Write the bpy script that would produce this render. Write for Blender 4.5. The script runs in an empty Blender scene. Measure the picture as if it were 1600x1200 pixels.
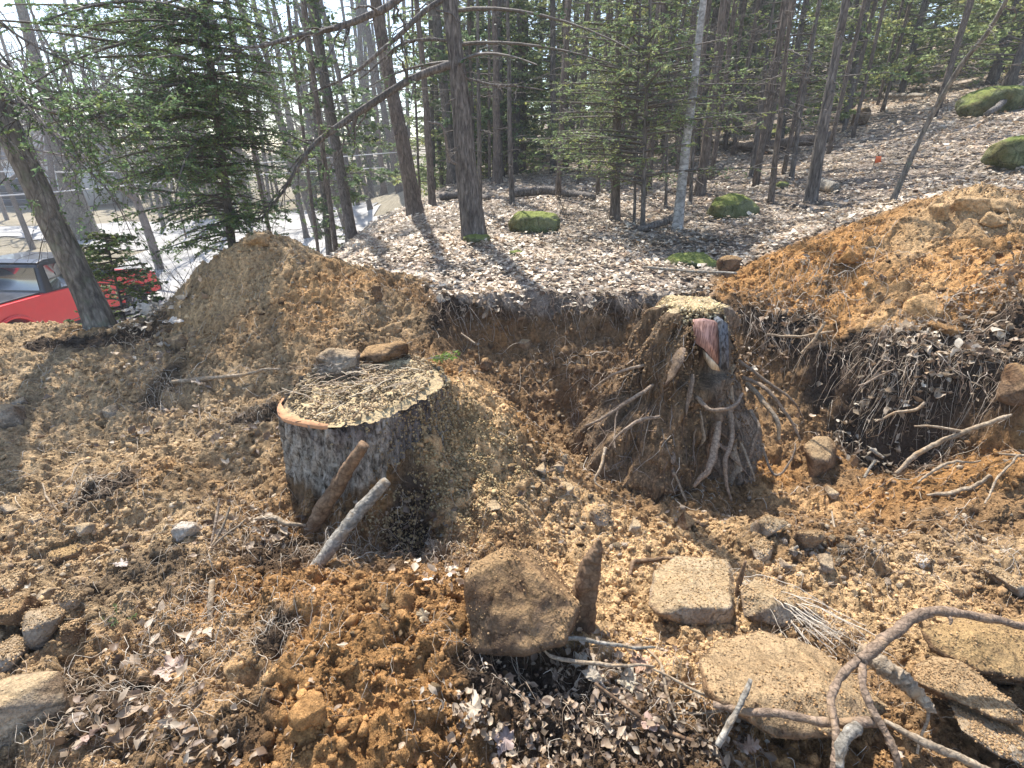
import bpy, bmesh, math, random
import numpy as np
from mathutils import Vector, Matrix

SC = bpy.context.scene
COL = SC.collection
random.seed(7)
RNG = np.random.default_rng(11)

# ------------------------------------------------------------------ camera, light, exposure
PITCH = math.radians(24.0)
CAM = np.array([0.0, 0.0, 1.6])
cam = bpy.data.cameras.new('camera')
cam.sensor_fit = 'HORIZONTAL'
cam.sensor_width = 36.0
cam.lens = 18.0
cam.clip_start = 0.02
cam.clip_end = 500.0
camo = bpy.data.objects.new('camera', cam)
camo.location = CAM
camo.rotation_euler = (math.radians(90) - PITCH, 0, 0)
COL.objects.link(camo)
SC.camera = camo

SUN_EL = math.radians(57)
SUN_AZ = math.radians(-24)          # measured from +Y towards +X
W_ = bpy.data.worlds.new('World')
SC.world = W_
W_.use_nodes = True
nt = W_.node_tree
nt.nodes.clear()
sky = nt.nodes.new('ShaderNodeTexSky')
sky.sky_type = 'NISHITA'
sky.sun_disc = False
sky.sun_elevation = SUN_EL
sky.sun_rotation = SUN_AZ
sky.air_density = 1.0
sky.dust_density = 1.0
sky.ozone_density = 1.0
bg = nt.nodes.new('ShaderNodeBackground')
bg.inputs['Strength'].default_value = 0.15
wo = nt.nodes.new('ShaderNodeOutputWorld')
nt.links.new(sky.outputs[0], bg.inputs[0])
nt.links.new(bg.outputs[0], wo.inputs[0])

sl = bpy.data.lights.new('sun', 'SUN')
sl.energy = 4.8
sl.angle = math.radians(0.53)
sl.color = (1.0, 0.955, 0.89)
so = bpy.data.objects.new('sun', sl)
sd = Vector((math.sin(SUN_AZ) * math.cos(SUN_EL), math.cos(SUN_AZ) * math.cos(SUN_EL), math.sin(SUN_EL)))
so.rotation_euler = sd.to_track_quat('Z', 'Y').to_euler()
so.location = (0, 0, 20)
COL.objects.link(so)

SC.view_settings.view_transform = 'Standard'
SC.view_settings.look = 'None'
SC.view_settings.exposure = 1.1
SC.view_settings.gamma = 1.0
SC.view_settings.use_curve_mapping = False
SC.cycles.use_denoising = True
SC.cycles.max_bounces = 6
SC.cycles.transparent_max_bounces = 4

# ------------------------------------------------------------------ pixel <-> world measuring helpers (photo is 1600 x 1200)
FPX = 800.0
FW = np.array([0, math.cos(PITCH), -math.sin(PITCH)])
UP = np.array([0, math.sin(PITCH), math.cos(PITCH)])

def pdir(px, py):
    return np.array([(px - 800) / FPX, 0, 0]) + (600 - py) / FPX * UP + FW

def at(px, py, Y):
    d = pdir(px, py)
    return CAM + d * (Y / d[1])

# ------------------------------------------------------------------ numpy noise
def _h(ix, iy, iz, seed):
    n = (ix.astype(np.int64) * 73856093) ^ (iy.astype(np.int64) * 19349663) ^ (iz.astype(np.int64) * 83492791) ^ (seed * 2654435761)
    n = n & 0xFFFFFFFF
    n = ((n ^ (n >> 15)) * 2246822519) & 0xFFFFFFFF
    n = ((n ^ (n >> 13)) * 3266489917) & 0xFFFFFFFF
    n = n ^ (n >> 16)
    return n / 4294967295.0

def vn(x, y, z=None, seed=0):
    x = np.asarray(x, float); y = np.asarray(y, float)
    z = np.zeros_like(x) if z is None else np.asarray(z, float)
    ix = np.floor(x); iy = np.floor(y); iz = np.floor(z)
    fx = x - ix; fy = y - iy; fz = z - iz
    fx = fx * fx * (3 - 2 * fx); fy = fy * fy * (3 - 2 * fy); fz = fz * fz * (3 - 2 * fz)
    r = 0
    for dz in (0, 1):
        wz = fz if dz else 1 - fz
        if dz and not fz.any():
            continue
        for dy in (0, 1):
            wy = fy if dy else 1 - fy
            for dx in (0, 1):
                wx = fx if dx else 1 - fx
                r = r + _h(ix + dx, iy + dy, iz + dz, seed) * wx * wy * wz
    return r * 2 - 1

def fbm(x, y, z=None, octv=4, seed=0, gain=0.5):
    a = 1.0; s = 0; t = 0
    for i in range(octv):
        s = s + a * vn(x, y, z, seed + i * 17)
        t += a
        a *= gain
        x = np.asarray(x) * 2.03 + 5.1; y = np.asarray(y) * 2.03 + 1.7
        z = None if z is None else np.asarray(z) * 2.03
    return s / t

def worley(x, y, seed=0):
    x = np.asarray(x, float); y = np.asarray(y, float)
    ix = np.floor(x); iy = np.floor(y)
    z = np.zeros_like(x)
    f1 = np.full_like(x, 9.0); f2 = np.full_like(x, 9.0); cid = np.zeros_like(x)
    for dy in (-1, 0, 1):
        for dx in (-1, 0, 1):
            cx = ix + dx; cy = iy + dy
            px = cx + _h(cx, cy, z, seed); py = cy + _h(cx, cy, z, seed + 5)
            d = np.hypot(px - x, py - y)
            c = _h(cx, cy, z, seed + 9)
            nearer = d < f1
            f2 = np.where(nearer, f1, np.minimum(f2, d))
            cid = np.where(nearer, c, cid)
            f1 = np.where(nearer, d, f1)
    return f1, f2, cid

def sst(a, b, x):
    t = np.clip((np.asarray(x, float) - a) / (b - a), 0, 1)
    return t * t * (3 - 2 * t)

# ------------------------------------------------------------------ mesh building
def np_mesh(name, v, quads=None, tris=None, cols=None, smooth=False):
    me = bpy.data.meshes.new(name)
    v = np.asarray(v, np.float32)
    q = np.zeros((0, 4), np.int32) if quads is None else np.asarray(quads, np.int32).reshape(-1, 4)
    t = np.zeros((0, 3), np.int32) if tris is None else np.asarray(tris, np.int32).reshape(-1, 3)
    me.vertices.add(len(v))
    me.vertices.foreach_set('co', v.ravel())
    nl = q.size + t.size
    me.loops.add(nl)
    me.loops.foreach_set('vertex_index', np.concatenate([q.ravel(), t.ravel()]))
    me.polygons.add(len(q) + len(t))
    me.polygons.foreach_set('loop_start', np.concatenate([np.arange(len(q)) * 4, q.size + np.arange(len(t)) * 3]).astype(np.int32))
    if smooth:
        me.polygons.foreach_set('use_smooth', np.ones(len(q) + len(t), bool))
    if cols is not None:
        a = me.color_attributes.new('Col', 'FLOAT_COLOR', 'POINT')
        c = np.ones((len(v), 4), np.float32)
        c[:, :3] = cols
        a.data.foreach_set('color', c.ravel())
    me.update(calc_edges=True)
    me.validate()
    return me

class Geo:
    def __init__(s):
        s.v = []; s.q = []; s.t = []; s.c = []; s.n = 0
    def add(s, v, quads=None, tris=None, col=(1, 1, 1)):
        v = np.asarray(v, float)
        if quads is not None and len(quads): s.q.append(np.asarray(quads) + s.n)
        if tris is not None and len(tris): s.t.append(np.asarray(tris) + s.n)
        c = np.asarray(col, float)
        s.c.append(np.broadcast_to(c, (len(v), 3)))
        s.v.append(v); s.n += len(v)
    def build(s, name, mat, parent=None, smooth=True, origin=None):
        v = np.concatenate(s.v)
        o0 = np.zeros(3) if origin is None else np.asarray(origin, float)
        me = np_mesh(name, v - o0, np.concatenate(s.q) if s.q else None, np.concatenate(s.t) if s.t else None,
                     np.concatenate(s.c), smooth)
        me.materials.append(mat)
        return link(name, me, parent, o0)

def link(name, me, parent=None, loc=None):
    o = bpy.data.objects.new(name, me)
    COL.objects.link(o)
    if loc is not None: o.location = loc
    if parent is not None:
        o.parent = parent
        if loc is not None:
            o.location = np.asarray(loc) - np.asarray(parent.location)
    return o

def thing(name, label, cat, loc=(0, 0, 0), group=None):
    o = bpy.data.objects.new(name, None)
    o.empty_display_size = 0.1
    COL.objects.link(o)
    o.location = loc
    return tag(o, label, cat, group)

def tag(o, label, cat, group=None, kind=None):
    o['label'] = label; o['category'] = cat
    if group: o['group'] = group
    if kind: o['kind'] = kind
    return o

def struct(o, label=None):
    o['kind'] = 'structure'
    if label: o['label'] = label
    return o

def norm(a):
    a = np.asarray(a, float)
    return a / (np.linalg.norm(a, axis=-1, keepdims=True) + 1e-12)

def catmull(P, n):
    P = np.asarray(P, float)
    if len(P) == 2:
        t = np.linspace(0, 1, n)[:, None]
        return P[0] * (1 - t) + P[1] * t
    Q = np.vstack([2 * P[0] - P[1], P, 2 * P[-1] - P[-2]])
    u = np.linspace(0, len(P) - 1 - 1e-9, n)
    i = u.astype(int); f = (u - i)[:, None]
    a, b, c, d = Q[i], Q[i + 1], Q[i + 2], Q[i + 3]
    return 0.5 * ((2 * b) + (c - a) * f + (2 * a - 5 * b + 4 * c - d) * f ** 2 + (3 * b - a - 3 * c + d) * f ** 3)

def tube(path, rad, sides=6, cap=True, rough=0.0, seed=0, flat=1.0):
    path = np.asarray(path, float); n = len(path)
    rad = np.broadcast_to(np.asarray(rad, float), (n,))
    T = norm(np.gradient(path, axis=0))
    ref = np.array([0, 0, 1.0]) if abs(T[0][2]) < 0.9 else np.array([1.0, 0, 0])
    A = norm(np.cross(T, ref)); B = norm(np.cross(A, T))
    an = np.arange(sides) / sides * 2 * math.pi
    r = rad[:, None] * np.ones((1, sides))
    if rough:
        r = r * (1 + rough * fbm(np.cos(an)[None, :] * 1.6 + seed * 3.1, np.sin(an)[None, :] * 1.6 + 7,
                                 (np.arange(n) * 0.55)[:, None] * np.ones((1, sides)), 3, seed))
    v = path[:, None, :] + r[..., None] * (np.cos(an)[None, :, None] * A[:, None, :] + flat * np.sin(an)[None, :, None] * B[:, None, :])
    v = v.reshape(-1, 3)
    i = np.arange(n - 1)[:, None] * sides; j = np.arange(sides)[None, :]; k = (j + 1) % sides
    q = np.stack([i + j, i + k, i + sides + k, i + sides + j], -1).reshape(-1, 4)
    t = []
    if cap:
        v = np.vstack([v, path[0], path[-1]])
        a = n * sides; b = a + 1
        for s_ in range(sides):
            t.append((a, (s_ + 1) % sides, s_)); t.append((b, (n - 1) * sides + s_, (n - 1) * sides + (s_ + 1) % sides))
    return v, q, np.array(t).reshape(-1, 3)

# ------------------------------------------------------------------ materials
def newmat(name):
    m = bpy.data.materials.new(name)
    m.use_nodes = True
    n = m.node_tree.nodes; l = m.node_tree.links
    b = n['Principled BSDF']
    return m, n, l, b

def node(n, typ, **kw):
    x = n.new(typ)
    for k, v in kw.items():
        if k in x.inputs.keys():
            x.inputs[k].default_value = v
        else:
            setattr(x, k, v)
    return x

def ramp(n, stops):
    r = n.new('ShaderNodeValToRGB')
    e = r.color_ramp.elements
    while len(e) < len(stops): e.new(0.5)
    for i, (p, c) in enumerate(stops):
        e[i].position = p
        e[i].color = (c[0], c[1], c[2], 1) if hasattr(c, '__len__') else (c, c, c, 1)
    return r

def mixc(n, l, a, b, fac, mode='MIX'):
    m = n.new('ShaderNodeMix'); m.data_type = 'RGBA'; m.blend_type = mode
    for idx, val in ((0, fac), (6, a), (7, b)):
        if isinstance(val, bpy.types.NodeSocket): l.new(val, m.inputs[idx])
        elif hasattr(val, '__len__'): m.inputs[idx].default_value = (*val[:3], 1)
        else: m.inputs[idx].default_value = val
    return m.outputs[2]

def bump(n, l, h, strength, dist, prev=None):
    b = n.new('ShaderNodeBump')
    b.inputs['Strength'].default_value = strength
    b.inputs['Distance'].default_value = dist
    l.new(h, b.inputs['Height'])
    if prev is not None: l.new(prev, b.inputs['Normal'])
    return b.outputs[0]

def mat_soil(name, rough=0.95, spec=0.15, fine=1.0):
    """colour comes from the kind of soil (Col), fine crumb relief from noise"""
    m, n, l, b = newmat(name)
    co = node(n, 'ShaderNodeTexCoord').outputs['Object']
    at_ = node(n, 'ShaderNodeAttribute', attribute_name='Col').outputs['Color']
    n1 = node(n, 'ShaderNodeTexNoise', Scale=38.0, Detail=6.0, Roughness=0.7); l.new(co, n1.inputs['Vector'])
    n2 = node(n, 'ShaderNodeTexNoise', Scale=220.0, Detail=3.0, Roughness=0.6); l.new(co, n2.inputs['Vector'])
    v1 = node(n, 'ShaderNodeTexVoronoi', Scale=120.0); l.new(co, v1.inputs['Vector'])
    r1 = ramp(n, [(0.33, 0.36), (0.5, 1.0), (0.66, 1.5)]); l.new(n1.outputs[0], r1.inputs[0])
    r2 = ramp(n, [(0.3, 0.72), (0.7, 1.3)]); l.new(n2.outputs[0], r2.inputs[0])
    c = mixc(n, l, at_, r1.outputs[0], 0.8, 'MULTIPLY')
    c = mixc(n, l, c, r2.outputs[0], 0.8, 'MULTIPLY')
    l.new(c, b.inputs['Base Color'])
    b.inputs['Roughness'].default_value = rough
    b.inputs['Specular IOR Level'].default_value = spec
    h = bump(n, l, n1.outputs[0], 1.0 * fine, 0.035)
    h = bump(n, l, v1.outputs['Distance'], 0.55 * fine, -0.006, h)
    h = bump(n, l, n2.outputs[0], 0.6 * fine, 0.004, h)
    l.new(h, b.inputs['Normal'])
    return m

def mat_bark(name, dark, light, scale=(30, 30, 5), bumpd=0.012, moss=None, rough=0.9, ring=False):
    m, n, l, b = newmat(name)
    co = node(n, 'ShaderNodeTexCoord').outputs['Object']
    mp = node(n, 'ShaderNodeMapping'); l.new(co, mp.inputs['Vector'])
    mp.inputs['Scale'].default_value = scale
    nz = node(n, 'ShaderNodeTexNoise', Scale=1.0, Detail=6.0, Roughness=0.65, Distortion=0.4); l.new(mp.outputs[0], nz.inputs['Vector'])
    vo = node(n, 'ShaderNodeTexVoronoi', Scale=1.2); vo.feature = 'DISTANCE_TO_EDGE'
    l.new(mixc(n, l, mp.outputs[0], nz.outputs['Color'], 0.35), vo.inputs['Vector'])
    big = node(n, 'ShaderNodeTexNoise', Scale=3.5, Detail=3.0); l.new(co, big.inputs['Vector'])
    r = ramp(n, [(0.3, dark), (0.52, [(a + c) / 2 for a, c in zip(dark, light)]), (0.7, light)]); l.new(nz.outputs[0], r.inputs[0])
    rv = ramp(n, [(0.0, 0.4), (0.18, 1.0)]); l.new(vo.outputs['Distance'], rv.inputs[0])
    rb = ramp(n, [(0.35, 0.75), (0.65, 1.2)]); l.new(big.outputs[0], rb.inputs[0])
    c = mixc(n, l, r.outputs[0], rv.outputs[0], 0.55, 'MULTIPLY')
    c = mixc(n, l, c, rb.outputs[0], 0.8, 'MULTIPLY')
    if moss:
        mz = node(n, 'ShaderNodeTexNoise', Scale=14.0, Detail=4.0); l.new(co, mz.inputs['Vector'])
        rm = ramp(n, [(0.52, 0.0), (0.66, moss[3])]); l.new(mz.outputs[0], rm.inputs[0])
        c = mixc(n, l, c, moss[:3], rm.outputs[0])
    l.new(c, b.inputs['Base Color'])
    b.inputs['Roughness'].default_value = rough
    b.inputs['Specular IOR Level'].default_value = 0.25
    h = bump(n, l, rv.outputs[0], 0.6, bumpd * 0.7)
    h = bump(n, l, nz.outputs[0], 0.9, bumpd, h)
    l.new(h, b.inputs['Normal'])
    return m

def mat_rock(name, base, dark, dust, dust_amt=0.7, sc=1.0, speck=True):
    """stone with dry soil lying on what faces up and caked in the pores"""
    m, n, l, b = newmat(name)
    co = node(n, 'ShaderNodeTexCoord').outputs['Object']
    n1 = node(n, 'ShaderNodeTexNoise', Scale=9.0 * sc, Detail=7.0, Roughness=0.65); l.new(co, n1.inputs['Vector'])
    n2 = node(n, 'ShaderNodeTexNoise', Scale=110.0 * sc, Detail=3.0, Roughness=0.6); l.new(co, n2.inputs['Vector'])
    vo = node(n, 'ShaderNodeTexVoronoi', Scale=70.0 * sc); l.new(co, vo.inputs['Vector'])
    r = ramp(n, [(0.3, dark), (0.62, base)]); l.new(n1.outputs[0], r.inputs[0])
    r2 = ramp(n, [(0.3, 0.65), (0.7, 1.3)]); l.new(n2.outputs[0], r2.inputs[0])
    c = mixc(n, l, r.outputs[0], r2.outputs[0], 0.8, 'MULTIPLY')
    big = node(n, 'ShaderNodeTexNoise', Scale=3.2 * sc, Detail=4.0, Roughness=0.6); l.new(co, big.inputs['Vector'])
    rbg = ramp(n, [(0.38, (1.0, .86, .72)), (0.5, (1, 1, 1)), (0.62, (1.25, 1.3, 1.35))]); l.new(big.outputs[0], rbg.inputs[0])
    c = mixc(n, l, c, rbg.outputs[0], 1.0, 'MULTIPLY')
    vc = node(n, 'ShaderNodeTexVoronoi', Scale=6.5 * sc); vc.feature = 'DISTANCE_TO_EDGE'; l.new(mixc(n, l, co, n1.outputs['Color'], .12), vc.inputs['Vector'])
    rvc = ramp(n, [(0.0, 0.0), (0.05, 1.0)]); l.new(vc.outputs['Distance'], rvc.inputs[0])
    c = mixc(n, l, c, rvc.outputs[0], .35, 'MULTIPLY')
    geo = node(n, 'ShaderNodeNewGeometry')
    sx = node(n, 'ShaderNodeSeparateXYZ'); l.new(geo.outputs['Normal'], sx.inputs[0])
    ad = node(n, 'ShaderNodeMath', operation='ADD'); l.new(sx.outputs['Z'], ad.inputs[0])
    n3 = node(n, 'ShaderNodeTexNoise', Scale=16.0 * sc, Detail=6.0, Roughness=0.75); l.new(co, n3.inputs['Vector'])
    l.new(n3.outputs[0], ad.inputs[1])
    rd = ramp(n, [(0.78, 0.0), (1.15, dust_amt)])
    ml = node(n, 'ShaderNodeMath', operation='MULTIPLY'); ml.inputs[1].default_value = 0.72
    l.new(ad.outputs[0], ml.inputs[0]); l.new(ml.outputs[0], rd.inputs[0])
    dc = mixc(n, l, dust, r2.outputs[0], 0.8, 'MULTIPLY')
    c = mixc(n, l, c, dc, rd.outputs[0])
    l.new(c, b.inputs['Base Color'])
    b.inputs['Roughness'].default_value = 0.92
    b.inputs['Specular IOR Level'].default_value = 0.12
    h = bump(n, l, n1.outputs[0], 1.0, 0.05)
    h = bump(n, l, rvc.outputs[0], 0.6, 0.012, h)
    h = bump(n, l, n3.outputs[0], 0.9, 0.02, h)
    h = bump(n, l, vo.outputs['Distance'], 0.5, -0.006, h)
    h = bump(n, l, n2.outputs[0], 0.8, 0.005, h)
    l.new(h, b.inputs['Normal'])
    return m

def mat_leafy(name, trans=0.35, rough=0.55, gain=1.0, spec=0.3):
    m, n, l, b = newmat(name)
    at_ = node(n, 'ShaderNodeAttribute', attribute_name='Col').outputs['Color']
    co = node(n, 'ShaderNodeTexCoord').outputs['Object']
    n1 = node(n, 'ShaderNodeTexNoise', Scale=60.0, Detail=2.0); l.new(co, n1.inputs['Vector'])
    r1 = ramp(n, [(0.3, 0.75 * gain), (0.7, 1.25 * gain)]); l.new(n1.outputs[0], r1.inputs[0])
    c = mixc(n, l, at_, r1.outputs[0], 1.0, 'MULTIPLY')
    l.new(c, b.inputs['Base Color'])
    b.inputs['Roughness'].default_value = rough
    b.inputs['Specular IOR Level'].default_value = spec
    tr = node(n, 'ShaderNodeBsdfTranslucent'); l.new(c, tr.inputs['Color'])
    mx = node(n, 'ShaderNodeMixShader'); mx.inputs[0].default_value = trans
    out = n['Material Output']
    l.new(b.outputs[0], mx.inputs[1]); l.new(tr.outputs[0], mx.inputs[2]); l.new(mx.outputs[0], out.inputs['Surface'])
    return m

def mat_plain(name, col, rough=0.6, metal=0.0, nscale=30, amt=0.25, bumpd=0.0, coat=0.0, spec=0.5):
    m, n, l, b = newmat(name)
    co = node(n, 'ShaderNodeTexCoord').outputs['Object']
    n1 = node(n, 'ShaderNodeTexNoise', Scale=nscale, Detail=5.0, Roughness=0.6); l.new(co, n1.inputs['Vector'])
    r1 = ramp(n, [(0.3, 1 - amt), (0.7, 1 + amt)]); l.new(n1.outputs[0], r1.inputs[0])
    c = mixc(n, l, col, r1.outputs[0], 1.0, 'MULTIPLY')
    l.new(c, b.inputs['Base Color'])
    b.inputs['Roughness'].default_value = rough; b.inputs['Metallic'].default_value = metal
    b.inputs['Coat Weight'].default_value = coat
    b.inputs['Specular IOR Level'].default_value = spec
    if bumpd: l.new(bump(n, l, n1.outputs[0], 0.7, bumpd), b.inputs['Normal'])
    return m

M = {}
M['soil'] = mat_soil('soil')
M['clod'] = mat_soil('soil_clod', fine=0.7)
M['sawdust'] = mat_soil('sawdust', fine=1.2)
M['litter'] = mat_leafy('dry_leaf', 0.25, 0.5, spec=0.45)
M['needle'] = mat_leafy('needles', 0.5, 0.5)
M['root'] = mat_bark('root_bark', (0.16, 0.11, 0.075), (0.42, 0.33, 0.24), (60, 60, 60), 0.003)
M['root_red'] = mat_bark('reddish_root_bark', (0.13, 0.09, 0.062), (0.40, 0.29, 0.205), (60, 60, 60), 0.006, moss=(.3, .2, .11, .7))
M['root_pale'] = mat_bark('pale_root_bark', (0.20, 0.145, 0.095), (0.52, 0.42, 0.30), (60, 60, 60), 0.004, moss=(.33, .22, .12, .8))
M['stick_grey'] = mat_bark('grey_stick_bark', (0.12, 0.105, 0.085), (0.46, 0.42, 0.35), (50, 50, 50), 0.006, moss=(.27, .19, .11, .7))
M['stick_brown'] = mat_bark('brown_stick_bark', (0.12, 0.07, 0.04), (0.3, 0.2, 0.12), (45, 45, 45), 0.004)
M['bark'] = mat_bark('pine_bark', (0.06, 0.05, 0.043), (0.32, 0.285, 0.25), (38, 38, 8), 0.02)
M['bark_brown'] = mat_bark('brown_bark', (0.085, 0.066, 0.052), (0.30, 0.245, 0.20), (36, 36, 10), 0.016)
M['bark_lean'] = mat_bark('lichen_bark', (0.08, 0.07, 0.06), (0.34, 0.31, 0.265), (30, 30, 9), 0.014, moss=(0.2, 0.23, 0.15, 0.35))
M['birch'] = mat_bark('pale_mottled_bark', (0.2, 0.19, 0.175), (0.66, 0.64, 0.6), (14, 14, 22), 0.003)
M['twig'] = mat_bark('twig_bark', (0.10, 0.085, 0.07), (0.26, 0.23, 0.2), (40, 40, 40), 0.002)
M['twig_grey'] = mat_bark('grey_twig_bark', (0.14, 0.12, 0.11), (0.32, 0.29, 0.26), (40, 40, 40), 0.002)
M['moss'] = mat_rock('mossy_stone', (0.19, 0.19, 0.10), (0.08, 0.10, 0.035), (0.21, 0.24, 0.065), 0.9, .8)
M['boulder'] = mat_rock('dirty_boulder', (0.22, 0.15, 0.09), (0.09, 0.06, 0.038), (0.42, 0.28, 0.13), 0.85)
M['brown_rock'] = mat_rock('brown_boulder', (0.22, 0.14, 0.08), (0.095, 0.062, 0.042), (0.40, 0.255, 0.125), 0.8)
M['pale_rock'] = mat_rock('pale_ochre_rock', (0.42, 0.34, 0.245), (0.2, 0.15, 0.105), (0.47, 0.34, 0.19), 0.7)
M['grey_rock'] = mat_rock('grey_rock', (0.34, 0.285, 0.22), (0.16, 0.12, 0.085), (0.42, 0.31, 0.19), 0.75)
M['orange_rock'] = mat_rock('orange_rock', (0.34, 0.235, 0.14), (0.15, 0.10, 0.065), (0.47, 0.33, 0.18), 0.65)
M['white_rock'] = mat_rock('white_rock', (0.60, 0.54, 0.46), (0.36, 0.29, 0.22), (0.6, 0.52, 0.42), 0.3)

# ------------------------------------------------------------------ terrain
B_PIX = [
 (0,1200,.85),(400,1200,.85),(800,1200,.92),(1200,1200,.95),(1600,1200,.95),
 (0,1080,1.1),(250,1050,1.15),(500,1020,1.12),(500,930,1.38),(470,885,1.6),(300,900,1.5),(640,905,1.45),(690,1000,1.2),(380,960,1.3),(600,960,1.27),
 (640,850,1.88),(760,1060,1.12),(820,1040,1.25),(0,960,1.4),(100,900,1.6),(0,820,1.95),(200,850,1.8),(300,800,1.85),(230,770,2.0),
 (150,745,2.35),(0,700,2.6),(100,640,3.0),(0,600,3.3),(200,600,3.2),(300,650,2.85),(0,540,3.9),(150,530,4.0),(0,508,4.4),(120,503,4.4),(230,500,4.4),
 (395,760,2.15),(560,800,1.88),(480,700,2.4),(695,612,2.47),(742,665,2.4),(640,692,2.02),(665,655,2.15),(600,752,1.93),(525,785,1.92),(450,790,1.95),(690,720,2.02),(720,640,2.42),(760,680,2.36),(800,725,2.3),(845,772,2.2),(700,700,2.2),(740,740,2.15),(790,790,2.05),(820,760,2.22),(720,760,2.15),(640,590,2.9),
 (560,400,6),(650,340,8),(740,378,6.3),(800,420,5),(800,463,4.3),(700,440,4.6),(600,430,4.9),(800,300,11),(800,275,14),(700,290,13),
 (1000,452,4.4),(1000,400,5.4),(1000,340,7.5),(1000,280,12),(1000,240,17),
 (1150,420,5.1),(1150,330,7.2),(1150,260,11),(1200,200,16),
 (1300,330,6.5),(1300,250,9.5),(1300,180,15),(1300,140,21),
 (1500,270,6.5),(1500,200,9),(1500,140,14),(1500,110,20),(1600,280,6),(1600,200,8),(1600,130,13),
 (395,367,4.3),(335,405,4.35),(300,432,4.35),(250,478,4.3),(450,388,4.3),(520,418,4.2),(600,452,4.1),(655,476,4.1),
 (395,430,4.0),(450,480,3.8),(350,500,3.8),(550,500,3.75),(600,540,3.5),(450,560,3.4),(350,580,3.3),(640,580,3.2),(280,540,3.8),(520,620,2.9),
 (1600,300,4.2),(1540,290,4.2),(1450,317,4.3),(1400,340,4.3),(1300,382,4.3),(1200,422,4.3),(1120,452,4.3),
 (1500,400,3.7),(1400,440,3.7),(1300,475,3.8),(1200,485,3.95),(1600,450,3.1),(1500,500,3.2),(1400,530,3.25),(1330,555,3.4),(1600,560,2.8),(1500,590,2.9),(1600,615,2.6),
]
B_W = [(-2,.2,.05),(0,.2,.02),(2,.2,-.05),(-2,-2,0),(2,-2,0),(-5,1,0),(-4,3,.15),(-6,3.5,.1),(5,1,-.05),(4,1.8,.1),
 (-4,5.6,-.5),(-3,5.6,-.35),(-6,6,-.9),(-5.5,8,-1.7),(-8,8,-2.2),(-10,10,-2.45),(-11,14,-2.5),(-4,8,-1.0),(-6.5,12,-2.1),(-9,20,-2.1),(-15,9,-2.5),(-14,24,-1.9),(-30,10,-2.2),
 (-2.2,5.3,.3),(-2.8,7,.1),(-2.9,9,.2),(-3.2,12,.2),(-4.5,14,-1.2),(-4,20,-.6),(-6,26,-1.2),(-1.3,5.1,.5),
 (4.6,5.2,1.3),(3.3,5.1,1.02),(2.3,5,.78),(5.5,3,1.1),(6,2.2,.9),(8,4.5,1.8),
 (25,20,6.),(25,10,5),(14,5,3.0),(9,1,2),(0,30,2.4),(10,35,5.5),(0,50,3.4),(22,50,9),(-10,40,-1.5),(-20,30,-2.1),(-30,50,-2.1),(-45,40,-2.1),(-10,80,0),(20,85,9),(50,40,12),(60,0,10),(-60,0,-2.2),(-60,80,0),(60,90,14),(0,-12,0),(-20,-12,-2),(20,-12,2)]
P_PIX = [(740,540,3.9),(850,555,3.85),(950,560,3.85),(850,620,3.5),(760,600,3.3),(850,660,3.2),(800,700,2.8),(900,740,2.6),(870,790,2.3),(1000,800,2.3),(1050,700,2.9),
 (1150,780,2.5),(1250,740,2.8),(1200,640,3.3),(1100,540,3.9),(1300,640,3.2),(1300,700,2.9),(1400,720,2.85),(1400,650,3.05),(1550,700,2.65),(1500,780,2.4),(1600,740,2.45),(1600,830,2.1),
 (1400,850,2.0),(1200,850,2.0),(1000,870,1.9),(900,880,1.85),(1100,950,1.6),(1300,950,1.6),(1500,950,1.6),(950,1000,1.4),(1200,1050,1.25),(1500,1100,1.15),(760,700,2.45),(820,760,2.22)]
P_W = [(4,2.4,-.1),(4,1.5,-.15),(6,2,-.1),(6,1,-.1),(0,.5,0),(2,.5,-.1),(-1,1.6,.05)]

def solve(pts):
    P = np.array(pts)
    c = 0.12
    D = np.sqrt(((P[:, None, :2] - P[None, :, :2]) ** 2).sum(-1) + c * c)
    w = np.linalg.solve(D - np.eye(len(P)) * 0.02, P[:, 2] - P[:, 2].mean())
    mz = P[:, 2].mean()
    def f(x, y):
        sh = x.shape
        x = x.ravel(); y = y.ravel(); r = np.full(x.shape, mz)
        for (a, b, _), ww in zip(P, w):
            r += ww * np.sqrt((x - a) ** 2 + (y - b) ** 2 + c * c)
        return r.reshape(sh)
    return f

FB = [tuple(at(*p)) for p in B_PIX] + B_W
for p in P_PIX[23:33]: FB.append(tuple(at(*p)))
fB = solve(FB)
fP = solve([tuple(at(*p)) for p in P_PIX] + P_W)
RIM = [(-.58, 4.12), (0., 4.22), (.55, 4.22), (1.1, 4.22), (1.75, 4.05), (2.0, 3.7), (2.3, 3.42), (2.55, 3.1), (2.95, 2.66), (4.2, 2.5), (9, 2.4),
       (9, .2), (1.6, .2), (.8, 1.0), (.5, 1.5), (.32, 2.1), (.0, 2.62), (-.38, 3.15), (-.6, 3.75)]

def seg_dist(x, y, poly):
    d = np.full(x.shape, 1e9); ins = np.zeros(x.shape, bool)
    n = len(poly)
    for i in range(n):
        ax, ay = poly[i]; bx, by = poly[(i + 1) % n]
        ex, ey = bx - ax, by - ay
        t = np.clip(((x - ax) * ex + (y - ay) * ey) / (ex * ex + ey * ey), 0, 1)
        d = np.minimum(d, np.hypot(x - ax - t * ex, y - ay - t * ey))
        c = ((ay > y) != (by > y)) & (x < (bx - ax) * (y - ay) / (by - ay + 1e-12) + ax)
        ins ^= c
    return np.where(ins, d, -d)

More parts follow.
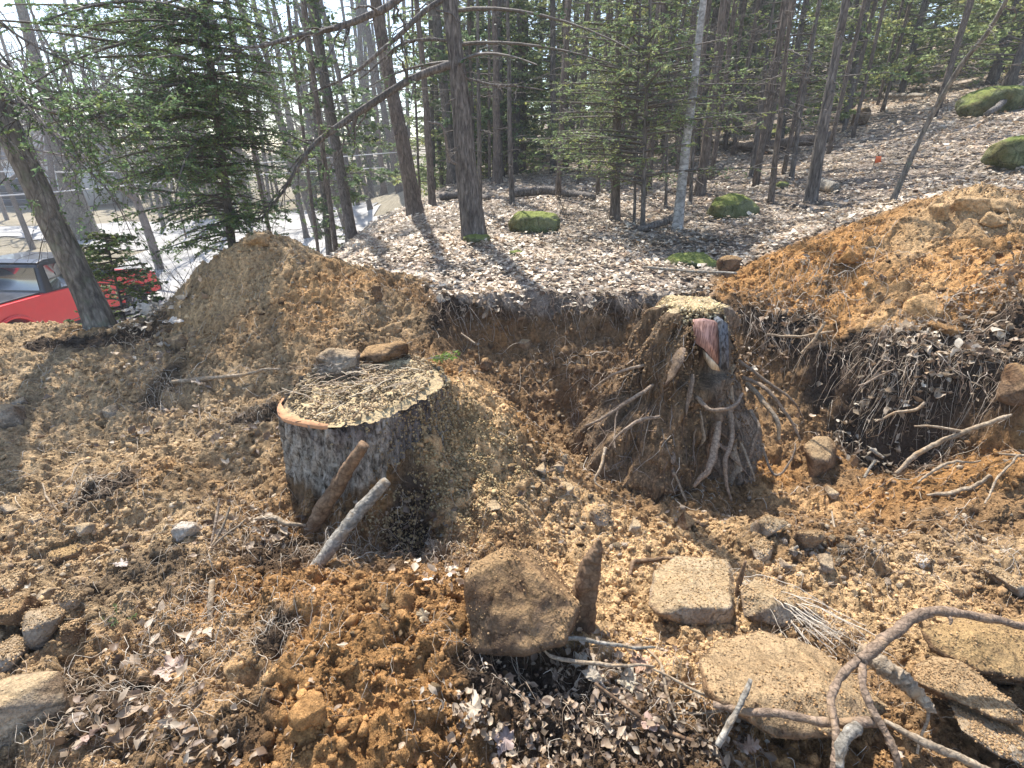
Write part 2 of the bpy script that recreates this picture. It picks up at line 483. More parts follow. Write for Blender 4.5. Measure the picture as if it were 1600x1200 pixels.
def axis(segs):
    out = [segs[0][0]]
    for a, b, s0, s1 in segs:
        x = a
        while x < b - 1e-6:
            t = (x - a) / (b - a)
            s = s0 * (s1 / s0) ** t
            x = min(b, x + s)
            out.append(x)
    return np.array(out)

GX = axis([(-90, -12, 6, .35), (-12, -4.6, .35, .04), (-4.6, -2.2, .03, .014), (-2.2, 2.4, .0095, .0095), (2.4, 4.8, .014, .03), (4.8, 14, .04, .3), (14, 90, .3, 6)])
GY = axis([(-14, .3, 2, .06), (.3, .7, .03, .01), (.7, 2.3, .0078, .0078), (2.3, 4.7, .011, .014), (4.7, 12, .03, .1), (12, 40, .12, .8), (40, 110, .8, 6)])
XX, YY = np.meshgrid(GX, GY)
warp = 0.07 * fbm(XX * 4, YY * 4, None, 4, 3)
sdv = seg_dist(XX, YY, RIM)
back = np.maximum(sst(3.4, 3.9, YY), sst(1.5, 1.9, XX) * sst(2.3, 2.7, YY))                       # the far rim is a crisp cut, the near side just blends
pitw = back * sst(-.02, .2, sdv + warp) + (1 - back) * sst(-.15, .55, sdv + warp)
HB = fB(XX, YY); HP = fP(XX, YY)
HP = HP - .24 * np.exp(-((XX - .15) / .75) ** 2 - ((YY - 3.45) / .5) ** 2) - .10 * np.exp(-((XX - 2.2) / .6) ** 2 - ((YY - 3.0) / .3) ** 2)
H = HB * (1 - pitw) + HP * pitw
# kinds of ground
nz1 = fbm(XX * 1.3, YY * 1.3, None, 4, 31)
nz2 = fbm(XX * 5, YY * 5, None, 4, 41)
rightpile = sst(0.0, .3, (XX - 1.55) + .5 * (4.3 - YY) * 0 + .25 * nz1) * sst(-.02, .12, 4.62 + .05 * (XX - 1.7) - YY + .10 * nz2)
leftpile = sst(.0, .3, (-.5 + .12 * nz2) - XX) * sst(0, .15, 4.75 - YY + .12 * nz2)
midcut = sst(0, .03, 4.18 + .07 * nz2 - YY)
dirt = np.clip(np.maximum(np.maximum(rightpile, leftpile), midcut), 0, 1)
litter = 1 - dirt
lowleft = sst(-2.6, -3.3, XX - .12 * nz1) * sst(4.6, 5.6, YY)   # downhill towards the drive
road = np.zeros_like(XX)
# relief
def relief(x, y, d):
    w1, w2, c1 = worley(x * 5 + .7 * vn(x * 6, y * 6, None, 77), y * 5 + .7 * vn(x * 6, y * 6, None, 78), 3)
    w3, w4, c3 = worley(x * 13 + .5 * vn(x * 18, y * 18, None, 71), y * 13 + .5 * vn(x * 18, y * 18, None, 72), 13)
    w5, w6, c5 = worley(x * 34, y * 34, 23)
    dome = lambda f, r: np.sqrt(np.clip(r * r - f * f, 0, None))
    r = .085 * fbm(x * 2.0, y * 2.0, None, 5, 51, .6) + .03 * (1 - np.abs(fbm(x * 7, y * 7, None, 4, 52)))
    lump = .05 * dome(w1, .5) * (c1 > .62) + .03 * dome(w3, .25 + .5 * c3) * (c3 > .35) + .012 * dome(w5, .3 + .5 * c5)
    r = r - .034 * (np.clip(.22 - np.abs(fbm(x * 9 + 2, y * 9, None, 4, 56)), 0, 1) / .22) ** 1.5 + .022 * (1 - np.abs(fbm(x * 15, y * 15, None, 3, 54)) * 2) + .013 * fbm(x * 40, y * 40, None, 3, 55)
    return r + lump
near = sst(9, 5.5, YY) * sst(7, 5, np.abs(XX))
H += near * dirt * (relief(XX, YY, dirt) - .035)
H += litter * (.03 * fbm(XX * 2, YY * 2, None, 4, 61) + near * .012 * fbm(XX * 12, YY * 12, None, 3, 62))
# small overhang of root mat: lip raised at the cut
lip = np.exp(-((sdv + warp + .06) / .07) ** 2) * back
H += .045 * lip
far = sst(12, 25, np.hypot(XX, YY))
H += far * .25 * fbm(XX * .2, YY * .2, None, 3, 63)

def hmap(A):
    def f(x, y):
        x = np.asarray(x, float); y = np.asarray(y, float)
        i = np.clip(np.searchsorted(GX, x) - 1, 0, len(GX) - 2); j = np.clip(np.searchsorted(GY, y) - 1, 0, len(GY) - 2)
        fx = np.clip((x - GX[i]) / (GX[i + 1] - GX[i]), 0, 1); fy = np.clip((y - GY[j]) / (GY[j + 1] - GY[j]), 0, 1)
        return (A[j, i] * (1 - fx) + A[j, i + 1] * fx) * (1 - fy) + (A[j + 1, i] * (1 - fx) + A[j + 1, i + 1] * fx) * fy
    return f
hz = hmap(H)

def G(px, py, lift=0.0):
    """the point of the ground that is seen at a photo pixel"""
    d = pdir(px, py)
    ts = np.concatenate([np.arange(.7, 8, .008), np.arange(8, 100, .05)])
    P = CAM + ts[:, None] * d
    below = P[:, 2] < hz(P[:, 0], P[:, 1])
    k = int(np.argmax(below)) if below.any() else len(ts) - 1
    p = P[k].copy()
    p[2] = hz(p[0], p[1]) + lift
    return p

def depth(p):
    return float(np.dot(np.asarray(p) - CAM, FW))

def pxm(w, p):
    """photo pixels to metres at a point"""
    return w / FPX * depth(p)

# --- soil colours (kind of soil, with some shade painted in)
def blob(px, py, rx, ry, s=.35):
    """patch of ground centred on what is seen at (px,py); rx, ry in metres"""
    c = G(px, py)
    d = np.hypot((XX - c[0]) / rx, (YY - c[1]) / ry) + s * nz2
    return sst(1.15, .6, d)

TAN = np.array([.37, .265, .155]); BROWN = np.array([.23, .145, .075]); ORANGE = np.array([.36, .195, .075])
OCHRE = np.array([.50, .345, .19]); HUMUS_SHADE = np.array([.05, .037, .028]); DARKB = np.array([.105, .068, .042]); GREYB = np.array([.33, .24, .145])
def lerp(a, b, t): return a * (1 - t[..., None]) + b * t[..., None]
C = np.broadcast_to(BROWN, XX.shape + (3,)).copy()
C = lerp(C, GREYB, sst(-1.0, -1.5, XX + .2 * nz1))
C = lerp(C, TAN, sst(.1, .5, nz1) * .5)
C = lerp(C, ORANGE * .8, sst(.0, .45, fbm(XX * 1.9, YY * 1.9, None, 4, 91)) * .6)
for (px, py, rx, ry, c, k) in [
    (520,980,.8,.45,ORANGE*.95,.55),(560,1120,.5,.35,ORANGE*.85,.55),(300,1080,.3,.3,TAN,.5),(300,830,.25,.3,TAN*1.05,.6),
    (740,690,.24,.5,OCHRE,.95),(690,750,.2,.2,OCHRE*.92,.9),(800,780,.22,.16,OCHRE*.95,.85),(900,800,.35,.25,OCHRE*.9,.75),(1000,860,.5,.3,OCHRE*.95,.85),
    (1100,840,.4,.25,OCHRE*.85,.7),(1250,930,.5,.25,OCHRE*.95,.85),(1400,960,.5,.3,OCHRE*.88,.8),(950,930,.4,.3,OCHRE,.85),(1100,1010,.5,.2,OCHRE,.85),(1500,880,.5,.25,TAN*1.1,.7),
    (1250,790,.35,.2,OCHRE*.7+ORANGE*.3,.7),(1190,735,.3,.2,ORANGE*.9,.8),(1450,760,.6,.2,ORANGE*.85,.7),(1400,690,.5,.2,ORANGE*.7,.7),
    (1230,440,.7,.6,ORANGE*1.05,.8),(1400,400,.8,.7,ORANGE*1.05,.85),(1550,350,.7,.6,TAN*1.05,.8),(1500,440,.7,.4,ORANGE*1.05,.75),(1400,480,.3,.25,OCHRE*.75,.6),
    (430,450,.8,.6,TAN*.95+ORANGE*.15,.9),(520,450,.5,.4,ORANGE*.8+BROWN*.3,.6),(600,500,.4,.3,TAN,.6),(390,390,.5,.4,TAN*1.08,.8),
    (100,620,.8,.6,GREYB*1.12,.6),(100,800,.6,.4,TAN*.95,.5),(350,540,.5,.3,BROWN*.95,.5)]:
    C = lerp(C, np.asarray(c), blob(px, py, rx, ry) * k)
for (px, py, rx, ry, k) in [(150,535,.55,.22,.95),(90,535,.3,.16,.8),(165,765,.2,.15,.95),(640,845,.16,.16,1.0),(600,880,.15,.08,.7),(400,655,.2,.13,.9),(250,600,.1,.3,.8),(235,510,.25,.15,.8),
    (440,870,.2,.12,.8),(220,900,.25,.16,.7),(430,985,.08,.06,.9),(120,1100,.25,.12,.8),(780,1060,.2,.12,.95),(830,1130,.3,.14,.7),(950,1120,.25,.13,.6),(880,1060,.25,.1,.8),(1000,1180,.4,.1,.8),
    (400,1130,.1,.08,.6),(330,1170,.3,.06,.5),(1240,510,.25,.12,1.0),(1320,555,.28,.14,1.0),(1400,575,.35,.16,.95),(1500,560,.5,.22,.85),(1600,540,.5,.25,.75),(1450,620,.4,.1,.7),(1290,600,.2,.1,.7),(1310,430,.12,.1,.5),(60,760,.1,.1,.2)]:
    C = lerp(C, HUMUS_SHADE, blob(px, py, rx, ry, .5) * k)  # humus patches; those beside the stump and under the centre boulder paint in shadow
C = lerp(C, HUMUS_SHADE, np.clip(np.exp(-((sdv + warp - .0) / .10) ** 2) * back * (dirt > .02), 0, .97))
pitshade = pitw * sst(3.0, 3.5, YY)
C = lerp(C, DARKB, pitshade * sst(-.2, .5, nz1) * .6)  # back wall of the pit darkened in the colour, painted shade for depth
# darker damp clods
w1, w2, c1 = worley(XX * 11, YY * 11, 5)
C *= (1 + .32 * (c1 - .5) * near)[..., None]
LIT = np.array([.40, .335, .27])
lw1, lw2, lc = worley(XX * 13, YY * 13, 8)
LC = np.broadcast_to(LIT, C.shape) * (.35 + .95 * lc)[..., None]
C = lerp(C, LC, litter)
C = lerp(C, np.array([.15, .11, .08]) * np.ones_like(C), litter * sst(-.1, .45, fbm(XX * 1.1, YY * 2.2, None, 4, 99)) * .5)
grassy = sst(-4.0, -6.0, XX) * sst(9, 12, YY)
C = lerp(C, np.array([.27, .235, .16]) * np.ones_like(C), grassy * .8)
C = C * (1 + dirt[..., None] * np.array([.34, .30, .22]))
C = np.clip(C, .01, .8)
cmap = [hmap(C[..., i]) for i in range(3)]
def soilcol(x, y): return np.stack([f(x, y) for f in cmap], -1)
litm = hmap(litter)

ny, nx = XX.shape
STEEP = np.hypot(np.gradient(H, GX, axis=1), np.gradient(H, GY, axis=0))
stm = hmap(np.clip(STEEP - .35, 0, 2.5))
ii = np.arange(ny - 1)[:, None] * nx + np.arange(nx - 1)[None, :]
quads = np.stack([ii, ii + 1, ii + nx + 1, ii + nx], -1).reshape(-1, 4)
V = np.stack([XX, YY, H], -1)
# push steep faces sideways a little so that the cut is ragged and not a smooth ramp
gz = np.stack([np.gradient(H, GX, axis=1), np.gradient(H, GY, axis=0)], -1)
steep = sst(.7, 2.0, np.hypot(gz[..., 0], gz[..., 1])) * near
V[..., 1] -= steep * (.035 * fbm(XX * 9, H * 14, None, 4, 66))
V[..., 0] -= steep * (.035 * fbm(YY * 9, H * 14, None, 4, 67))
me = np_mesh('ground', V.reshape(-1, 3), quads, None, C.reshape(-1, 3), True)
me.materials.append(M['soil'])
ground = struct(link('ground', me))
print('ground', len(quads))

# ------------------------------------------------------------------ generators
def multitube(paths, rad, sides=3):
    """many thin tubes at once: paths (N,n,3), rad (N,n)"""
    N, n, _ = paths.shape
    T = norm(np.gradient(paths, axis=1))
    ref = np.where(np.abs(T[..., 2:3]) < .9, np.array([0, 0, 1.0]), np.array([1.0, 0, 0]))
    A = norm(np.cross(T, ref)); B = np.cross(A, T)
    an = np.arange(sides) / sides * 2 * math.pi
    v = paths[:, :, None, :] + rad[:, :, None, None] * (np.cos(an)[:, None] * A[:, :, None, :] + np.sin(an)[:, None] * B[:, :, None, :])
    j = np.arange(sides); k = (j + 1) % sides
    i = np.arange(n - 1)[:, None] * sides
    q = np.stack([i + j, i + k, i + sides + k, i + sides + j], -1).reshape(1, -1, 4) + (np.arange(N) * n * sides)[:, None, None]
    return v.reshape(-1, 3), q.reshape(-1, 4)

def rand_rot(N, rng, tilt=None):
    if tilt is None:
        q = norm(rng.normal(size=(N, 4)))
    else:
        a = rng.uniform(0, 2 * math.pi, N); ax = norm(np.stack([rng.normal(size=N), rng.normal(size=N), np.zeros(N)], -1))
        b = np.abs(rng.normal(size=N)) * tilt
        qz = np.stack([np.cos(a / 2), 0 * a, 0 * a, np.sin(a / 2)], -1)
        qt = np.concatenate([np.cos(b / 2)[:, None], ax * np.sin(b / 2)[:, None]], 1)
        w1, x1, y1, z1 = qt.T; w2, x2, y2, z2 = qz.T
        q = np.stack([w1*w2-x1*x2-y1*y2-z1*z2, w1*x2+x1*w2+y1*z2-z1*y2, w1*y2-x1*z2+y1*w2+z1*x2, w1*z2+x1*y2-y1*x2+z1*w2], -1)
    w, x, y, z = q.T
    return np.stack([1-2*(y*y+z*z), 2*(x*y-z*w), 2*(x*z+y*w), 2*(x*y+z*w), 1-2*(x*x+z*z), 2*(y*z-x*w), 2*(x*z-y*w), 2*(y*z+x*w), 1-2*(x*x+y*y)], -1).reshape(N, 3, 3)

LEAF_V = np.array([(0, -.5, 0), (.20, -.28, .03), (.30, 0, .07), (.17, .25, .05), (0, .5, 0), (-.17, .25, .05), (-.30, 0, .07), (-.20, -.28, .03), (0, 0, -.02)])
LEAF_T = np.array([(8, i, (i + 1) % 8) for i in range(8)])
LEAF6_V = LEAF_V[[0, 1, 2, 4, 6, 7]]
LEAF6_T = np.array([(0, 1, 5), (1, 2, 4), (1, 4, 5), (2, 3, 4)])

def scatter(geo, bv, bt, pos, scale, R, cols, jit=0.0, rng=RNG, curl=None):
    N = len(pos)
    b = np.broadcast_to(bv, (N,) + bv.shape).copy()
    if jit: b = b * (1 + jit * rng.uniform(-1, 1, (N, len(bv), 1)))
    if curl is not None: b[..., 2] += curl[:, None] * (b[..., 0] ** 2 * 2.2 + b[..., 1] ** 2 * .9)
    s = np.asarray(scale, float)
    if s.ndim == 1: s = s[:, None] * np.ones((1, 3))
    v = np.einsum('nij,nkj->nki', R, b * s[:, None, :]) + pos[:, None, :]
    t = (bt[None] + (np.arange(N) * len(bv))[:, None, None]).reshape(-1, 3)
    c = np.repeat(cols, len(bv), 0)
    geo.add(v.reshape(-1, 3), None, t, c)

def ico(sub):
    bm = bmesh.new(); bmesh.ops.create_icosphere(bm, subdivisions=sub, radius=1)
    v = np.array([x.co[:] for x in bm.verts]); t = np.array([[x.index for x in f.verts] for f in bm.faces]); bm.free()
    return v, t
ICO1 = ico(1)
OCT = (np.array([(1, 0, 0), (0, 1, 0), (-1, 0, 0), (0, -1, 0), (0, 0, 1), (0, 0, -1.)]),
       np.array([(0, 1, 4), (1, 2, 4), (2, 3, 4), (3, 0, 4), (1, 0, 5), (2, 1, 5), (3, 2, 5), (0, 3, 5)]))

def rock_mesh(pts, res=.03, rough=.02, seed=0, smooth=2, freq=1.0):
    """angular stone: the hull of a few corner points, worn and pitted"""
    bm = bmesh.new()
    for p in pts: bm.verts.new(p)
    r = bmesh.ops.convex_hull(bm, input=bm.verts)
    bmesh.ops.delete(bm, geom=[g for g in set(r['geom_interior'] + r['geom_unused']) if isinstance(g, bmesh.types.BMVert) and g.is_valid], context='VERTS')
    bmesh.ops.triangulate(bm, faces=bm.faces)
    for _ in range(7):
        es = [e for e in bm.edges if e.calc_length() > res * 1.5]
        if not es or len(bm.verts) > 5000: break
        bmesh.ops.subdivide_edges(bm, edges=es, cuts=1)
        bmesh.ops.triangulate(bm, faces=bm.faces)
    for _ in range(smooth):
        bmesh.ops.smooth_vert(bm, verts=bm.verts, factor=.5, use_axis_x=True, use_axis_y=True, use_axis_z=True)
    bm.normal_update()
    v = np.array([x.co[:] for x in bm.verts]); nr = np.array([x.normal[:] for x in bm.verts])
    t = np.array([[x.index for x in f.verts] for f in bm.faces]); bm.free()
    size = np.ptp(v, axis=0).max(); f = freq * 3.2 / size
    d = fbm(v[:, 0] * f + seed, v[:, 1] * f, v[:, 2] * f, 4, seed) + .5 * (1 - 2 * np.abs(fbm(v[:, 0] * f * 2.2, v[:, 1] * f * 2.2 + seed, v[:, 2] * f * 2.2, 4, seed + 3)))
    v = v + nr * (d * rough * size)[:, None]
    return v, t

def ell_pts(a, b, c, rng, n=13, box=.35):
    p = norm(rng.normal(size=(n, 3)))
    p = np.sign(p) * np.abs(p) ** (1 - box)
    return p * np.array([a, b, c])

def rock(px, py, w, h, name, label, mat, yk=.8, sink=.3, seed=1, rot=0.0, res=None, cat='rock', group=None, lift=0.0, rough=.03, z0=None, box=.35):
    """stone resting on the ground: px,py is the middle of its foot in the photo; w,h its size there"""
    g = G(px, py)
    if z0 is not None: g = at(px, py, z0[1]); g[2] = z0[0]
    sx = pxm(w, g) / 2; sz = pxm(h, g) / 2 * .95
    rng = np.random.default_rng(seed)
    pts = ell_pts(sx, sx * yk, sz, rng, 13 if box > .2 else 30, box)
    pts[:, 0] *= sx / np.abs(pts[:, 0]).max(); pts[:, 2] *= sz / np.abs(pts[:, 2]).max()
    c, s = math.cos(rot), math.sin(rot)
    pts[:, :2] = pts[:, :2] @ np.array([[c, s], [-s, c]])
    v, t = rock_mesh(pts, res or max(sx / 9, .004), rough, seed)
    me = np_mesh(name, v, None, t, None, True); me.materials.append(M[mat])
    o = link(name, me, None, (g[0], g[1] + sx * yk * .4, g[2] + sz * (1 - 2 * sink) + lift))
    return tag(o, label, cat, group)

def pixrock(corners, name, label, mat, seed=1, res=.02, rough=.015, smooth=2, cat='rock'):
    pts = np.array([at(*c) for c in corners]); c0 = pts.mean(0)
    v, t = rock_mesh(pts - c0, res, rough, seed, smooth)
    me = np_mesh(name, v, None, t, None, True); me.materials.append(M[mat])
    return tag(link(name, me, None, c0), label, cat)

def wander(P, n, amp, seed, freq=3.0):
    p = catmull(P, n)
    L = np.concatenate([[0], np.cumsum(np.linalg.norm(np.diff(p, axis=0), axis=1))])
    for k in range(3):
        p[:, k] += amp * fbm(L * freq + seed * 7.3, np.full(n, k * 9.1 + seed), None, 3, seed + k)
    return p

def stick(pts, name, label, cat, mat, group=None, n=40, amp=.006, seed=1, rough=.25, sides=8, parent=None, flat=1.0):
    """root, stick or branch through points (px, py, lift above the ground in m, width in photo px) or (px,py,lift,w,Y,z?)"""
    P = []; R = []
    for q in pts:
        if len(q) == 5:
            p = at(q[0], q[1], q[4])
        else:
            p = G(q[0], q[1], q[2])
        P.append(p); R.append(pxm(q[3], p) / 2)
    p = wander(P, n, amp, seed)
    r = np.interp(np.linspace(0, 1, n), np.linspace(0, 1, len(R)), R)
    c = p.mean(0)
    g = Geo(); v, qd, t = tube(p, r, sides, True, rough, seed, flat); g.add(v, qd, t)
    o = g.build(name, M[mat], parent, True, origin=c if parent is None else np.asarray(parent.location))
    if parent is not None: o.location = (0, 0, 0)
    if cat: tag(o, label, cat, group)
    return o

def needles(geo, start, d, l, per, nl, nw, col, rng, flat=.25, var=.35):
    """flat sprays: needles left and right of many small twigs; start,d (N,3), l (N)"""
    N = len(start)
    if N == 0: return
    d = norm(d)
    S = norm(np.cross(d, np.array([0, 0, 1.0]) + rng.normal(size=(N, 3)) * flat))
    u = rng.uniform(0.02, 1, (N, per))
    side = np.where(rng.uniform(size=(N, per)) < .5, -1.0, 1.0)
    base = start[:, None] + d[:, None] * (l[:, None] * u)[..., None]
    nd = norm(d[:, None] * rng.uniform(.3, .9, (N, per, 1)) + S[:, None] * side[..., None] + rng.normal(size=(N, per, 3)) * .28)
    L = nl * rng.uniform(.6, 1.3, (N, per, 1)) * (1.1 - .5 * u[..., None])
    nrm = norm(np.cross(nd, S[:, None]) + rng.normal(size=(N, per, 3)) * .9)
    wd = norm(np.cross(nd, nrm)) * nw * .5
    tip = base + nd * L; mid = base + nd * L * .45
    v = np.stack([base, mid + wd, tip, mid - wd], 2).reshape(-1, 3)
    k = np.arange(N * per)[:, None] * 4 + np.arange(4)
    cv = (1 + var * rng.uniform(-1, 1, (N, 1, 1))) * (1 + .25 * rng.uniform(-1, 1, (N, per, 1))) * np.asarray(col)
    yel = rng.uniform(0, 1, (N, 1, 1)) ** 3
    cv = cv * (1 + yel * np.array([.6, .25, -.1]))
    c = np.repeat(cv.reshape(-1, 3), 4, 0)
    geo.add(v, k, None, c)

def bough(tw, wood, base, d, L, rng, r=.01, droop=.25, step=.07, tl=.3, upturn=0.0, matcol=(1, 1, 1), start=.15, fan=1.0):
    """one side branch: adds its wood tube and appends its small twigs (start, dir, length) to tw"""
    n = 9; u = np.linspace(0, 1, n)
    side = norm(np.cross(d, [0, 0, 1.0]))
    bend = rng.normal() * .12
    p = base + d * (u * L)[:, None] + np.array([0, 0, -1.0]) * (droop * L * u ** 1.8)[:, None] + side * (bend * L * u ** 2)[:, None]
    wood.append((p, np.linspace(r, r * .25, n)))
    m = max(3, int(L * (1 - start) / step))
    uu = rng.uniform(start, 1, m)
    i = np.clip((uu * (n - 1)).astype(int), 0, n - 2); f = (uu * (n - 1) - i)[:, None]
    P = p[i] * (1 - f) + p[i + 1] * f; D = norm(p[i + 1] - p[i])
    sg = np.where(rng.uniform(size=m) < .5, -1.0, 1.0)[:, None]
    td = norm(D * .8 + sg * side * .9 * fan * rng.uniform(.4, 1.2, (m, 1)) + rng.normal(size=(m, 3)) * .28 - np.array([0, 0, .2]))
    ll = tl * L ** .5 * (1.15 - uu) * rng.uniform(.6, 1.2, m)
    tw.append((P, td, ll))

def wood_geo(geo, wood, sides=4, col=(1, 1, 1)):
    if not wood: return
    P = np.stack([w[0] for w in wood]); R = np.stack([w[1] for w in wood])
    v, q = multitube(P, R, sides); geo.add(v, q, None, col)

def twig_geo(geo, tw, r=.002, k=4):
    S = np.concatenate([t[0] for t in tw]); D = np.concatenate([t[1] for t in tw]); L = np.concatenate([t[2] for t in tw])
    u = np.linspace(0, 1, k)[None, :, None]
    P = S[:, None] + D[:, None] * L[:, None, None] * u
    P[..., 2] -= (.12 * L[:, None] * u[..., 0] ** 2)
    v, q = multitube(P, np.linspace(r, r * .4, k)[None] * np.ones((len(S), 1)), 3); geo.add(v, q)
    return S, D, L

def trunk_geo(path, r0, r1, sides, n, seed, flare=.5, furrow=.05, rough=.1):
    p = catmull(path, n)
    u = np.linspace(0, 1, n)
    L = np.concatenate([[0], np.cumsum(np.linalg.norm(np.diff(p, axis=0), axis=1))])
    p[:, 0] += .012 * fbm(L * .9 + seed, L * 0, None, 3, seed) * L ** .5 * 1.5; p[:, 1] += .012 * fbm(L * .9 + seed, L * 0 + 5, None, 3, seed)
    r = r0 + (r1 - r0) * u
    r = r * (1 + flare * np.exp(-L / (1.6 * r0 + .05)))
    v, q, t = tube(p, r, sides, True)
    vv = v[:n * sides].reshape(n, sides, 3)
    an = np.arange(sides) / sides * 2 * math.pi
    ax = vv - p[:, None]
    a1 = np.cos(an)[None] * np.ones((n, 1)); b1 = np.sin(an)[None] * np.ones((n, 1)); hh = L[:, None] * np.ones((1, sides))
    k = rough * fbm(a1 * 1.3 + seed, b1 * 1.3, hh * 1.2, 3, seed)
    if furrow: k = k - furrow * (1 - np.abs(fbm(a1 * sides * .13, b1 * sides * .13 + seed, hh * 2.2, 3, seed + 8)) * 2.2).clip(0, 1)
    # root buttresses
    k = k + .35 * np.exp(-hh / (2.0 * r0 + .03)) * np.maximum(0, np.cos(an * 4 + seed))[None]
    vv += ax * k[..., None]
    v[:n * sides] = vv.reshape(-1, 3)
    return v, q, t, p

def dead_twigs(wood, path, rng, n, Lm, r, zmin=.25, zmax=1.0, droop=.15, up=0.0):
    m = len(path)
    for _ in range(n):
        k = rng.uniform(zmin, zmax) * (m - 1); i = int(min(k, m - 2)); b = path[i] * (1 - k + i) + path[i + 1] * (k - i)
        a = rng.uniform(0, 2 * math.pi)
        d = norm(np.array([math.cos(a), math.sin(a), rng.normal() * .25 + up]))
        L = Lm * rng.uniform(.35, 1.2)
        u = np.linspace(0, 1, 9)
        side = norm(np.cross(d, [0, 0, 1.0]))
        p = b + d * (u * L)[:, None] + np.array([0, 0, -1.0]) * (droop * L * u ** 2)[:, None] + side * (rng.normal() * .15 * L * u ** 2)[:, None]
        p[1:] += rng.normal(size=(8, 3)) * L * .018
        wood.append((p, np.linspace(r, r * .25, 9) * rng.uniform(.6, 1.2)))
        for _k in range(rng.integers(1, 4)):
            j = rng.integers(2, 8); dd = norm(d * .7 + side * rng.choice([-1, 1]) * .8 + rng.normal(size=3) * .25)
            wood.append((p[j] + dd * (u * L * rng.uniform(.2, .5))[:, None] - np.array([0, 0, .1 * L]) * (u ** 2)[:, None], np.linspace(r * .5, r * .15, 9)))

def make_tree(name, label, cat, base, top, r0, rt, mat, height=9.0, seed=1, twigs=14, twl=.6, twr=.008, sides=14, segs=40,
              boughs=None, needle=(.045, .02), ncol=(.05, .09, .045), group=None, moss_foot=False, furrow=.05, per=8, step=.08, tl=.28, path=None, flare=.5, twz=(.12, 1)):
    """trunk through base and a point higher up (continued to its height), with dead twigs and, if asked, leafy boughs"""
    rng = np.random.default_rng(seed)
    base = np.asarray(base, float); top = np.asarray(top, float)
    if path is None:
        d = (top - base) / (top[2] - base[2])
        end = base + d * height
        path = [base - d * .15, base + d * (top[2] - base[2]) * .5, top, end]
    root = thing(name, label, cat, base, group)
    hfull = path[-1][2] - base[2]
    rr1 = r0 + (rt - r0) * hfull / max(top[2] - base[2], .1); rr1 = max(rr1, r0 * .25)
    v, q, t, p = trunk_geo(path, r0, rr1, sides, segs, seed, flare, furrow)
    g = Geo(); g.add(v, q, t); g.build('trunk', M[mat], root, True, base)
    bpy.data.objects[-1] if False else None
    wood = []; tw = []
    if twigs: dead_twigs(wood, p, rng, twigs, twl, twr, *twz)
    if boughs:
        for (fz, az, L, dr) in boughs:
            k = fz * (len(p) - 1); i = int(min(k, len(p) - 2)); b = p[i] * (1 - k + i) + p[i + 1] * (k - i)
            d = norm(np.array([math.cos(az), math.sin(az), .12]))
            bough(tw, wood, b, d, L, rng, r=.006 + .008 * L, droop=dr, step=step, tl=tl)
    if wood:
        g = Geo(); wood_geo(g, wood, 4)
        S = None
        if tw: S = twig_geo(g, tw, .0022)
        o = g.build('branches', M['twig'], root, True, base); o['kind'] = 'stuff'
        if tw:
            g = Geo(); needles(g, S[0], S[1], S[2], per, needle[0], needle[1], ncol, rng)
            o = g.build('crown', M['needle'], root, False, base); o['kind'] = 'stuff'
    for ch in root.children: ch.location = (0, 0, 0)
    return root, p

def copy_tree(o, loc, rz, s, label=None, group=None):
    c = o.copy(); COL.objects.link(c)
    c.location = loc; c.rotation_euler = (0, 0, rz); c.scale = (s, s, s)
    if label: c['label'] = label
    if group: c['group'] = group
    for ch in list(o.children):
        d = ch.copy(); COL.objects.link(d); d.parent = c
    return c

def rboughs(rng, n, z0, z1, L0, L1, dr=.3, amin=0, amax=2 * math.pi):
    out = []
    for i in range(n):
        f = z0 + (z1 - z0) * (i + rng.uniform(0, 1)) / n
        t = (f - z0) / (z1 - z0 + 1e-9)
        out.append((f, rng.uniform(amin, amax), (L0 * (1 - t) + L1 * t) * rng.uniform(.7, 1.15), dr * rng.uniform(.6, 1.3)))
    return out

# ------------------------------------------------------------------ the drive beyond the left bank
def sheet(name, poly, res, z, mat, label=None):
    P = np.array(poly); x0, y0 = P.min(0); x1, y1 = P.max(0)
    xs = np.arange(x0, x1 + res, res); ys = np.arange(y0, y1 + res, res)
    X, Y = np.meshgrid(xs, ys)
    s = seg_dist(X, Y, poly) + .35 * fbm(X * .6, Y * .6, None, 3, 5)
    Z = hz(X, Y) + z
    n_ = len(xs); a = np.arange(len(ys) - 1)[:, None] * n_ + np.arange(n_ - 1)[None]
    ok = (s[:-1, :-1] > 0) & (s[1:, 1:] > 0)
    q = np.stack([a, a + 1, a + n_ + 1, a + n_], -1)[ok]
    me = np_mesh(name, np.stack([X, Y, Z], -1).reshape(-1, 3), q, None, None, True); me.materials.append(mat)
    return struct(link(name, me), label)
M['drive'] = mat_plain('drive_gravel', (.34, .325, .30), .9, 0, .9, .45, .03)
sheet('driveway', [(-15, 8), (-7.2, 8), (-6.2, 13), (-5.0, 20), (-7.0, 30), (-12, 38), (-16, 38), (-20, 34), (-32, 33), (-60, 33), (-60, 22), (-26, 27), (-16, 22), (-14.5, 15)], .5, .05, M['drive'],
      'pale sunlit gravel drive beyond the left bank')

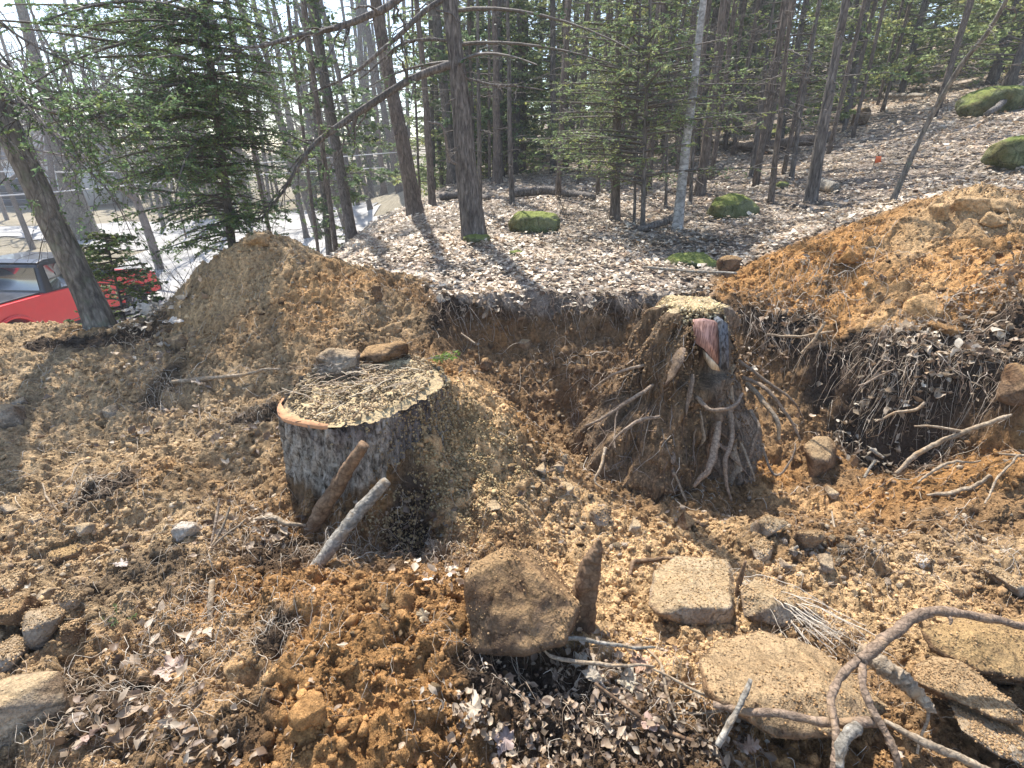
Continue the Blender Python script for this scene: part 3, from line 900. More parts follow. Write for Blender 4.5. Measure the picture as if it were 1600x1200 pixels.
# ------------------------------------------------------------------ far building
def box_geo(g, a, b, col=(1, 1, 1)):
    x0, y0, z0 = a; x1, y1, z1 = b
    v = [(x0,y0,z0),(x1,y0,z0),(x1,y1,z0),(x0,y1,z0),(x0,y0,z1),(x1,y0,z1),(x1,y1,z1),(x0,y1,z1)]
    g.add(v, [(0,3,2,1),(4,5,6,7),(0,1,5,4),(1,2,6,5),(2,3,7,6),(3,0,4,7)], None, col)
def box(name, a, b, mat, parent=None, bev=0.0):
    g = Geo(); c = (np.array(a) + np.array(b)) / 2
    box_geo(g, np.array(a) - c, np.array(b) - c)
    o = g.build(name, mat, None, False)
    o.location = c
    if parent is not None: o.parent = parent; o.location = c
    if bev:
        m = o.modifiers.new('bevel', 'BEVEL'); m.width = bev; m.segments = 2
    return o
M['siding'] = mat_plain('pale_siding', (.62, .64, .66), .7, 0, 3, .06)
M['dark_door'] = mat_plain('dark_garage_door', (.03, .033, .038), .5, 0, 6, .2)
M['roof_dark'] = mat_plain('roof_shingle', (.14, .14, .145), .9, 0, 10, .3)
bz = -2.1; bY = 42.0
bld = thing('garage_building', 'pale garage building with a wide dark panelled door beyond the drive', 'building', (-39.5, bY, bz))
box('wall', (-9, 1.0, 0), (5.2, 8, 3.6), M['siding'], bld)
box('door_surround', (-7.4, .86, 0), (3.4, .997, 2.25), M['siding'], bld)
for i in range(4):
    box('door_panel', (-7.1, .80, .1 + i * .5), (3.1, .857, .1 + i * .5 + .47), M['dark_door'], bld)
box('corner_board', (4.95, .9, 0), (5.3, .997, 3.6), M['siding'], bld)
g = Geo(); g.add([(-9.6, .3, 3.55), (5.8, .3, 3.55), (5.8, 4.5, 6.0), (-9.6, 4.5, 6.0), (5.8, 8.7, 3.55), (-9.6, 8.7, 3.55), (-9.6, .3, 3.4), (5.8, .3, 3.4), (5.8, 8.7, 3.4), (-9.6, 8.7, 3.4)],
      [(0, 1, 2, 3), (3, 2, 4, 5), (6, 9, 8, 7), (0, 6, 7, 1), (4, 8, 9, 5)], [(0, 3, 5), (1, 4, 2)])
o = g.build('roof', M['roof_dark'], bld, False); o.location = (0, 0, 0)

# power cables
M['cable'] = mat_plain('pale_cable', (.6, .6, .6), .5)
def cable(pix, Y0, Y1, name, label, w=2.0, x1=540):
    P = []
    for i, (px, py) in enumerate(pix):
        Y = Y0 + (Y1 - Y0) * i / (len(pix) - 1); P.append(at(px, py, Y))
    p = catmull(P, 30); g = Geo(); v, q, t = tube(p, pxm(w, p[10]) / 2, 6); g.add(v, q, t)
    return tag(g.build(name, M['cable'], None, True), label, 'cable')
cable([(-400, 332), (0, 306), (120, 297), (240, 286), (420, 272), (600, 262)], 16, 26, 'power_cable', 'lower pale overhead cable crossing in front of the garage door')
cable([(-400, 262), (0, 268), (150, 269), (230, 265), (400, 255), (620, 238)], 18, 28, 'power_cable', 'upper pale overhead cable running into the hemlock boughs')

# ------------------------------------------------------------------ red pickup
M['car_red'] = mat_plain('red_paint', (.62, .008, .01), .32, 0, 8, .05, 0, .25)
M['car_glass'] = mat_plain('dark_glass', (.015, .02, .022), .06, 0, 3, .1, 0, 1.0)
M['car_black'] = mat_plain('black_trim', (.02, .02, .022), .35, 0, 8, .1, 0, .4)
M['tyre'] = mat_plain('tyre_rubber', (.025, .025, .027), .85, 0, 40, .3, .003)
M['rim'] = mat_plain('alloy_rim', (.35, .35, .37), .3, .9, 8, .1)
M['lamp_red'] = mat_plain('tail_lamp', (.4, .01, .01), .15, 0, 8, .1, 0, 1)
M['lamp_clear'] = mat_plain('head_lamp', (.7, .7, .72), .15, 0, 8, .1, 0, 1)
def prism(name, prof, x0, x1, mat, parent, bev=.03, taper=0.0, ztaper=None):
    """profile in (Y,Z), extruded over X; taper pulls the sides in with height"""
    bm = bmesh.new(); n = len(prof)
    z0 = min(p[1] for p in prof); z1 = max(p[1] for p in prof)
    L = []
    for x, sg in ((x0, 1), (x1, -1)):
        L.append([bm.verts.new((x + sg * taper * (p[1] - z0) / (z1 - z0), p[0], p[1])) for p in prof])
    bm.faces.new(L[0][::-1]); bm.faces.new(L[1])
    for i in range(n): bm.faces.new((L[0][i], L[0][(i + 1) % n], L[1][(i + 1) % n], L[1][i]))
    bmesh.ops.recalc_face_normals(bm, faces=bm.faces)
    me = bpy.data.meshes.new(name); bm.to_mesh(me); bm.free(); me.materials.append(mat)
    o = link(name, me, None); o.parent = parent
    if bev:
        m = o.modifiers.new('bevel', 'BEVEL'); m.width = bev; m.segments = 3; m.limit_method = 'ANGLE'
    return o
TR = thing('pickup_truck', 'red pickup truck with black roof and bed cover parked beyond the left bank', 'truck', (-11.95, 9.7, hz(-11.6, 12.2)))
def arc(cy, r, n=9, z=.42): return [(cy - r * math.cos(a), z + r * math.sin(a)) for a in np.linspace(0, math.pi, n)]
RW, FWh = 1.15, 4.75
prism('body', [(0, .5), (0, 1.18), (.06, 1.24), (2.35, 1.24), (4.0, 1.20), (4.15, 1.26), (5.35, 1.16), (5.72, 1.0), (5.78, .5), (FWh + .52, .42)] + arc(FWh, .5)[::-1] + [(FWh - .52, .42), (RW + .52, .42)] + arc(RW, .5)[::-1] + [(RW - .52, .42)],
      -.97, .97, M['car_red'], TR, .05)
prism('cab', [(2.15, 1.2), (2.32, 1.86), (2.6, 1.93), (3.6, 1.91), (4.3, 1.22)], -.93, .93, M['car_black'], TR, .05, .16)
prism('roof', [(2.34, 1.90), (2.55, 1.955), (3.62, 1.935), (3.78, 1.86)], -.79, .79, M['car_black'], TR, .02, .03)
prism('bed_cover', [(.05, 1.245), (.05, 1.285), (2.1, 1.285), (2.1, 1.245)], -.86, .86, M['car_black'], TR, .015)
def pane(name, pts, mat=None):
    g = Geo(); P = np.array(pts, float); nrm = norm(np.cross(P[1] - P[0], P[2] - P[0])); n = len(P)
    g.add(np.vstack([P, P + nrm * .012]), None, [(0, i, i + 1) for i in range(1, n - 1)] + [(n, n + i + 1, n + i) for i in range(1, n - 1)])
    g.q.append(np.array([(i, (i + 1) % n, (i + 1) % n + n, i + n) for i in range(n)]))
    o = g.build(name, mat or M['car_glass'], None, False); o.parent = TR; return o
for s in (-1, 1):
    w = lambda z: s * (.935 - .16 * (z - 1.2) / .73 + .006)
    pane('side_window', [(w(1.28), 2.36, 1.28), (w(1.28), 3.12, 1.28), (w(1.82), 3.08, 1.82), (w(1.82), 2.45, 1.82)])
    pane('side_window', [(w(1.28), 3.18, 1.28), (w(1.28), 4.10, 1.28), (w(1.82), 3.58, 1.82), (w(1.82), 3.14, 1.82)])
pane('rear_window', [(-.8, 2.175, 1.3), (.8, 2.175, 1.3), (.73, 2.295, 1.8), (-.73, 2.295, 1.8)])
pane('windscreen', [(-.84, 4.24, 1.3), (.84, 4.24, 1.3), (.73, 3.72, 1.83), (-.73, 3.72, 1.83)])
for s in (-1, 1):
    for cy in (RW, FWh):
        hub = np.array([s * .86, cy, .42])
        g = Geo(); an = np.linspace(0, 2 * math.pi, 25)[:-1]
        prof = [(.24, -.13), (.36, -.14), (.40, -.10), (.415, 0), (.40, .10), (.36, .14), (.24, .13)]
        v = np.array([(x, r * math.cos(a), r * math.sin(a)) for r, x in prof for a in an])
        q = [(i * 24 + j, i * 24 + (j + 1) % 24, ((i + 1) % 7) * 24 + (j + 1) % 24, ((i + 1) % 7) * 24 + j) for i in range(7) for j in range(24)]
        g.add(v, q); wheel = g.build('wheel', M['tyre'], None, True); wheel.parent = TR; wheel.location = hub
        g = Geo()
        for k in range(6):
            a = k * math.pi / 3; c_, s_ = math.cos(a), math.sin(a)
            v = np.array([(s * .09, -.03, .03), (s * .09, .03, .03), (s * .09, .045, .25), (s * .09, -.045, .25), (s * .05, -.03, .03), (s * .05, .03, .03), (s * .05, .045, .25), (s * .05, -.045, .25)])
            v = np.stack([v[:, 0], v[:, 1] * c_ - v[:, 2] * s_, v[:, 1] * s_ + v[:, 2] * c_], -1)
            g.add(v, [(0, 1, 2, 3), (4, 7, 6, 5), (0, 3, 7, 4), (1, 5, 6, 2), (0, 4, 5, 1), (3, 2, 6, 7)])
        v, q, t = tube(np.array([(s * .02, 0, 0), (s * .10, 0, 0)]), .06, 12); g.add(v, q, t)
        rm = g.build('rim', M['rim'], None, False); rm.parent = wheel
        # flared arch
        p = np.array([(s * .985, y, z) for y, z in arc(cy, .53, 16)]); g = Geo(); v, q, t = tube(p, .045, 6); g.add(v, q, t)
        fl = g.build('wheel_arch', M['car_red'], None, True); fl.parent = TR
box('front_bumper', (-.95, 5.70, .42), (.95, 5.88, .68), M['car_black'], TR, .03)
box('rear_bumper', (-.93, -.16, .42), (.93, .02, .62), M['rim'], TR, .03)
for s in (-1, 1):
    box('tail_light', (s * .93 - .05, -.025, .85), (s * .93 + .05, .06, 1.16), M['lamp_red'], TR, .01)
    box('headlight', (s * .78 - .14, 5.66, .85), (s * .78 + .14, 5.76, 1.0), M['lamp_clear'], TR, .02)
    m_ = box('mirror', (s * 1.06 - .1, 3.92, 1.26), (s * 1.06 + .1, 4.0, 1.46), M['car_black'], TR, .02)
TR.rotation_euler = (0, 0, math.radians(-3))

# ------------------------------------------------------------------ trees one can tell apart
def pt(bx, by, tx, w, label, mat='bark_brown', name='tree', seed=1, height=9, top_y=0, wt=None, **kw):
    b = G(bx, by); t = at(tx, top_y, b[1] + (b[2] * 0))
    r0 = pxm(w, b) / 2; rt = pxm((wt or w * .8), t) / 2
    cat = kw.pop('cat', 'tree')
    return make_tree(name, label, cat, b, t, r0, rt, mat, height, seed, **kw)
rg = np.random.default_rng(5)
GRN_D = (.14, .22, .10); GRN_M = (.21, .28, .13); GRN_L = (.26, .34, .14)

main_b = G(741, 376); main_t = at(702, 0, main_b[1])
MT, mp = make_tree('pine_tree', 'thickest dark furrowed trunk with mossy foot, at the centre of the woodland edge', 'tree', main_b, main_t,
                   pxm(38, main_b) / 2, pxm(35, main_t) / 2, 'bark', 7, 3, twigs=10, twl=.5, sides=48, segs=150, furrow=.09, flare=.3, twz=(.2, .6),
                   boughs=rboughs(rg, 14, .55, .98, 2.0, .9), step=.14)
def limb(root, pix, name='limb', mat='bark', seed=1, n=36, tw=18, twl=.35, amp=.03, fol=None, thing_loc=None):
    """big limb drawn out from a trunk: (px, py, Y, width px)"""
    P = [at(a, b, c) for a, b, c, d in pix]; R = [pxm(d, p) / 2 for (a, b, c, d), p in zip(pix, P)]
    p = wander(P, n, amp, seed, 1.5); r = np.interp(np.linspace(0, 1, n), np.linspace(0, 1, len(R)), R)
    g = Geo(); v, q, t = tube(p, r, 8, True, .2, seed); g.add(v, q, t)
    rng = np.random.default_rng(seed)
    wood = []; twl_ = []
    for _ in range(tw):
        i = rng.integers(4, n - 1); T = norm(p[i] - p[i - 1]); d = norm(T * .8 + rng.normal(size=3) * .7)
        u = np.linspace(0, 1, 9); L = twl * rng.uniform(.4, 1.4)
        q_ = p[i] + d * (u * L)[:, None] - np.array([0, 0, .2 * L]) * (u ** 2)[:, None]; q_[1:] += rng.normal(size=(8, 3)) * .02 * L
        wood.append((q_, np.linspace(r[i] * .45, .0015, 9)))
        if fol:
            for _ in range(fol[0]):
                k = rng.integers(2, 9); twl_.append((q_[k][None], norm(d + rng.normal(size=3) * .5)[None], np.array([.16 * rng.uniform(.6, 1.4)])))
    wood_geo(g, wood, 4)
    if twl_: S = twig_geo(g, twl_, .0018)
    o = g.build(name, M[mat], root, True, np.asarray(root.location)); o.location = (0, 0, 0)
    if twl_:
        g = Geo(); needles(g, S[0], S[1], S[2], fol[1], fol[2], fol[3], fol[4], rng)
        f = g.build('needle_sprays', M['needle'], o, False, np.asarray(root.location)); f.location = (0, 0, 0); f['kind'] = 'stuff'
    return o
my = main_b[1]
limb(MT, [(712, 98, my, 12), (640, 125, my - .1, 11), (560, 175, my - .25, 10), (500, 215, my - .4, 8), (465, 255, my - .55, 6), (440, 300, my - .6, 4), (405, 345, my - .7, 2)], seed=4, tw=34, twl=.5, fol=(3, 10, .04, .018, GRN_D))
limb(MT, [(705, -8, my, 8), (660, 20, my - .1, 8), (600, 75, my - .3, 6), (540, 120, my - .4, 4), (480, 150, my - .5, 2)], seed=5, tw=18, twl=.4)
limb(MT, [(708, 64, my, 5), (640, 65, my - .1, 4), (600, 90, my - .2, 3), (560, 125, my - .3, 2)], seed=6, tw=12, twl=.3)
limb(MT, [(640, -20, my - .5, 11), (600, 12, my - .6, 11), (540, 38, my - .7, 9), (470, 55, my - .9, 7), (400, 72, my - 1.1, 4), (340, 70, my - 1.2, 2)], seed=7, tw=22, twl=.5, fol=(2, 8, .04, .018, GRN_D))
limb(MT, [(714, 120, my, 4), (760, 128, my - .1, 3.5), (800, 132, my - .2, 3), (850, 140, my - .3, 1.5)], seed=8, tw=14, twl=.35)
limb(MT, [(722, 262, my, 4), (705, 250, my - .2, 4), (690, 200, my - .35, 4), (668, 190, my - .4, 2)], seed=9, tw=6, twl=.2, mat='twig_grey')

pt(650, 338, 587, 25, 'second thickest brown trunk, left of and behind the thickest one', 'bark_brown', 'pine_tree', 11, 6.5, wt=22, twigs=26, twl=.9, sides=24, segs=70)
pt(498, 368, 373, 12, 'leaning dark trunk nearest the drive, left of the woodland edge', 'bark', 'young_hemlock', 12, 6.5, wt=9, twigs=30, twl=.9,
   boughs=rboughs(rg, 30, .2, .95, 1.0, .5), ncol=GRN_D, needle=(.045, .02), per=9)
pt(480, 374, 395, 8, 'very thin leaning stem beside the leaning dark trunk by the drive', 'bark', 'young_hemlock', 13, 7, wt=5, twigs=22, twl=.6)
pt(541, 366, 425, 6, 'slender leaning sapling rising over the corner of the leaf slope', 'bark', 'sapling', 14, 7, wt=4, twigs=20, twl=.6)
pt(625, 300, 565, 9, 'thin dark trunk rising between the second thickest trunk and the drive', 'bark', 'young_hemlock', 15, 6.5, twigs=26, twl=.9)
pt(676, 322, 652, 12, 'greyish trunk close behind the left side of the thickest trunk', 'bark_brown', 'pine_tree', 16, 6.5, twigs=22, twl=.8)
pt(579, 329, 500, 8, 'thin dark trunk at the foot of the leaf slope, leaning toward the drive', 'bark', 'young_hemlock', 17, 8, twigs=30, twl=.9, boughs=rboughs(rg, 14, .3, .95, 1.0, .5), ncol=GRN_D)
pt(560, 322, 462, 6, 'spindly dark sapling amid the thin trunks by the drive', 'bark', 'sapling', 18, 8, twigs=24, twl=.8)
pt(750, 330, 744, 8, 'narrow dark trunk just behind the right side of the thickest trunk', 'bark', 'young_hemlock', 19, 6.5, twigs=16, twl=.7)
pt(777, 287, 773, 14, 'dark trunk with moss at its foot, behind and right of the thickest trunk', 'bark_brown', 'pine_tree', 20, 8, twigs=18, twl=.9)
pt(800, 320, 792, 9, 'straight slim trunk left of the front mossy boulder', 'bark', 'young_hemlock', 21, 6.5, twigs=22, twl=.6)
pt(961, 343, 971, 16, 'brown trunk half hidden by the pale understory hemlock', 'bark_brown', 'pine_tree', 22, 6.5, twigs=22, twl=.6, sides=20,)
pt(1004, 358, 1014, 8, 'slender trunk just left of the pale birch-like tree', 'bark', 'understory_hemlock', 23, 6, wt=6, twigs=12, twl=.5,
   boughs=rboughs(rg, 70, .16, .75, 1.5, .7, .08), ncol=GRN_M, needle=(.036, .015), per=12, step=.05, tl=.36)
pt(990, 350, 1002, 5, 'thinnest stem left of the pale birch-like tree', 'bark', 'understory_hemlock', 24, 5, wt=4, twigs=10, twl=.4,
   boughs=rboughs(rg, 50, .2, .8, 1.5, .6, .08, 2.0, 5.8), ncol=GRN_M, needle=(.036, .015), per=12, step=.05, tl=.36)
pt(1040, 322, 1048, 5, 'thin straight sapling just behind the pale birch-like tree', 'bark', 'understory_hemlock', 25, 7, twigs=14, twl=.5,
   boughs=rboughs(rg, 20, .3, .9, 1.0, .6, .15), ncol=GRN_M, needle=(.045, .022))
pt(1058, 360, 1100, 16, 'pale smooth birch-like trunk with dark blotches', 'birch', 'birch_tree', 26, 6.5, wt=14, twigs=14, twl=.6, sides=28, segs=90, furrow=0)
pt(1093, 304, 1131, 17, 'brown trunk behind and right of the pale birch-like tree', 'bark_brown', 'pine_tree', 27, 7, twigs=24, twl=.7, sides=22, segs=60)
pt(1078, 320, 1094, 6, 'thin sapling between the pale birch-like tree and the brown trunk on its right', 'bark', 'sapling', 28, 8, twigs=14, twl=.5)
pt(1173, 278, 1210, 8, 'slim trunk above the upper end of the mossy boulder on the slope', 'bark', 'sapling', 29, 6.5, twigs=26, twl=.8, boughs=rboughs(rg, 12, .35, .9, .9, .5, .15), ncol=GRN_L)
pt(1204, 318, 1237, 10, 'slim trunk just right of the mossy boulder on the slope', 'bark_brown', 'young_hemlock', 30, 6.5, twigs=28, twl=.8)
pt(1236, 280, 1279, 8, 'thin trunk standing at the fallen log on the slope', 'bark', 'young_hemlock', 31, 6.5, twigs=26, twl=.8, boughs=rboughs(rg, 14, .35, .9, 1.0, .5, .15), ncol=GRN_L)
pt(1267, 314, 1321, 20, 'strong dark trunk on the open slope, right of the fallen log', 'bark', 'pine_tree', 32, 7.5, wt=14, twigs=16, twl=.6, sides=28, segs=90, flare=.35)
pt(1317, 208, 1334, 6, 'short broken dead stem near the small grey stump', 'bark', 'dead_sapling', 33, 1.2, top_y=130, twigs=8, twl=.5)
pt(1412, 130, 1450, 10, 'pale grey trunk high on the slope amid light green boughs', 'birch', 'tree', 34, 10, twigs=10, twl=.8, furrow=0)
sp = G(1390, 320)
make_tree('leaning_sapling', 'leaning forked sapling behind the right spoil heap', 'tree', sp, at(1500, 104, sp[1]), pxm(9, sp) / 2, pxm(6, sp) / 2, 'bark_lean', 5, 35,
          twigs=22, twl=.6, twr=.006, path=[sp - [0, 0, .1], at(1420, 255, sp[1]), at(1448, 195, sp[1]), at(1500, 104, sp[1] - .2), at(1545, 45, sp[1] - .4), at(1600, -60, sp[1] - .6)])
# leaning tree at the truck
lb = at(150, 492, 4.3); lb[2] = hz(lb[0], lb[1]); lY = lb[1]
LT, lp = make_tree('leaning_tree', 'leaning grey trunk with lichen standing in front of the red pickup', 'tree', lb, at(0, 180, lY), pxm(37, lb) / 2, pxm(31, lb) / 2, 'bark_lean', 8, 36,
          twigs=0, sides=36, segs=110, furrow=.05, path=[lb - [0, 0, .2], at(147, 482, lY), at(118, 420, lY), at(82, 345, lY), at(55, 285, lY), at(20, 215, lY), at(-20, 110, lY), at(-60, -40, lY), at(-110, -300, lY)])
limb(LT, [(-10, 150, lY, 6), (60, 172, lY - .1, 6), (130, 182, lY - .15, 5), (230, 178, lY - .2, 2)], seed=41, tw=46, twl=.55, fol=(6, 12, .036, .016, GRN_D))
limb(LT, [(-20, 110, lY, 5), (40, 160, lY - .2, 4), (110, 235, lY - .4, 3), (170, 300, lY - .5, 2), (210, 380, lY - .5, 1)], seed=42, tw=30, twl=.4, fol=(2, 8, .036, .016, GRN_D))
limb(LT, [(-20, 20, lY, 4), (50, 70, lY, 3.5), (140, 110, lY, 3), (210, 160, lY, 2)], seed=43, tw=26, twl=.6, fol=(2, 9, .036, .016, GRN_D))
limb(LT, [(-20, 60, lY + .5, 4), (30, 120, lY + .5, 3), (80, 150, lY + .5, 3), (150, 215, lY + .5, 1.5)], seed=44, tw=34, twl=.5, fol=(5, 12, .036, .016, GRN_D))
limb(LT, [(0, 200, lY - .2, 2.5), (40, 245, lY - .3, 2), (75, 330, lY - .4, 1.5), (60, 420, lY - .4, 1)], seed=45, tw=16, twl=.4)
# big trunk across the drive
fb = at(132, 372, 17.0); fb[2] = hz(fb[0], fb[1])
fb2 = G(132, 374)
make_tree('oak_tree', 'broad grey trunk on the grass verge beyond the red pickup', 'tree', fb2, at(85, 200, fb2[1]), pxm(38, fb2) / 2, pxm(26, fb2) / 2, 'bark_lean', 12, 37, twigs=14, twl=2.5, twr=.03, sides=20, segs=60, flare=.3)

# dark hemlock on the left, foliage reaching over the drive
hb = at(350, 400, 6.0); hb[2] = hz(hb[0], hb[1])
hr = np.random.default_rng(8)
bo = []
for i in range(300):
    f = hr.uniform(.2, .45) if i % 3 == 0 else (hr.uniform(.42, .70) if i % 7 else hr.uniform(.68, .95)); a = hr.uniform(0, 2 * math.pi)
    L = hr.choice([.5, .9, 1.3, 1.7]) * hr.uniform(.8, 1.15) * (1.0 if math.cos(a) < .3 else .72) * min(1.0, .42 + .85 * f)
    bo.append((f, a, L, hr.uniform(-.05, .5)))
make_tree('hemlock_tree', 'dense dark green hemlock overhanging the drive left of the thin trunks', 'tree', hb, at(318, 0, hb[1]), .05, .04, 'bark', 7.0, 38, twigs=20, twl=.8,
          boughs=bo, ncol=GRN_D, needle=(.036, .017), per=17, step=.05, tl=.5)
# small evergreen over the truck
sb = at(195, 500, 4.9); sb[2] = hz(sb[0], sb[1])
make_tree('hemlock_sapling', 'small hemlock sapling growing over the front of the red pickup', 'tree', sb, sb + np.array([.05, 0, .8]), .012, .01, 'bark', 1.0, 39, twigs=4, twl=.3, twr=.003,
          boughs=rboughs(hr, 90, .05, .95, .55, .2, .1), ncol=(.14, .2, .08), needle=(.03, .014), per=20, step=.035, tl=.25)
# bare shrub at the heap
def bare_shrub(px, py, n, h, name, label, seed, spread=.5, r=.004, Y=None):
    g0 = G(px, py) if Y is None else at(px, py, Y)
    if Y is not None: g0[2] = hz(g0[0], g0[1])
    rng = np.random.default_rng(seed); wood = []
    for _ in range(n):
        d = norm(np.array([rng.normal() * spread, rng.normal() * spread, 1.0])); L = h * rng.uniform(.5, 1.15); u = np.linspace(0, 1, 9)
        p = g0 + rng.normal(size=3) * [.05, .05, 0] + d * (u * L)[:, None] + (rng.normal(size=3) * [.25, .25, .05]) * (L * u ** 2)[:, None]
        wood.append((p, np.linspace(r, r * .3, 9)))
        for _k in range(5):
            j = rng.integers(3, 9); dd = norm(d + rng.normal(size=3) * .7)
            wood.append((p[j] + dd * (u * L * rng.uniform(.15, .4))[:, None], np.linspace(r * .5, r * .2, 9)))
    g = Geo(); wood_geo(g, wood, 3)
    return tag(g.build(name, M['twig'], None, True, g0), label, 'shrub')
bare_shrub(300, 440, 8, .9, 'bare_shrub', 'leafless twiggy shrub behind the left shoulder of the spoil heap', 51, .5, Y=4.8)
bare_shrub(255, 480, 9, .7, 'bare_shrub', 'leafless twiggy shrub between the red pickup and the spoil heap', 52, .6, Y=4.7)
bare_shrub(470, 385, 10, .9, 'bare_shrub', 'leafless brush at the top right of the left spoil heap', 53, .6, Y=6.3)
bare_shrub(880, 340, 9, .7, 'bare_shrub', 'leafless twiggy bush behind the front mossy boulder', 54, .7)
bare_shrub(1290, 235, 9, .9, 'bare_shrub', 'leafless bush above the fallen log on the slope', 55, .7)

# ------------------------------------------------------------------ background trees: prototypes and copies
def proto(kind, seed):
    rng = np.random.default_rng(seed)
    H_ = 13.0
    b = np.zeros(3); lean = rng.normal(size=2) * .03
    top = np.array([lean[0] * 6, lean[1] * 6, 6.0])
    if kind == 'dark':
        bo = rboughs(rng, 46, .14, .97, 1.9, .7, .15)
        return make_tree('forest_tree', '-', 'tree', b, top, .15, .13, 'bark', H_, seed, twigs=34, twl=1.1, twr=.012, sides=8, segs=14, boughs=bo, ncol=(.14, .20, .10), needle=(.13, .07), per=12, step=.10, tl=.55)[0]
    if kind == 'light':
        bo = rboughs(rng, 64, .05, .97, 2.3, .8, .06)
        return make_tree('forest_tree', '-', 'tree', b, top, .10, .08, 'bark', 9, seed, twigs=16, twl=1.1, twr=.010, sides=8, segs=14, boughs=bo, ncol=(.27, .34, .16), needle=(.12, .06), per=12, step=.10, tl=.55)[0]
    return make_tree('forest_tree', '-', 'tree', b, top, .15, .12, 'bark_brown', H_, seed, twigs=60, twl=1.3, twr=.013, sides=8, segs=14, boughs=rboughs(rg, 8, .6, .97, 1.4, .8), needle=(.10, .045), per=6, step=.14, tl=.4)[0]
def slim(seed):
    rng = np.random.default_rng(seed)
    return make_tree('slender_tree', '-', 'tree', np.zeros(3), np.array([rng.normal() * .15, 0, 6.0]), .055, .045, 'bark_brown', 9, seed, twigs=46, twl=1.0, twr=.009, sides=8, segs=14, flare=.2, boughs=rboughs(rng, 5, .6, .97, 1.0, .6), needle=(.09, .04), per=6, step=.14, tl=.35)[0]
PROTO = {'slim': [slim(231), slim(232)], 'dark': [proto('dark', 201), proto('dark', 202)], 'light': [proto('light', 211), proto('light', 212)], 'bare': [proto('bare', 221), proto('bare', 222), proto('bare', 223)]}
used = set()
def place(kind, x, y, s, label, group):
    k = random.randrange(len(PROTO[kind])); pr = PROTO[kind][k]
    z = float(hz(x, y)) - .05
    if (kind, k) not in used:
        used.add((kind, k)); o = pr
        o.location = (x, y, z); o.scale = (s, s, s); o['label'] = label; o['group'] = group; o.rotation_euler = (0, 0, random.uniform(0, 6.28))
        return o
    return copy_tree(pr, (x, y, z), random.uniform(0, 6.28), s, label, group)
taken = []
def free(x, y, d):
    for a, b in taken:
        if (a - x) ** 2 + (b - y) ** 2 < d * d: return False
    taken.append((x, y)); return True
rb = random.Random(3)
def zone(n, x0, x1, y0, y1, kinds, label, group, s0=.8, s1=1.2, dmin=.7, cond=None):
    c = 0; tries = 0
    while c < n and tries < 4000:
        tries += 1
        y = rb.uniform(y0, y1); t = rb.uniform(0, 1); x = x0 * y + (x1 - x0) * y * t      # x0,x1 as slopes x/y
        if cond and not cond(x, y): continue
        if not free(x, y, dmin): continue
        kd = rb.choice(kinds)
        place(kd, x, y, rb.uniform(s0, s1), label[kd], group); c += 1
zone(34, -.2, .02, 13, 24, ['slim', 'dark', 'light'], {'light': 'light green conifer in the thicket left of and behind the thickest trunk', 'slim': 'slender bare-limbed trunk in the thicket left of and behind the thickest trunk', 'dark': 'dark green conifer in the thicket left of and behind the thickest trunk'}, 'thicket behind the thickest trunk', .55, .8, .6, lambda x, y: x > -2.6)
zone(46, .02, .42, 13, 27, ['light', 'dark', 'slim', 'light', 'bare'], {'light': 'light green conifer in the dense stand between the thickest trunk and the pale birch-like tree', 'slim': 'slender bare-limbed trunk in the dense stand between the thickest trunk and the pale birch-like tree', 'bare': 'bare-limbed dark trunk in the dense stand between the thickest trunk and the pale birch-like tree', 'dark': 'dark conifer in the dense stand between the thickest trunk and the pale birch-like tree'}, 'dense stand in the middle of the wood', .6, .9, .7)
zone(50, .36, .9, 12.5, 28, ['light', 'slim', 'light', 'light'], {'slim': 'slender trunk among the light green conifers on the upper slope', 'light': 'light green conifer on the upper slope right of the pale birch-like tree', 'bare': 'bare-limbed trunk on the upper slope right of the pale birch-like tree'}, 'trees on the upper slope', .6, .95, .9)
zone(34, .8, 1.2, 14.5, 32, ['dark', 'bare', 'light', 'light'], {'dark': 'dark conifer in the stand at the top right corner of the slope', 'bare': 'bare-limbed trunk in the stand at the top right corner of the slope', 'light': 'light green conifer in the stand at the top right corner of the slope'}, 'stand at the top of the slope', .55, .85, .8)
zone(26, .06, .5, 8.5, 15, ['slim'], {'slim': 'slim bare trunk standing at the front of the dense stand right of the thickest trunk'}, 'slim trunks at the front of the stand', .6, .9, .7)
zone(10, .3, .75, 10, 16, ['slim'], {'slim': 'slim bare trunk among the leaves on the open slope'}, 'slim trunks on the open slope', .6, .9, 1.2)
zone(34, -.3, 1.1, 30, 48, ['dark', 'bare', 'light'], {'dark': 'far dark conifer deep in the wood behind the nearer stands', 'bare': 'far bare trunk deep in the wood behind the nearer stands', 'light': 'far light green conifer deep in the wood behind the nearer stands'}, 'far trees deep in the wood', .8, 1.3, 1.2)
zone(22, -.72, -.28, 44, 62, ['dark', 'bare'], {'dark': 'far dark conifer beyond the end of the drive', 'bare': 'far bare trunk beyond the end of the drive'}, 'far trees beyond the drive', .6, 1.0, 1.4)
zone(34, -.95, -.2, 34, 52, ['dark', 'bare', 'dark'], {'dark': 'dark conifer in the belt of trees across the drive', 'bare': 'bare trunk in the belt of trees across the drive'}, 'belt of trees across the drive', .8, 1.4, 1.5, lambda x, y: not (-46 < x < -22 and y < 46))
zone(12, -.62, -.3, 9.5, 26, ['dark', 'slim', 'slim'], {'slim': 'slender bare tree beside the drive behind the dense hemlock', 'dark': 'dark conifer beside the drive behind the dense hemlock', 'bare': 'bare-limbed tree beside the drive behind the dense hemlock'}, 'trees beside the drive behind the hemlock', .6, .9, 1.2, lambda x, y: -4.8 < x < -3.2 or x < -16)

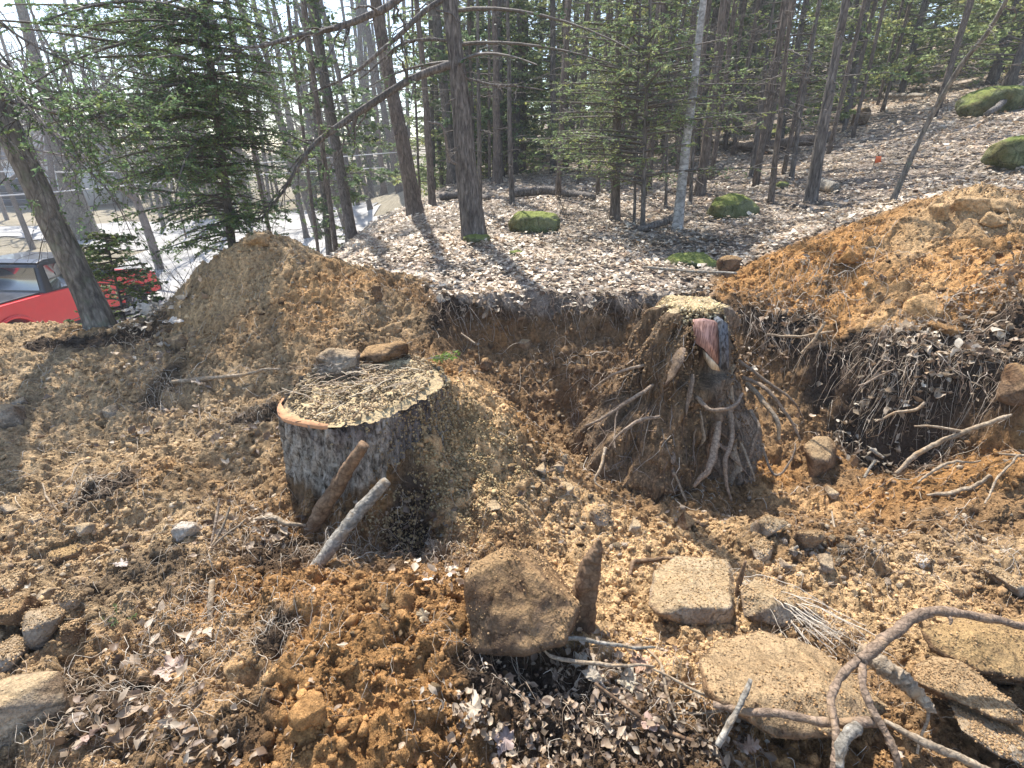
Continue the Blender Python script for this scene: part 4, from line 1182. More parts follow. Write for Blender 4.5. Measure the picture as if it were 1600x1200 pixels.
# leafless broadleaf trees against the sky at upper left
def bare_tree_geo(seed, H_=12):
    rng = np.random.default_rng(seed); wood = []
    def rec(p, d, L, r, lev):
        u = np.linspace(0, 1, 9); b = rng.normal(size=3) * .18
        q = p + d * (u * L)[:, None] + b * (L * u ** 2)[:, None] + np.array([0, 0, .12 * L]) * (u ** 2)[:, None]
        wood.append((q, np.linspace(r, r * .62, 9)))
        if lev == 0: return
        for _ in range(4 if lev > 1 else 5):
            j = rng.integers(3, 9); dd = norm(norm(q[j] - q[j - 1]) * .9 + rng.normal(size=3) * .6)
            rec(q[j], dd, L * rng.uniform(.5, .75), r * .5, lev - 1)
    rec(np.zeros(3), np.array([0, 0, 1.0]), H_ * .38, .16, 4)
    g = Geo(); wood_geo(g, wood, 4); return g
BT = []
for s in (1, 2):
    r_ = thing('leafless_tree', '-', 'tree')
    o = bare_tree_geo(s).build('trunk_and_limbs', M['twig_grey'], r_, True, (0, 0, 0))
    BT.append(r_)
spots = [(-17, 20), (-22, 24), (-13, 19), (-26, 30), (-19, 29), (-30, 34), (-14, 26), (-24, 38), (-9.5, 30), (-34, 36)]
for i, (x, y) in enumerate(spots):
    lab = 'leafless grey tree with fine branching against the pale sky beyond the drive'
    z = float(hz(x, y)) - .05
    if i < 2:
        o = BT[i]; o.location = (x, y, z); o['label'] = lab; o['group'] = 'leafless trees beyond the drive'
    else: copy_tree(BT[i % 2], (x, y, z), i * 1.7, .8 + .1 * (i % 4), lab, 'leafless trees beyond the drive')
# ------------------------------------------------------------------ mossy stones, logs and small things of the forest floor
def mossrock(px, py, w, h, label, seed, yk=.7, mat='moss', name='mossy_boulder', sink=.3):
    return rock(px, py, w, h, name, label, mat, yk, sink, seed, rough=.07, cat='boulder', box=.08)
mossrock(834, 362, 84, 46, 'low boulder with bright green moss right of the thickest trunk', 61)
mossrock(1148, 338, 78, 44, 'rounded mossy boulder on the slope right of the pale birch-like tree', 62)
mossrock(1588, 262, 84, 66, 'vivid green mossy boulder behind the crest of the right spoil heap', 63)
mossrock(1565, 175, 110, 56, 'long mossy ledge high on the slope at the right edge', 64)
mossrock(1084, 418, 96, 26, 'flat moss-covered stone behind the far rim of the pit', 65)
mossrock(1222, 212, 36, 20, 'small mossy stone above the fallen log', 66)
mossrock(1057, 258, 22, 18, 'small mossy stone behind the pale birch-like tree', 67)
mossrock(1222, 294, 26, 14, 'little mossy hump at the left end of the cut log', 68)
mossrock(806, 400, 26, 12, 'small moss patch stone below the front mossy boulder', 69)
mossrock(745, 380, 46, 20, 'mossy collar stone hugging the foot of the thickest trunk', 60)
rock(1140, 424, 40, 30, 'stone', 'smooth brown stone beside the flat mossy stone at the pit rim', 'brown_rock', .7, .2, 70, box=.05)
rock(1345, 196, 24, 34, 'tree_stump', 'small pointed grey stump on the upper slope', 'boulder', .8, .2, 71, cat='stump')
def logt(pts, label, mat='bark_brown', name='fallen_log', seed=1, cat='log', amp=.03, sides=12):
    return stick(pts, name, label, cat, mat, n=30, amp=amp, seed=seed, rough=.2, sides=sides)
logt([(1150, 238, .12, 10), (1206, 240, .15, 16), (1292, 232, .2, 15)], 'brown fallen log lying across the slope behind the strong dark trunk', seed=1)
logt([(1092, 224, .1, 7), (1160, 235, .1, 8), (1210, 243, .05, 5)], 'thin grey fallen branch leading down to the fallen log', 'stick_grey', 'fallen_branch', 2)
logt([(800, 312, .1, 13), (860, 308, .1, 13), (928, 314, .05, 9)], 'dark fallen log behind the front mossy boulder', 'bark', seed=3)
logt([(690, 316, .1, 11), (730, 312, .1, 10), (765, 316, .05, 7)], 'short dark log behind the thickest trunk', 'bark', seed=4)
logt([(1274, 292, .06, 18), (1303, 302, .06, 17)], 'short cut log beside the foot of the strong dark trunk', 'stick_grey', 'cut_log', 5)
logt([(1250, 186, .15, 12), (1330, 178, .2, 10)], 'mossy brown log higher on the slope behind the small grey stump', 'bark_brown', seed=6)
logt([(1380, 158, .15, 7), (1440, 162, .15, 5)], 'thin grey log on the upper slope under the light green boughs', 'stick_grey', seed=7)
logt([(975, 352, .03, 8), (1005, 362, .04, 10), (1040, 356, .1, 12), (1056, 350, .15, 8)], 'dark crooked root at the foot of the pale birch-like tree', 'bark', 'surface_root', 8, 'root')
logt([(552, 365, .03, 6), (600, 366, .03, 4)], 'short dark branch lying on the leaf slope near the leaning saplings', 'bark', 'fallen_branch', 9, 'branch', .01)
logt([(1005, 423, .03, 4), (1060, 430, .04, 5), (1150, 434, .03, 4)], 'grey stick lying on leaves along the far pit rim', 'stick_grey', 'fallen_branch', 10, 'branch', .01)
logt([(1105, 282, .05, 8), (1128, 270, .1, 7)], 'short dark log above the mossy boulder on the slope', 'bark', seed=12)
logt([(1540, 190, .1, 9), (1570, 172, .2, 9), (1600, 150, .3, 8)], 'dark log below the long mossy ledge', 'bark', seed=13)
M['flag'] = mat_plain('orange_flag', (.8, .16, .04), .6)
fg = G(1364, 262)
g = Geo(); v, q, t = tube(np.array([fg, fg + [0, 0, .14]]), .004, 5); g.add(v, q, t)
o = g.build('marker_flag', M['stick_grey'], None, True, fg); tag(o, 'tiny orange marker flag on the leaf-covered slope', 'flag')
g = Geo(); g.add([fg + [0, 0, .06], fg + [.10, 0.01, .07], fg + [.09, .02, .15], fg + [0, 0, .15], fg + [0, .006, .06], fg + [.10, 0.016, .07], fg + [.09, .026, .15], fg + [0, .006, .15]], [(0, 1, 2, 3), (4, 7, 6, 5), (0, 4, 5, 1), (3, 2, 6, 7)])
f_ = g.build('cloth', M['flag'], None, False, fg); f_.parent = o; f_.location = (0, 0, 0)

# ------------------------------------------------------------------ leaf litter of the wood (nobody could count it)
def leaf_cols(n, rng, pale=.5):
    base = np.array([[.50, .42, .33], [.43, .34, .25], [.27, .19, .13], [.56, .49, .40], [.38, .28, .19], [.17, .115, .08]])
    w = np.array([.28, .2, .14, .22, .1, .06])
    if pale < .5: w = np.array([.04, .2, .3, .02, .28, .16])
    return base[rng.choice(6, n, p=w / w.sum())] * rng.uniform(.75, 1.2, (n, 1)) * (1.15 if pale >= .5 else .8) * np.array([1.12, 1.12, 1.08])
def leaves(geo, x, y, size, rng, tilt=.5, lift=.012, pale=.5, v9=False, cols=None):
    n = len(x)
    z = hz(x, y) + lift * rng.uniform(.1, 2.0, n)
    sc = size * np.where(rng.uniform(size=n) < .25, rng.uniform(1.2, 1.9, n), rng.uniform(.35, 1.1, n))
    S = np.stack([sc * rng.uniform(.8, 1.2, n), sc, sc * 1.6], -1)
    cols = leaf_cols(n, rng, pale) if cols is None else cols
    cols = cols * (.62 + .5 * sst(-.35, .25, fbm(x * 1.7, y * 2.4, None, 4, 123)))[:, None]
    scatter(geo, LEAF_V if v9 else LEAF6_V, LEAF_T if v9 else LEAF6_T, np.stack([x, y, z], -1), S, rand_rot(n, rng, tilt), cols, .22, rng, rng.uniform(-1.2, 1.4, n))
def region(n, x0, x1, y0, y1, mask, rng):
    x = rng.uniform(x0, x1, n * 3); y = rng.uniform(y0, y1, n * 3)
    k = rng.uniform(size=n * 3) < mask(x, y)
    return x[k][:n], y[k][:n]
rl = np.random.default_rng(21)
g = Geo()
vis = lambda x, y: litm(x, y) * (np.abs(x) < y * 1.15 + .5) * (x > -3.3) * (.55 + .45 * (fbm(x * 1.1, y * 2.2, None, 4, 99) < .12))
for (n, x0, x1, y0, y1, s) in [(23000, -3.3, 5.5, 4.0, 6.2, .046), (27000, -3.3, 8, 6, 9.5, .052), (24000, -3.3, 15, 9.5, 16, .068), (15000, -3.3, 26, 16, 28, .10)]:
    x, y = region(n, x0, x1, y0, y1, vis, rl)
    leaves(g, x, y, s, rl, .27, .010, .5)
o = g.build('leaf_litter', M['litter'], None, False); tag(o, 'pale dry leaf litter covering the floor of the wood', 'leaves', kind='stuff')

# ------------------------------------------------------------------ crumbs, pebbles, rootlets and leaf scraps on the dug soil
rc = np.random.default_rng(31)
dirtm = lambda x, y: (1 - litm(x, y)) * (np.abs(x) < y * 1.2 + .6) * (y < 4.6)
def crumbs(n, y0, y1, s0, s1, base, xr=4.4, gain=1.0, mask=dirtm, power=2.5, rng=rc, clump=.0):
    x, y = region(n, -xr, xr, y0, y1, lambda a, b: mask(a, b) * (1 if not clump else sst(-.9, .2, fbm(a * 3.1, b * 3.1, None, 3, 88))), rng)
    n = len(x); s = s0 + (s1 - s0) * rng.uniform(size=n) ** power
    c = soilcol(x, y) * gain * rng.uniform(.7, 1.2, (n, 1)); c = np.clip(c, .02, .8)
    S = s[:, None] * rng.uniform(.7, 1.25, (n, 3)) * np.array([1, 1, .75])
    scatter(g, base[0], base[1], np.stack([x, y, hz(x, y) + s * .3], -1), S, rand_rot(n, rng), c, .35, rng)
g = Geo()
crumbs(52000, .55, 2.0, .002, .008, OCT, 2.5, clump=1)
crumbs(7000, .55, 2.2, .005, .015, ICO1, 2.6, power=3.5, clump=1)
crumbs(30000, 2.0, 4.6, .003, .011, OCT, 4.4, clump=1)
crumbs(5000, 2.0, 4.6, .006, .020, ICO1, 4.4, power=4, clump=1)
crumbs(16000, .6, 4.6, .003, .014, OCT, 4.4, mask=lambda a, b: dirtm(a, b) * np.clip(stm(a, b) * .6, 0, 1))
crumbs(3500, .6, 4.6, .008, .024, ICO1, 4.4, mask=lambda a, b: dirtm(a, b) * np.clip(stm(a, b) * .6, 0, 1))
for (px, py, rx, ry, n_) in [(690, 700, .32, .3, 8000), (640, 760, .2, .15, 1500), (760, 730, .25, .25, 4500), (600, 790, .2, .12, 900)]:
    c0 = G(px, py); x = c0[0] + rc.normal(size=n_) * rx * .55; y = c0[1] + rc.normal(size=n_) * ry * .55; k_ = np.hypot(x - (567 - 800) / 800 * 2.55, y - 2.33) > .44; x = x[k_]; y = y[k_]; n_ = len(x)
    s_ = .002 + .007 * rc.uniform(size=n_) ** 2.5; c_ = np.array([[.5, .38, .2], [.42, .3, .15], [.56, .44, .25], [.33, .22, .11]])[rc.integers(0, 4, n_)] * rc.uniform(.7, 1.15, (n_, 1))
    scatter(g, OCT[0], OCT[1], np.stack([x, y, hz(x, y) + rc.uniform(-.004, .012, n_)], -1), s_[:, None] * rc.uniform(.5, 1.5, (n_, 3)), rand_rot(n_, rc), c_, .35, rc)
o = g.build('soil_crumbs', M['clod'], None, True); tag(o, 'loose crumbs and clods of the dug soil', 'soil', kind='stuff')
# stones small enough to be gravel
g = Geo()
def gmask(px, py, rx, ry):
    c = G(px, py)
    return lambda x, y: sst(1.2, .5, np.hypot((x - c[0]) / rx, (y - c[1]) / ry))
for (px, py, rx, ry, n) in [(120, 840, .5, .35, 420), (60, 900, .35, .3, 160), (1330, 850, .4, .3, 380), (1250, 880, .3, .2, 200), (860, 730, .3, .5, 300), (940, 800, .5, .3, 260), (1100, 800, .5, .25, 200), (1450, 850, .6, .3, 260), (800, 560, .8, .4, 160), (100, 640, .9, .6, 250), (400, 800, .6, .4, 120), (850, 640, .5, .4, 200), (1500, 780, .6, .3, 150), (1400, 430, 1.0, .6, 160), (450, 470, .9, .5, 160)]:
    c0 = G(px, py)
    x, y = region(int(n * .4), c0[0] - rx * 1.3, c0[0] + rx * 1.3, max(.5, c0[1] - ry * 1.3), c0[1] + ry * 1.3, gmask(px, py, rx, ry), rc)
    n = len(x); s = .005 + .014 * rc.uniform(size=n) ** 2.2
    base = np.array([[.36, .28, .2], [.3, .21, .13], [.42, .34, .24], [.24, .165, .105]])[rc.integers(0, 4, n)] * rc.uniform(.75, 1.2, (n, 1))
    scatter(g, ICO1[0], ICO1[1], np.stack([x, y, hz(x, y) + s * .35], -1), s[:, None] * rc.uniform(.65, 1.2, (n, 3)) * np.array([1.15, 1, .7]), rand_rot(n, rc, .4), base, .16, rc)
o = g.build('pebbles', M['clod'], None, True); tag(o, 'pebbles washed out of the dug soil', 'gravel', kind='stuff')

def rootlets(geo, x, y, L, r, rng, lift=.03, n=9, dirn=None, spread=math.pi):
    N = len(x)
    a = rng.uniform(-spread, spread, N) + (0 if dirn is None else dirn)
    cur = rng.normal(size=N) * 2.2
    u = np.linspace(0, 1, n)[None]
    ang = a[:, None] + cur[:, None] * (u - .5) + .5 * np.cumsum(rng.normal(size=(N, n)), 1) * .55
    st = L[:, None] / n
    px = x[:, None] + np.cumsum(np.cos(ang) * st, 1); py = y[:, None] + np.cumsum(np.sin(ang) * st, 1)
    h = lift * rng.uniform(-.3, 1.3, N)[:, None] * np.sin(u * math.pi * rng.uniform(.7, 1.6, (N, 1))) + .25 * lift * np.cumsum(rng.normal(size=(N, n)), 1) * .35
    pz = hz(px, py) + h + .003
    v, q = multitube(np.stack([px, py, pz], -1), r[:, None] * np.linspace(1, .35, n)[None], 3)
    c = np.array([[.46, .35, .24], [.58, .48, .36], [.30, .21, .14], [.66, .58, .47]])[rng.integers(0, 4, N)] * rng.uniform(.7, 1.15, (N, 1))
    geo.add(v, q, None, np.repeat(c, n * 3, 0))
rr = np.random.default_rng(41)
g = Geo()
x, y = region(1500, -2.4, 2.4, .6, 2.1, dirtm, rr); rootlets(g, x, y, rr.uniform(.03, .20, len(x)), rr.uniform(.0006, .0014, len(x)), rr, .018)
x, y = region(1300, -4, 4, 2.1, 4.4, dirtm, rr); rootlets(g, x, y, rr.uniform(.06, .35, len(x)), rr.uniform(.001, .0024, len(x)), rr, .03)
for (px, py, rx, ry, n, L) in [(380, 830, .15, .15, 140, .22), (330, 960, .2, .15, 160, .18), (430, 985, .12, .06, 80, .12), (560, 870, .25, .12, 220, .2), (690, 880, .15, .08, 110, .16), (900, 1080, .35, .12, 160, .2), (1100, 1080, .3, .12, 140, .22),
    (1210, 940, .12, .12, 170, .22), (1290, 990, .18, .1, 130, .16), (1350, 870, .12, .08, 50, .15), (150, 1080, .3, .15, 190, .22), (260, 1100, .25, .12, 160, .2), (150, 765, .2, .15, 110, .25), (230, 540, .2, .12, 60, .2), (1050, 700, .45, .3, 200, .3),
    (960, 600, .35, .3, 170, .35), (1250, 470, .35, .2, 160, .4), (1500, 520, .5, .2, 240, .35), (1560, 590, .4, .12, 150, .3), (1400, 560, .3, .15, 110, .3), (400, 655, .2, .1, 60, .25), (560, 740, .2, .1, 70, .2), (250, 620, .15, .2, 90, .25), (1540, 870, .3, .15, 90, .25), (730, 480, .3, .2, 60, .3)]:
    c0 = G(px, py); n_ = n
    x = c0[0] + rr.normal(size=n_) * rx * .6; y = np.maximum(.55, c0[1] + rr.normal(size=n_) * ry * .6)
    k_ = depth(c0)
    rootlets(g, x, y, rr.uniform(.3, 1.2, n_) * L, rr.uniform(.0004, .0011, n_) * (k_ ** .6), rr, .035 * k_ ** .5)
M['rootlet'] = mat_leafy('rootlet', .1, .7)
o = g.build('rootlets', M['rootlet'], None, True); tag(o, 'tangle of fine torn rootlets over the dug soil', 'roots', kind='stuff')

# hanging root fringe under the turf at the pit rim
g = Geo(); rf = np.random.default_rng(43)
N = 520; t_ = rf.uniform(0, 1, N)
rp = np.array(RIM[:9]); sx_ = np.interp(t_ * 8, np.arange(9), rp[:, 0]); sy_ = np.interp(t_ * 8, np.arange(9), rp[:, 1]) - rf.uniform(-.08, .06, N)
z0 = hz(sx_, sy_ + .08) - rf.uniform(.0, .10, N); L = rf.uniform(.05, .32, N)
u = np.linspace(0, 1, 8)[None]
P = np.stack([sx_[:, None] + (rf.normal(size=N) * .1)[:, None] * u + np.cumsum(rf.normal(size=(N, 8)), 1) * .006, sy_[:, None] - .03 - .09 * u + np.cumsum(rf.normal(size=(N, 8)), 1) * .006, z0[:, None] - L[:, None] * u ** 1.3], -1)
v, q = multitube(P, rf.uniform(.0012, .003, N)[:, None] * np.linspace(1, .4, 8), 3)
g.add(v, q, None, np.repeat(np.array([[.33, .25, .18], [.2, .14, .1], [.5, .42, .33]])[rf.integers(0, 3, N)], 24, 0))
o = g.build('root_fringe', M['rootlet'], None, True); tag(o, 'roots hanging from the cut turf round the pit', 'roots', kind='stuff')

# scattered leaves on the dug soil, thick in the torn leaf mats
g = Geo(); rq = np.random.default_rng(47)
x, y = region(230, -4, 4, 1.0, 4.5, dirtm, rq); leaves(g, x, y, .035, rq, .7, .015, .4, True)
for (px, py, rx, ry, n, s, p) in [(930, 1110, .28, .14, 460, .022, .2), (800, 1180, .22, .08, 220, .023, .2), (1010, 1130, .2, .1, 220, .023, .3), (1120, 1170, .15, .07, 110, .023, .3), (960, 1030, .2, .1, 120, .026, .4), (300, 1160, .25, .07, 90, .026, .3), (180, 1130, .2, .08, 80, .035, .3), (240, 1010, .15, .1, 50, .03, .4),
    (1500, 500, .6, .25, 420, .042, .4), (1560, 560, .5, .18, 330, .042, .4), (1420, 560, .3, .12, 160, .05, .5), (1600, 480, .4, .2, 120, .042, .4), (1470, 600, .3, .06, 100, .05, .5), (1220, 500, .3, .12, 90, .05, .4), (1200, 560, .25, .2, 80, .045, .4), (240, 500, .3, .12, 90, .05, .5), (235, 560, .25, .25, 90, .045, .4), (255, 650, .2, .25, 70, .04, .4), (400, 690, .35, .2, 80, .04, .4), (430, 830, .12, .12, 60, .035, .3), (360, 830, .2, .15, 50, .035, .4), (650, 830, .15, .12, 70, .035, .3), (700, 900, .1, .07, 60, .03, .5),
    (1050, 640, .35, .2, 70, .045, .4), (1130, 740, .15, .12, 60, .04, .4), (760, 480, .5, .1, 70, .05, .4), (960, 480, .5, .08, 60, .05, .4), (1320, 430, .3, .2, 60, .04, .4)]:
    c0 = G(px, py)
    leaves(g, c0[0] + rq.normal(size=n) * rx * .6, np.maximum(.55, c0[1] + rq.normal(size=n) * ry * .6), s, rq, .85, .025, p, True)
o = g.build('scattered_leaves', M['litter'], None, False); tag(o, 'dry leaves strewn over the dug soil', 'leaves', kind='stuff')

# ------------------------------------------------------------------ sawn stump, left of centre
def mat_sawdust_top():
    m, n, l, b = newmat('sawdust_top')
    co = node(n, 'ShaderNodeTexCoord').outputs['Object']
    n1 = node(n, 'ShaderNodeTexNoise', Scale=9.0, Detail=6.0, Roughness=.7); l.new(co, n1.inputs['Vector'])
    n2 = node(n, 'ShaderNodeTexNoise', Scale=130.0, Detail=4.0, Roughness=.7); l.new(co, n2.inputs['Vector'])
    r = ramp(n, [(.36, (.2, .15, .1)), (.46, (.5, .37, .2)), (.7, (.6, .47, .27))]); l.new(n1.outputs[0], r.inputs[0])
    r2 = ramp(n, [(.3, .5), (.7, 1.4)]); l.new(n2.outputs[0], r2.inputs[0])
    l.new(mixc(n, l, r.outputs[0], r2.outputs[0], .9, 'MULTIPLY'), b.inputs['Base Color'])
    b.inputs['Roughness'].default_value = .95
    h = bump(n, l, n1.outputs[0], .8, .03); h = bump(n, l, n2.outputs[0], .9, .008, h); l.new(h, b.inputs['Normal'])
    return m
M['sawtop'] = mat_sawdust_top()
def mat_stumpbark():
    m, n, l, b = newmat('stump_bark')
    co = node(n, 'ShaderNodeTexCoord').outputs['Object']
    mp = node(n, 'ShaderNodeMapping'); mp.inputs['Scale'].default_value = (26, 26, 12); l.new(co, mp.inputs['Vector'])
    n1 = node(n, 'ShaderNodeTexNoise', Scale=1.6, Detail=8.0, Roughness=.72, Distortion=.5); l.new(mp.outputs[0], n1.inputs['Vector'])
    n2 = node(n, 'ShaderNodeTexNoise', Scale=80.0, Detail=5.0, Roughness=.7); l.new(co, n2.inputs['Vector'])
    n3 = node(n, 'ShaderNodeTexNoise', Scale=3.2, Detail=3.0); l.new(co, n3.inputs['Vector'])
    r = ramp(n, [(.35, (.045, .036, .028)), (.44, (.22, .19, .15)), (.53, (.48, .43, .36)), (.66, (.72, .66, .56))]); l.new(n1.outputs[0], r.inputs[0])
    r2 = ramp(n, [(.3, .55), (.7, 1.35)]); l.new(n2.outputs[0], r2.inputs[0])
    c = mixc(n, l, r.outputs[0], r2.outputs[0], .8, 'MULTIPLY')
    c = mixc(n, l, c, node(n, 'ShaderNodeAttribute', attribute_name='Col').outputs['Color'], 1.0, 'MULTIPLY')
    # soil splashed on the foot
    sp_ = node(n, 'ShaderNodeSeparateXYZ'); l.new(co, sp_.inputs[0])
    ad = node(n, 'ShaderNodeMath', operation='MULTIPLY_ADD'); l.new(n3.outputs[0], ad.inputs[0]); ad.inputs[1].default_value = -.5; l.new(sp_.outputs['Z'], ad.inputs[2])
    rs = ramp(n, [(.0, 1.0), (.07, 0.0)]); l.new(ad.outputs[0], rs.inputs[0])
    c = mixc(n, l, c, mixc(n, l, (.25, .165, .09), r2.outputs[0], .9, 'MULTIPLY'), rs.outputs[0])
    l.new(c, b.inputs['Base Color']); b.inputs['Roughness'].default_value = .9; b.inputs['Specular IOR Level'].default_value = .25
    h = bump(n, l, n1.outputs[0], 1.0, .03); h = bump(n, l, n2.outputs[0], .7, .006, h); l.new(h, b.inputs['Normal'])
    return m
M['stumpbark'] = mat_stumpbark()
SY = 2.33
sc0 = at(567, 602, SY); ztop = sc0[2]; zb = -.10
SCx, SCy = sc0[0], SY; SR = .368
ST = thing('tree_stump', 'wide sawn stump with pale grey bark and sawdust on top, left of centre', 'stump', (SCx, SCy, zb))
def stump_r(an, h):
    """radius by angle and height fraction"""
    lob = 1 + .05 * np.cos(2 * an + 1.1) + .035 * np.cos(3 * an + .4) + .03 * np.cos(5 * an)
    return SR * lob * (1 + .20 * (1 - h) ** 2.2 + .14 * (1 - h) ** 3 * np.cos(4 * an + .7))
def top_z(x, y):
    return ztop + .035 * (x / SR) + .02 * (y / SR) - zb
ns, nh = 420, 90
an = np.arange(ns) / ns * 2 * math.pi; hh = np.linspace(0, 1, nh)
A, Hh = np.meshgrid(an, hh)
R = stump_r(A, Hh)
ridge = 1 - np.abs(fbm(np.cos(A) * 9 + 3, np.sin(A) * 9, Hh * 2.3, 4, 5)) * 2
R = R + .036 * ridge + .020 * fbm(np.cos(A) * 22, np.sin(A) * 22, Hh * 9, 3, 6)
X = R * np.cos(A); Y = R * np.sin(A)
Z = Hh * (top_z(X, Y) + .02 * fbm(np.cos(A) * 3, np.sin(A) * 3, None, 4, 77)) + (Hh > .98) * .006 * fbm(A * 20, A * 3, None, 3, 9)
dk = 1 - .5 * sst(.25, .75, 1 - np.abs(((A - 5.55 + math.pi) % (2 * math.pi)) - math.pi) / .55) * sst(.2, .5, Hh)  # shade of the right front side painted into the bark colour
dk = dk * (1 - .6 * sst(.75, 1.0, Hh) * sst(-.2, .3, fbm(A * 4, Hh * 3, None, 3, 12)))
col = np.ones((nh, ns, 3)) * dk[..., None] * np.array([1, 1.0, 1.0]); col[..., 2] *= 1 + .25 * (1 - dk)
V_ = np.stack([X, Y, Z], -1).reshape(-1, 3)
i = np.arange(nh - 1)[:, None] * ns; j = np.arange(ns)[None]; k = (j + 1) % ns
Q = np.stack([i + j, i + k, i + ns + k, i + ns + j], -1).reshape(-1, 4)
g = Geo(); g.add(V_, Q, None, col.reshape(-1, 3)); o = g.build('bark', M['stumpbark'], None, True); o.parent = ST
# ring of fresh wood under the bark, and the sawn top heaped with sawdust
M['cambium'] = mat_plain('fresh_cut_wood', (.5, .25, .12), .85, 0, 30, .3, .004)
rings = 26
rr_ = np.linspace(1, 0, rings)
Rsm = np.convolve(np.concatenate([R[-1][-20:], R[-1], R[-1][:20]]), np.ones(25) / 25, 'same')[20:-20]
Rt = Rsm[None] * (.975 * rr_[:, None] + 0 * A[0][None])
Xt = Rt * np.cos(A[0])[None]; Yt = Rt * np.sin(A[0])[None]
Zt = top_z(Xt, Yt) - .012 + sst(1.0, .82, rr_)[:, None] * (.018 + .03 * fbm(Xt * 5, Yt * 5, None, 4, 21) + .02 * fbm(Xt * 25, Yt * 25, None, 3, 22))
front = sst(.1, -.3, np.sin(A[0]) + .35 * np.cos(A[0]) * 0)[None]
Vt = np.stack([Xt, Yt, Zt], -1).reshape(-1, 3)
i = np.arange(rings - 1)[:, None] * ns; j = np.arange(ns)[None]; k = (j + 1) % ns
g = Geo(); g.add(Vt, np.stack([i + j, i + k, i + ns + k, i + ns + j], -1).reshape(-1, 4)); o = g.build('sawdust_top', M['sawtop'], None, True); o.parent = ST
g = Geo()
a_ = np.linspace(math.radians(192), math.radians(262), 60)
Rs = np.convolve(np.concatenate([R[-1][-20:], R[-1], R[-1][:20]]), np.ones(31) / 31, 'same')[20:-20]
rin = np.interp(a_, an, Rs) * 1.004
w_ = (.010 * np.sin(np.linspace(0.15, math.pi - .1, 60)) + .002) * (1 + .5 * vn(np.linspace(0, 9, 60), np.zeros(60), None, 4))
for s_, off in ((0, 0), ):
    xo, yo = rin * .985 * np.cos(a_), rin * .985 * np.sin(a_); xi, yi = (rin - w_ * 1.8) * np.cos(a_), (rin - w_ * 1.8) * np.sin(a_)
    zo = top_z(xo, yo) + .003; zi = top_z(xi, yi) + .008
    xo2, yo2 = (rin + .006) * np.cos(a_), (rin + .006) * np.sin(a_)
    VV = np.concatenate([np.stack([xo2, yo2, zo - .016], -1), np.stack([xo2, yo2, zo], -1), np.stack([xi, yi, zi], -1)])
    n_ = 60; q = [(r_ * n_ + c_, r_ * n_ + c_ + 1, (r_ + 1) * n_ + c_ + 1, (r_ + 1) * n_ + c_) for r_ in range(2) for c_ in range(n_ - 1)]
    g.add(VV, q)
o = g.build('cut_rim', M['cambium'], None, True); o.parent = ST
# sawdust spilling down the right flank
g = Geo(); rw = np.random.default_rng(66); n = 15000
aw = rw.normal(size=n) * .5 + .1; hw = 1 - np.abs(rw.normal(size=n)) * .5; ok = (hw > .1); aw = aw[ok]; hw = hw[ok]; n = len(aw)
ia = ((aw % (2 * math.pi)) / (2 * math.pi) * 420).astype(int) % 420; ih = np.clip((hw * 89).astype(int), 0, 89)
Rw = R[ih, ia] + rw.uniform(0, .03, n) * (1.1 - hw); xw = Rw * np.cos(aw); yw = Rw * np.sin(aw)
cw = np.array([[.52, .4, .23], [.44, .32, .17], [.58, .47, .29], [.33, .23, .12]])[rw.integers(0, 4, n)] * rw.uniform(.7, 1.15, (n, 1))
scatter(g, OCT[0], OCT[1], np.stack([xw, yw, hw * top_z(xw, yw)], -1), (.002 + .006 * rw.uniform(size=n) ** 3)[:, None] * rw.uniform(.5, 1.6, (n, 3)), rand_rot(n, rw), cw, .3, rw)
o = g.build('sawdust_spill', M['clod'], None, True); o.parent = ST; o['kind'] = 'stuff'
# crumbs and shreds heaped on the top
g = Geo(); rs_ = np.random.default_rng(61); n = 4200
rad = SR * .95 * np.sqrt(rs_.uniform(size=n)); a_ = rs_.uniform(0, 2 * math.pi, n); x = rad * np.cos(a_); y = rad * np.sin(a_)
s = .003 + .007 * rs_.uniform(size=n) ** 2
colr = np.where((fbm(x * 7, y * 7, None, 3, 5) > .12)[:, None], .45, 1.0) * np.array([[.52, .4, .24], [.44, .32, .19], [.33, .23, .14], [.58, .47, .31]])[rs_.integers(0, 4, n)] * rs_.uniform(.7, 1.2, (n, 1))
scatter(g, OCT[0], OCT[1], np.stack([x, y, top_z(x, y) + .012 + .03 * fbm(x * 5, y * 5, None, 4, 21)], -1), s[:, None] * rs_.uniform(.5, 1.6, (n, 3)), rand_rot(n, rs_), colr, .3, rs_)
o = g.build('sawdust', M['clod'], None, True); o.parent = ST; o['kind'] = 'stuff'
g = Geo(); n = 90
x0_ = rs_.normal(size=n) * .12 - .06; y0_ = rs_.normal(size=n) * .14 + .05; a_ = rs_.uniform(-.6, 1.2, n); L = rs_.uniform(.04, .22, n); u = np.linspace(-.5, .5, 6)[None]
P = np.stack([x0_[:, None] + np.cos(a_)[:, None] * L[:, None] * u, y0_[:, None] + np.sin(a_)[:, None] * L[:, None] * u, 0 * u + top_z(x0_, y0_)[:, None] + .03 + rs_.uniform(0, .03, n)[:, None] + rs_.normal(size=(n, 6)) * .004], -1)
P[..., :2] += np.cumsum(rs_.normal(size=(n, 6, 2)), 1) * .004
v, q = multitube(P, rs_.uniform(.001, .003, n)[:, None] * np.ones((1, 6)), 3)
g.add(v, q, None, np.repeat(np.array([[.4, .32, .23], [.3, .22, .15], [.5, .42, .3]])[rs_.integers(0, 3, n)], 18, 0))
o = g.build('wood_shreds', M['rootlet'], None, True); o.parent = ST; o['kind'] = 'stuff'
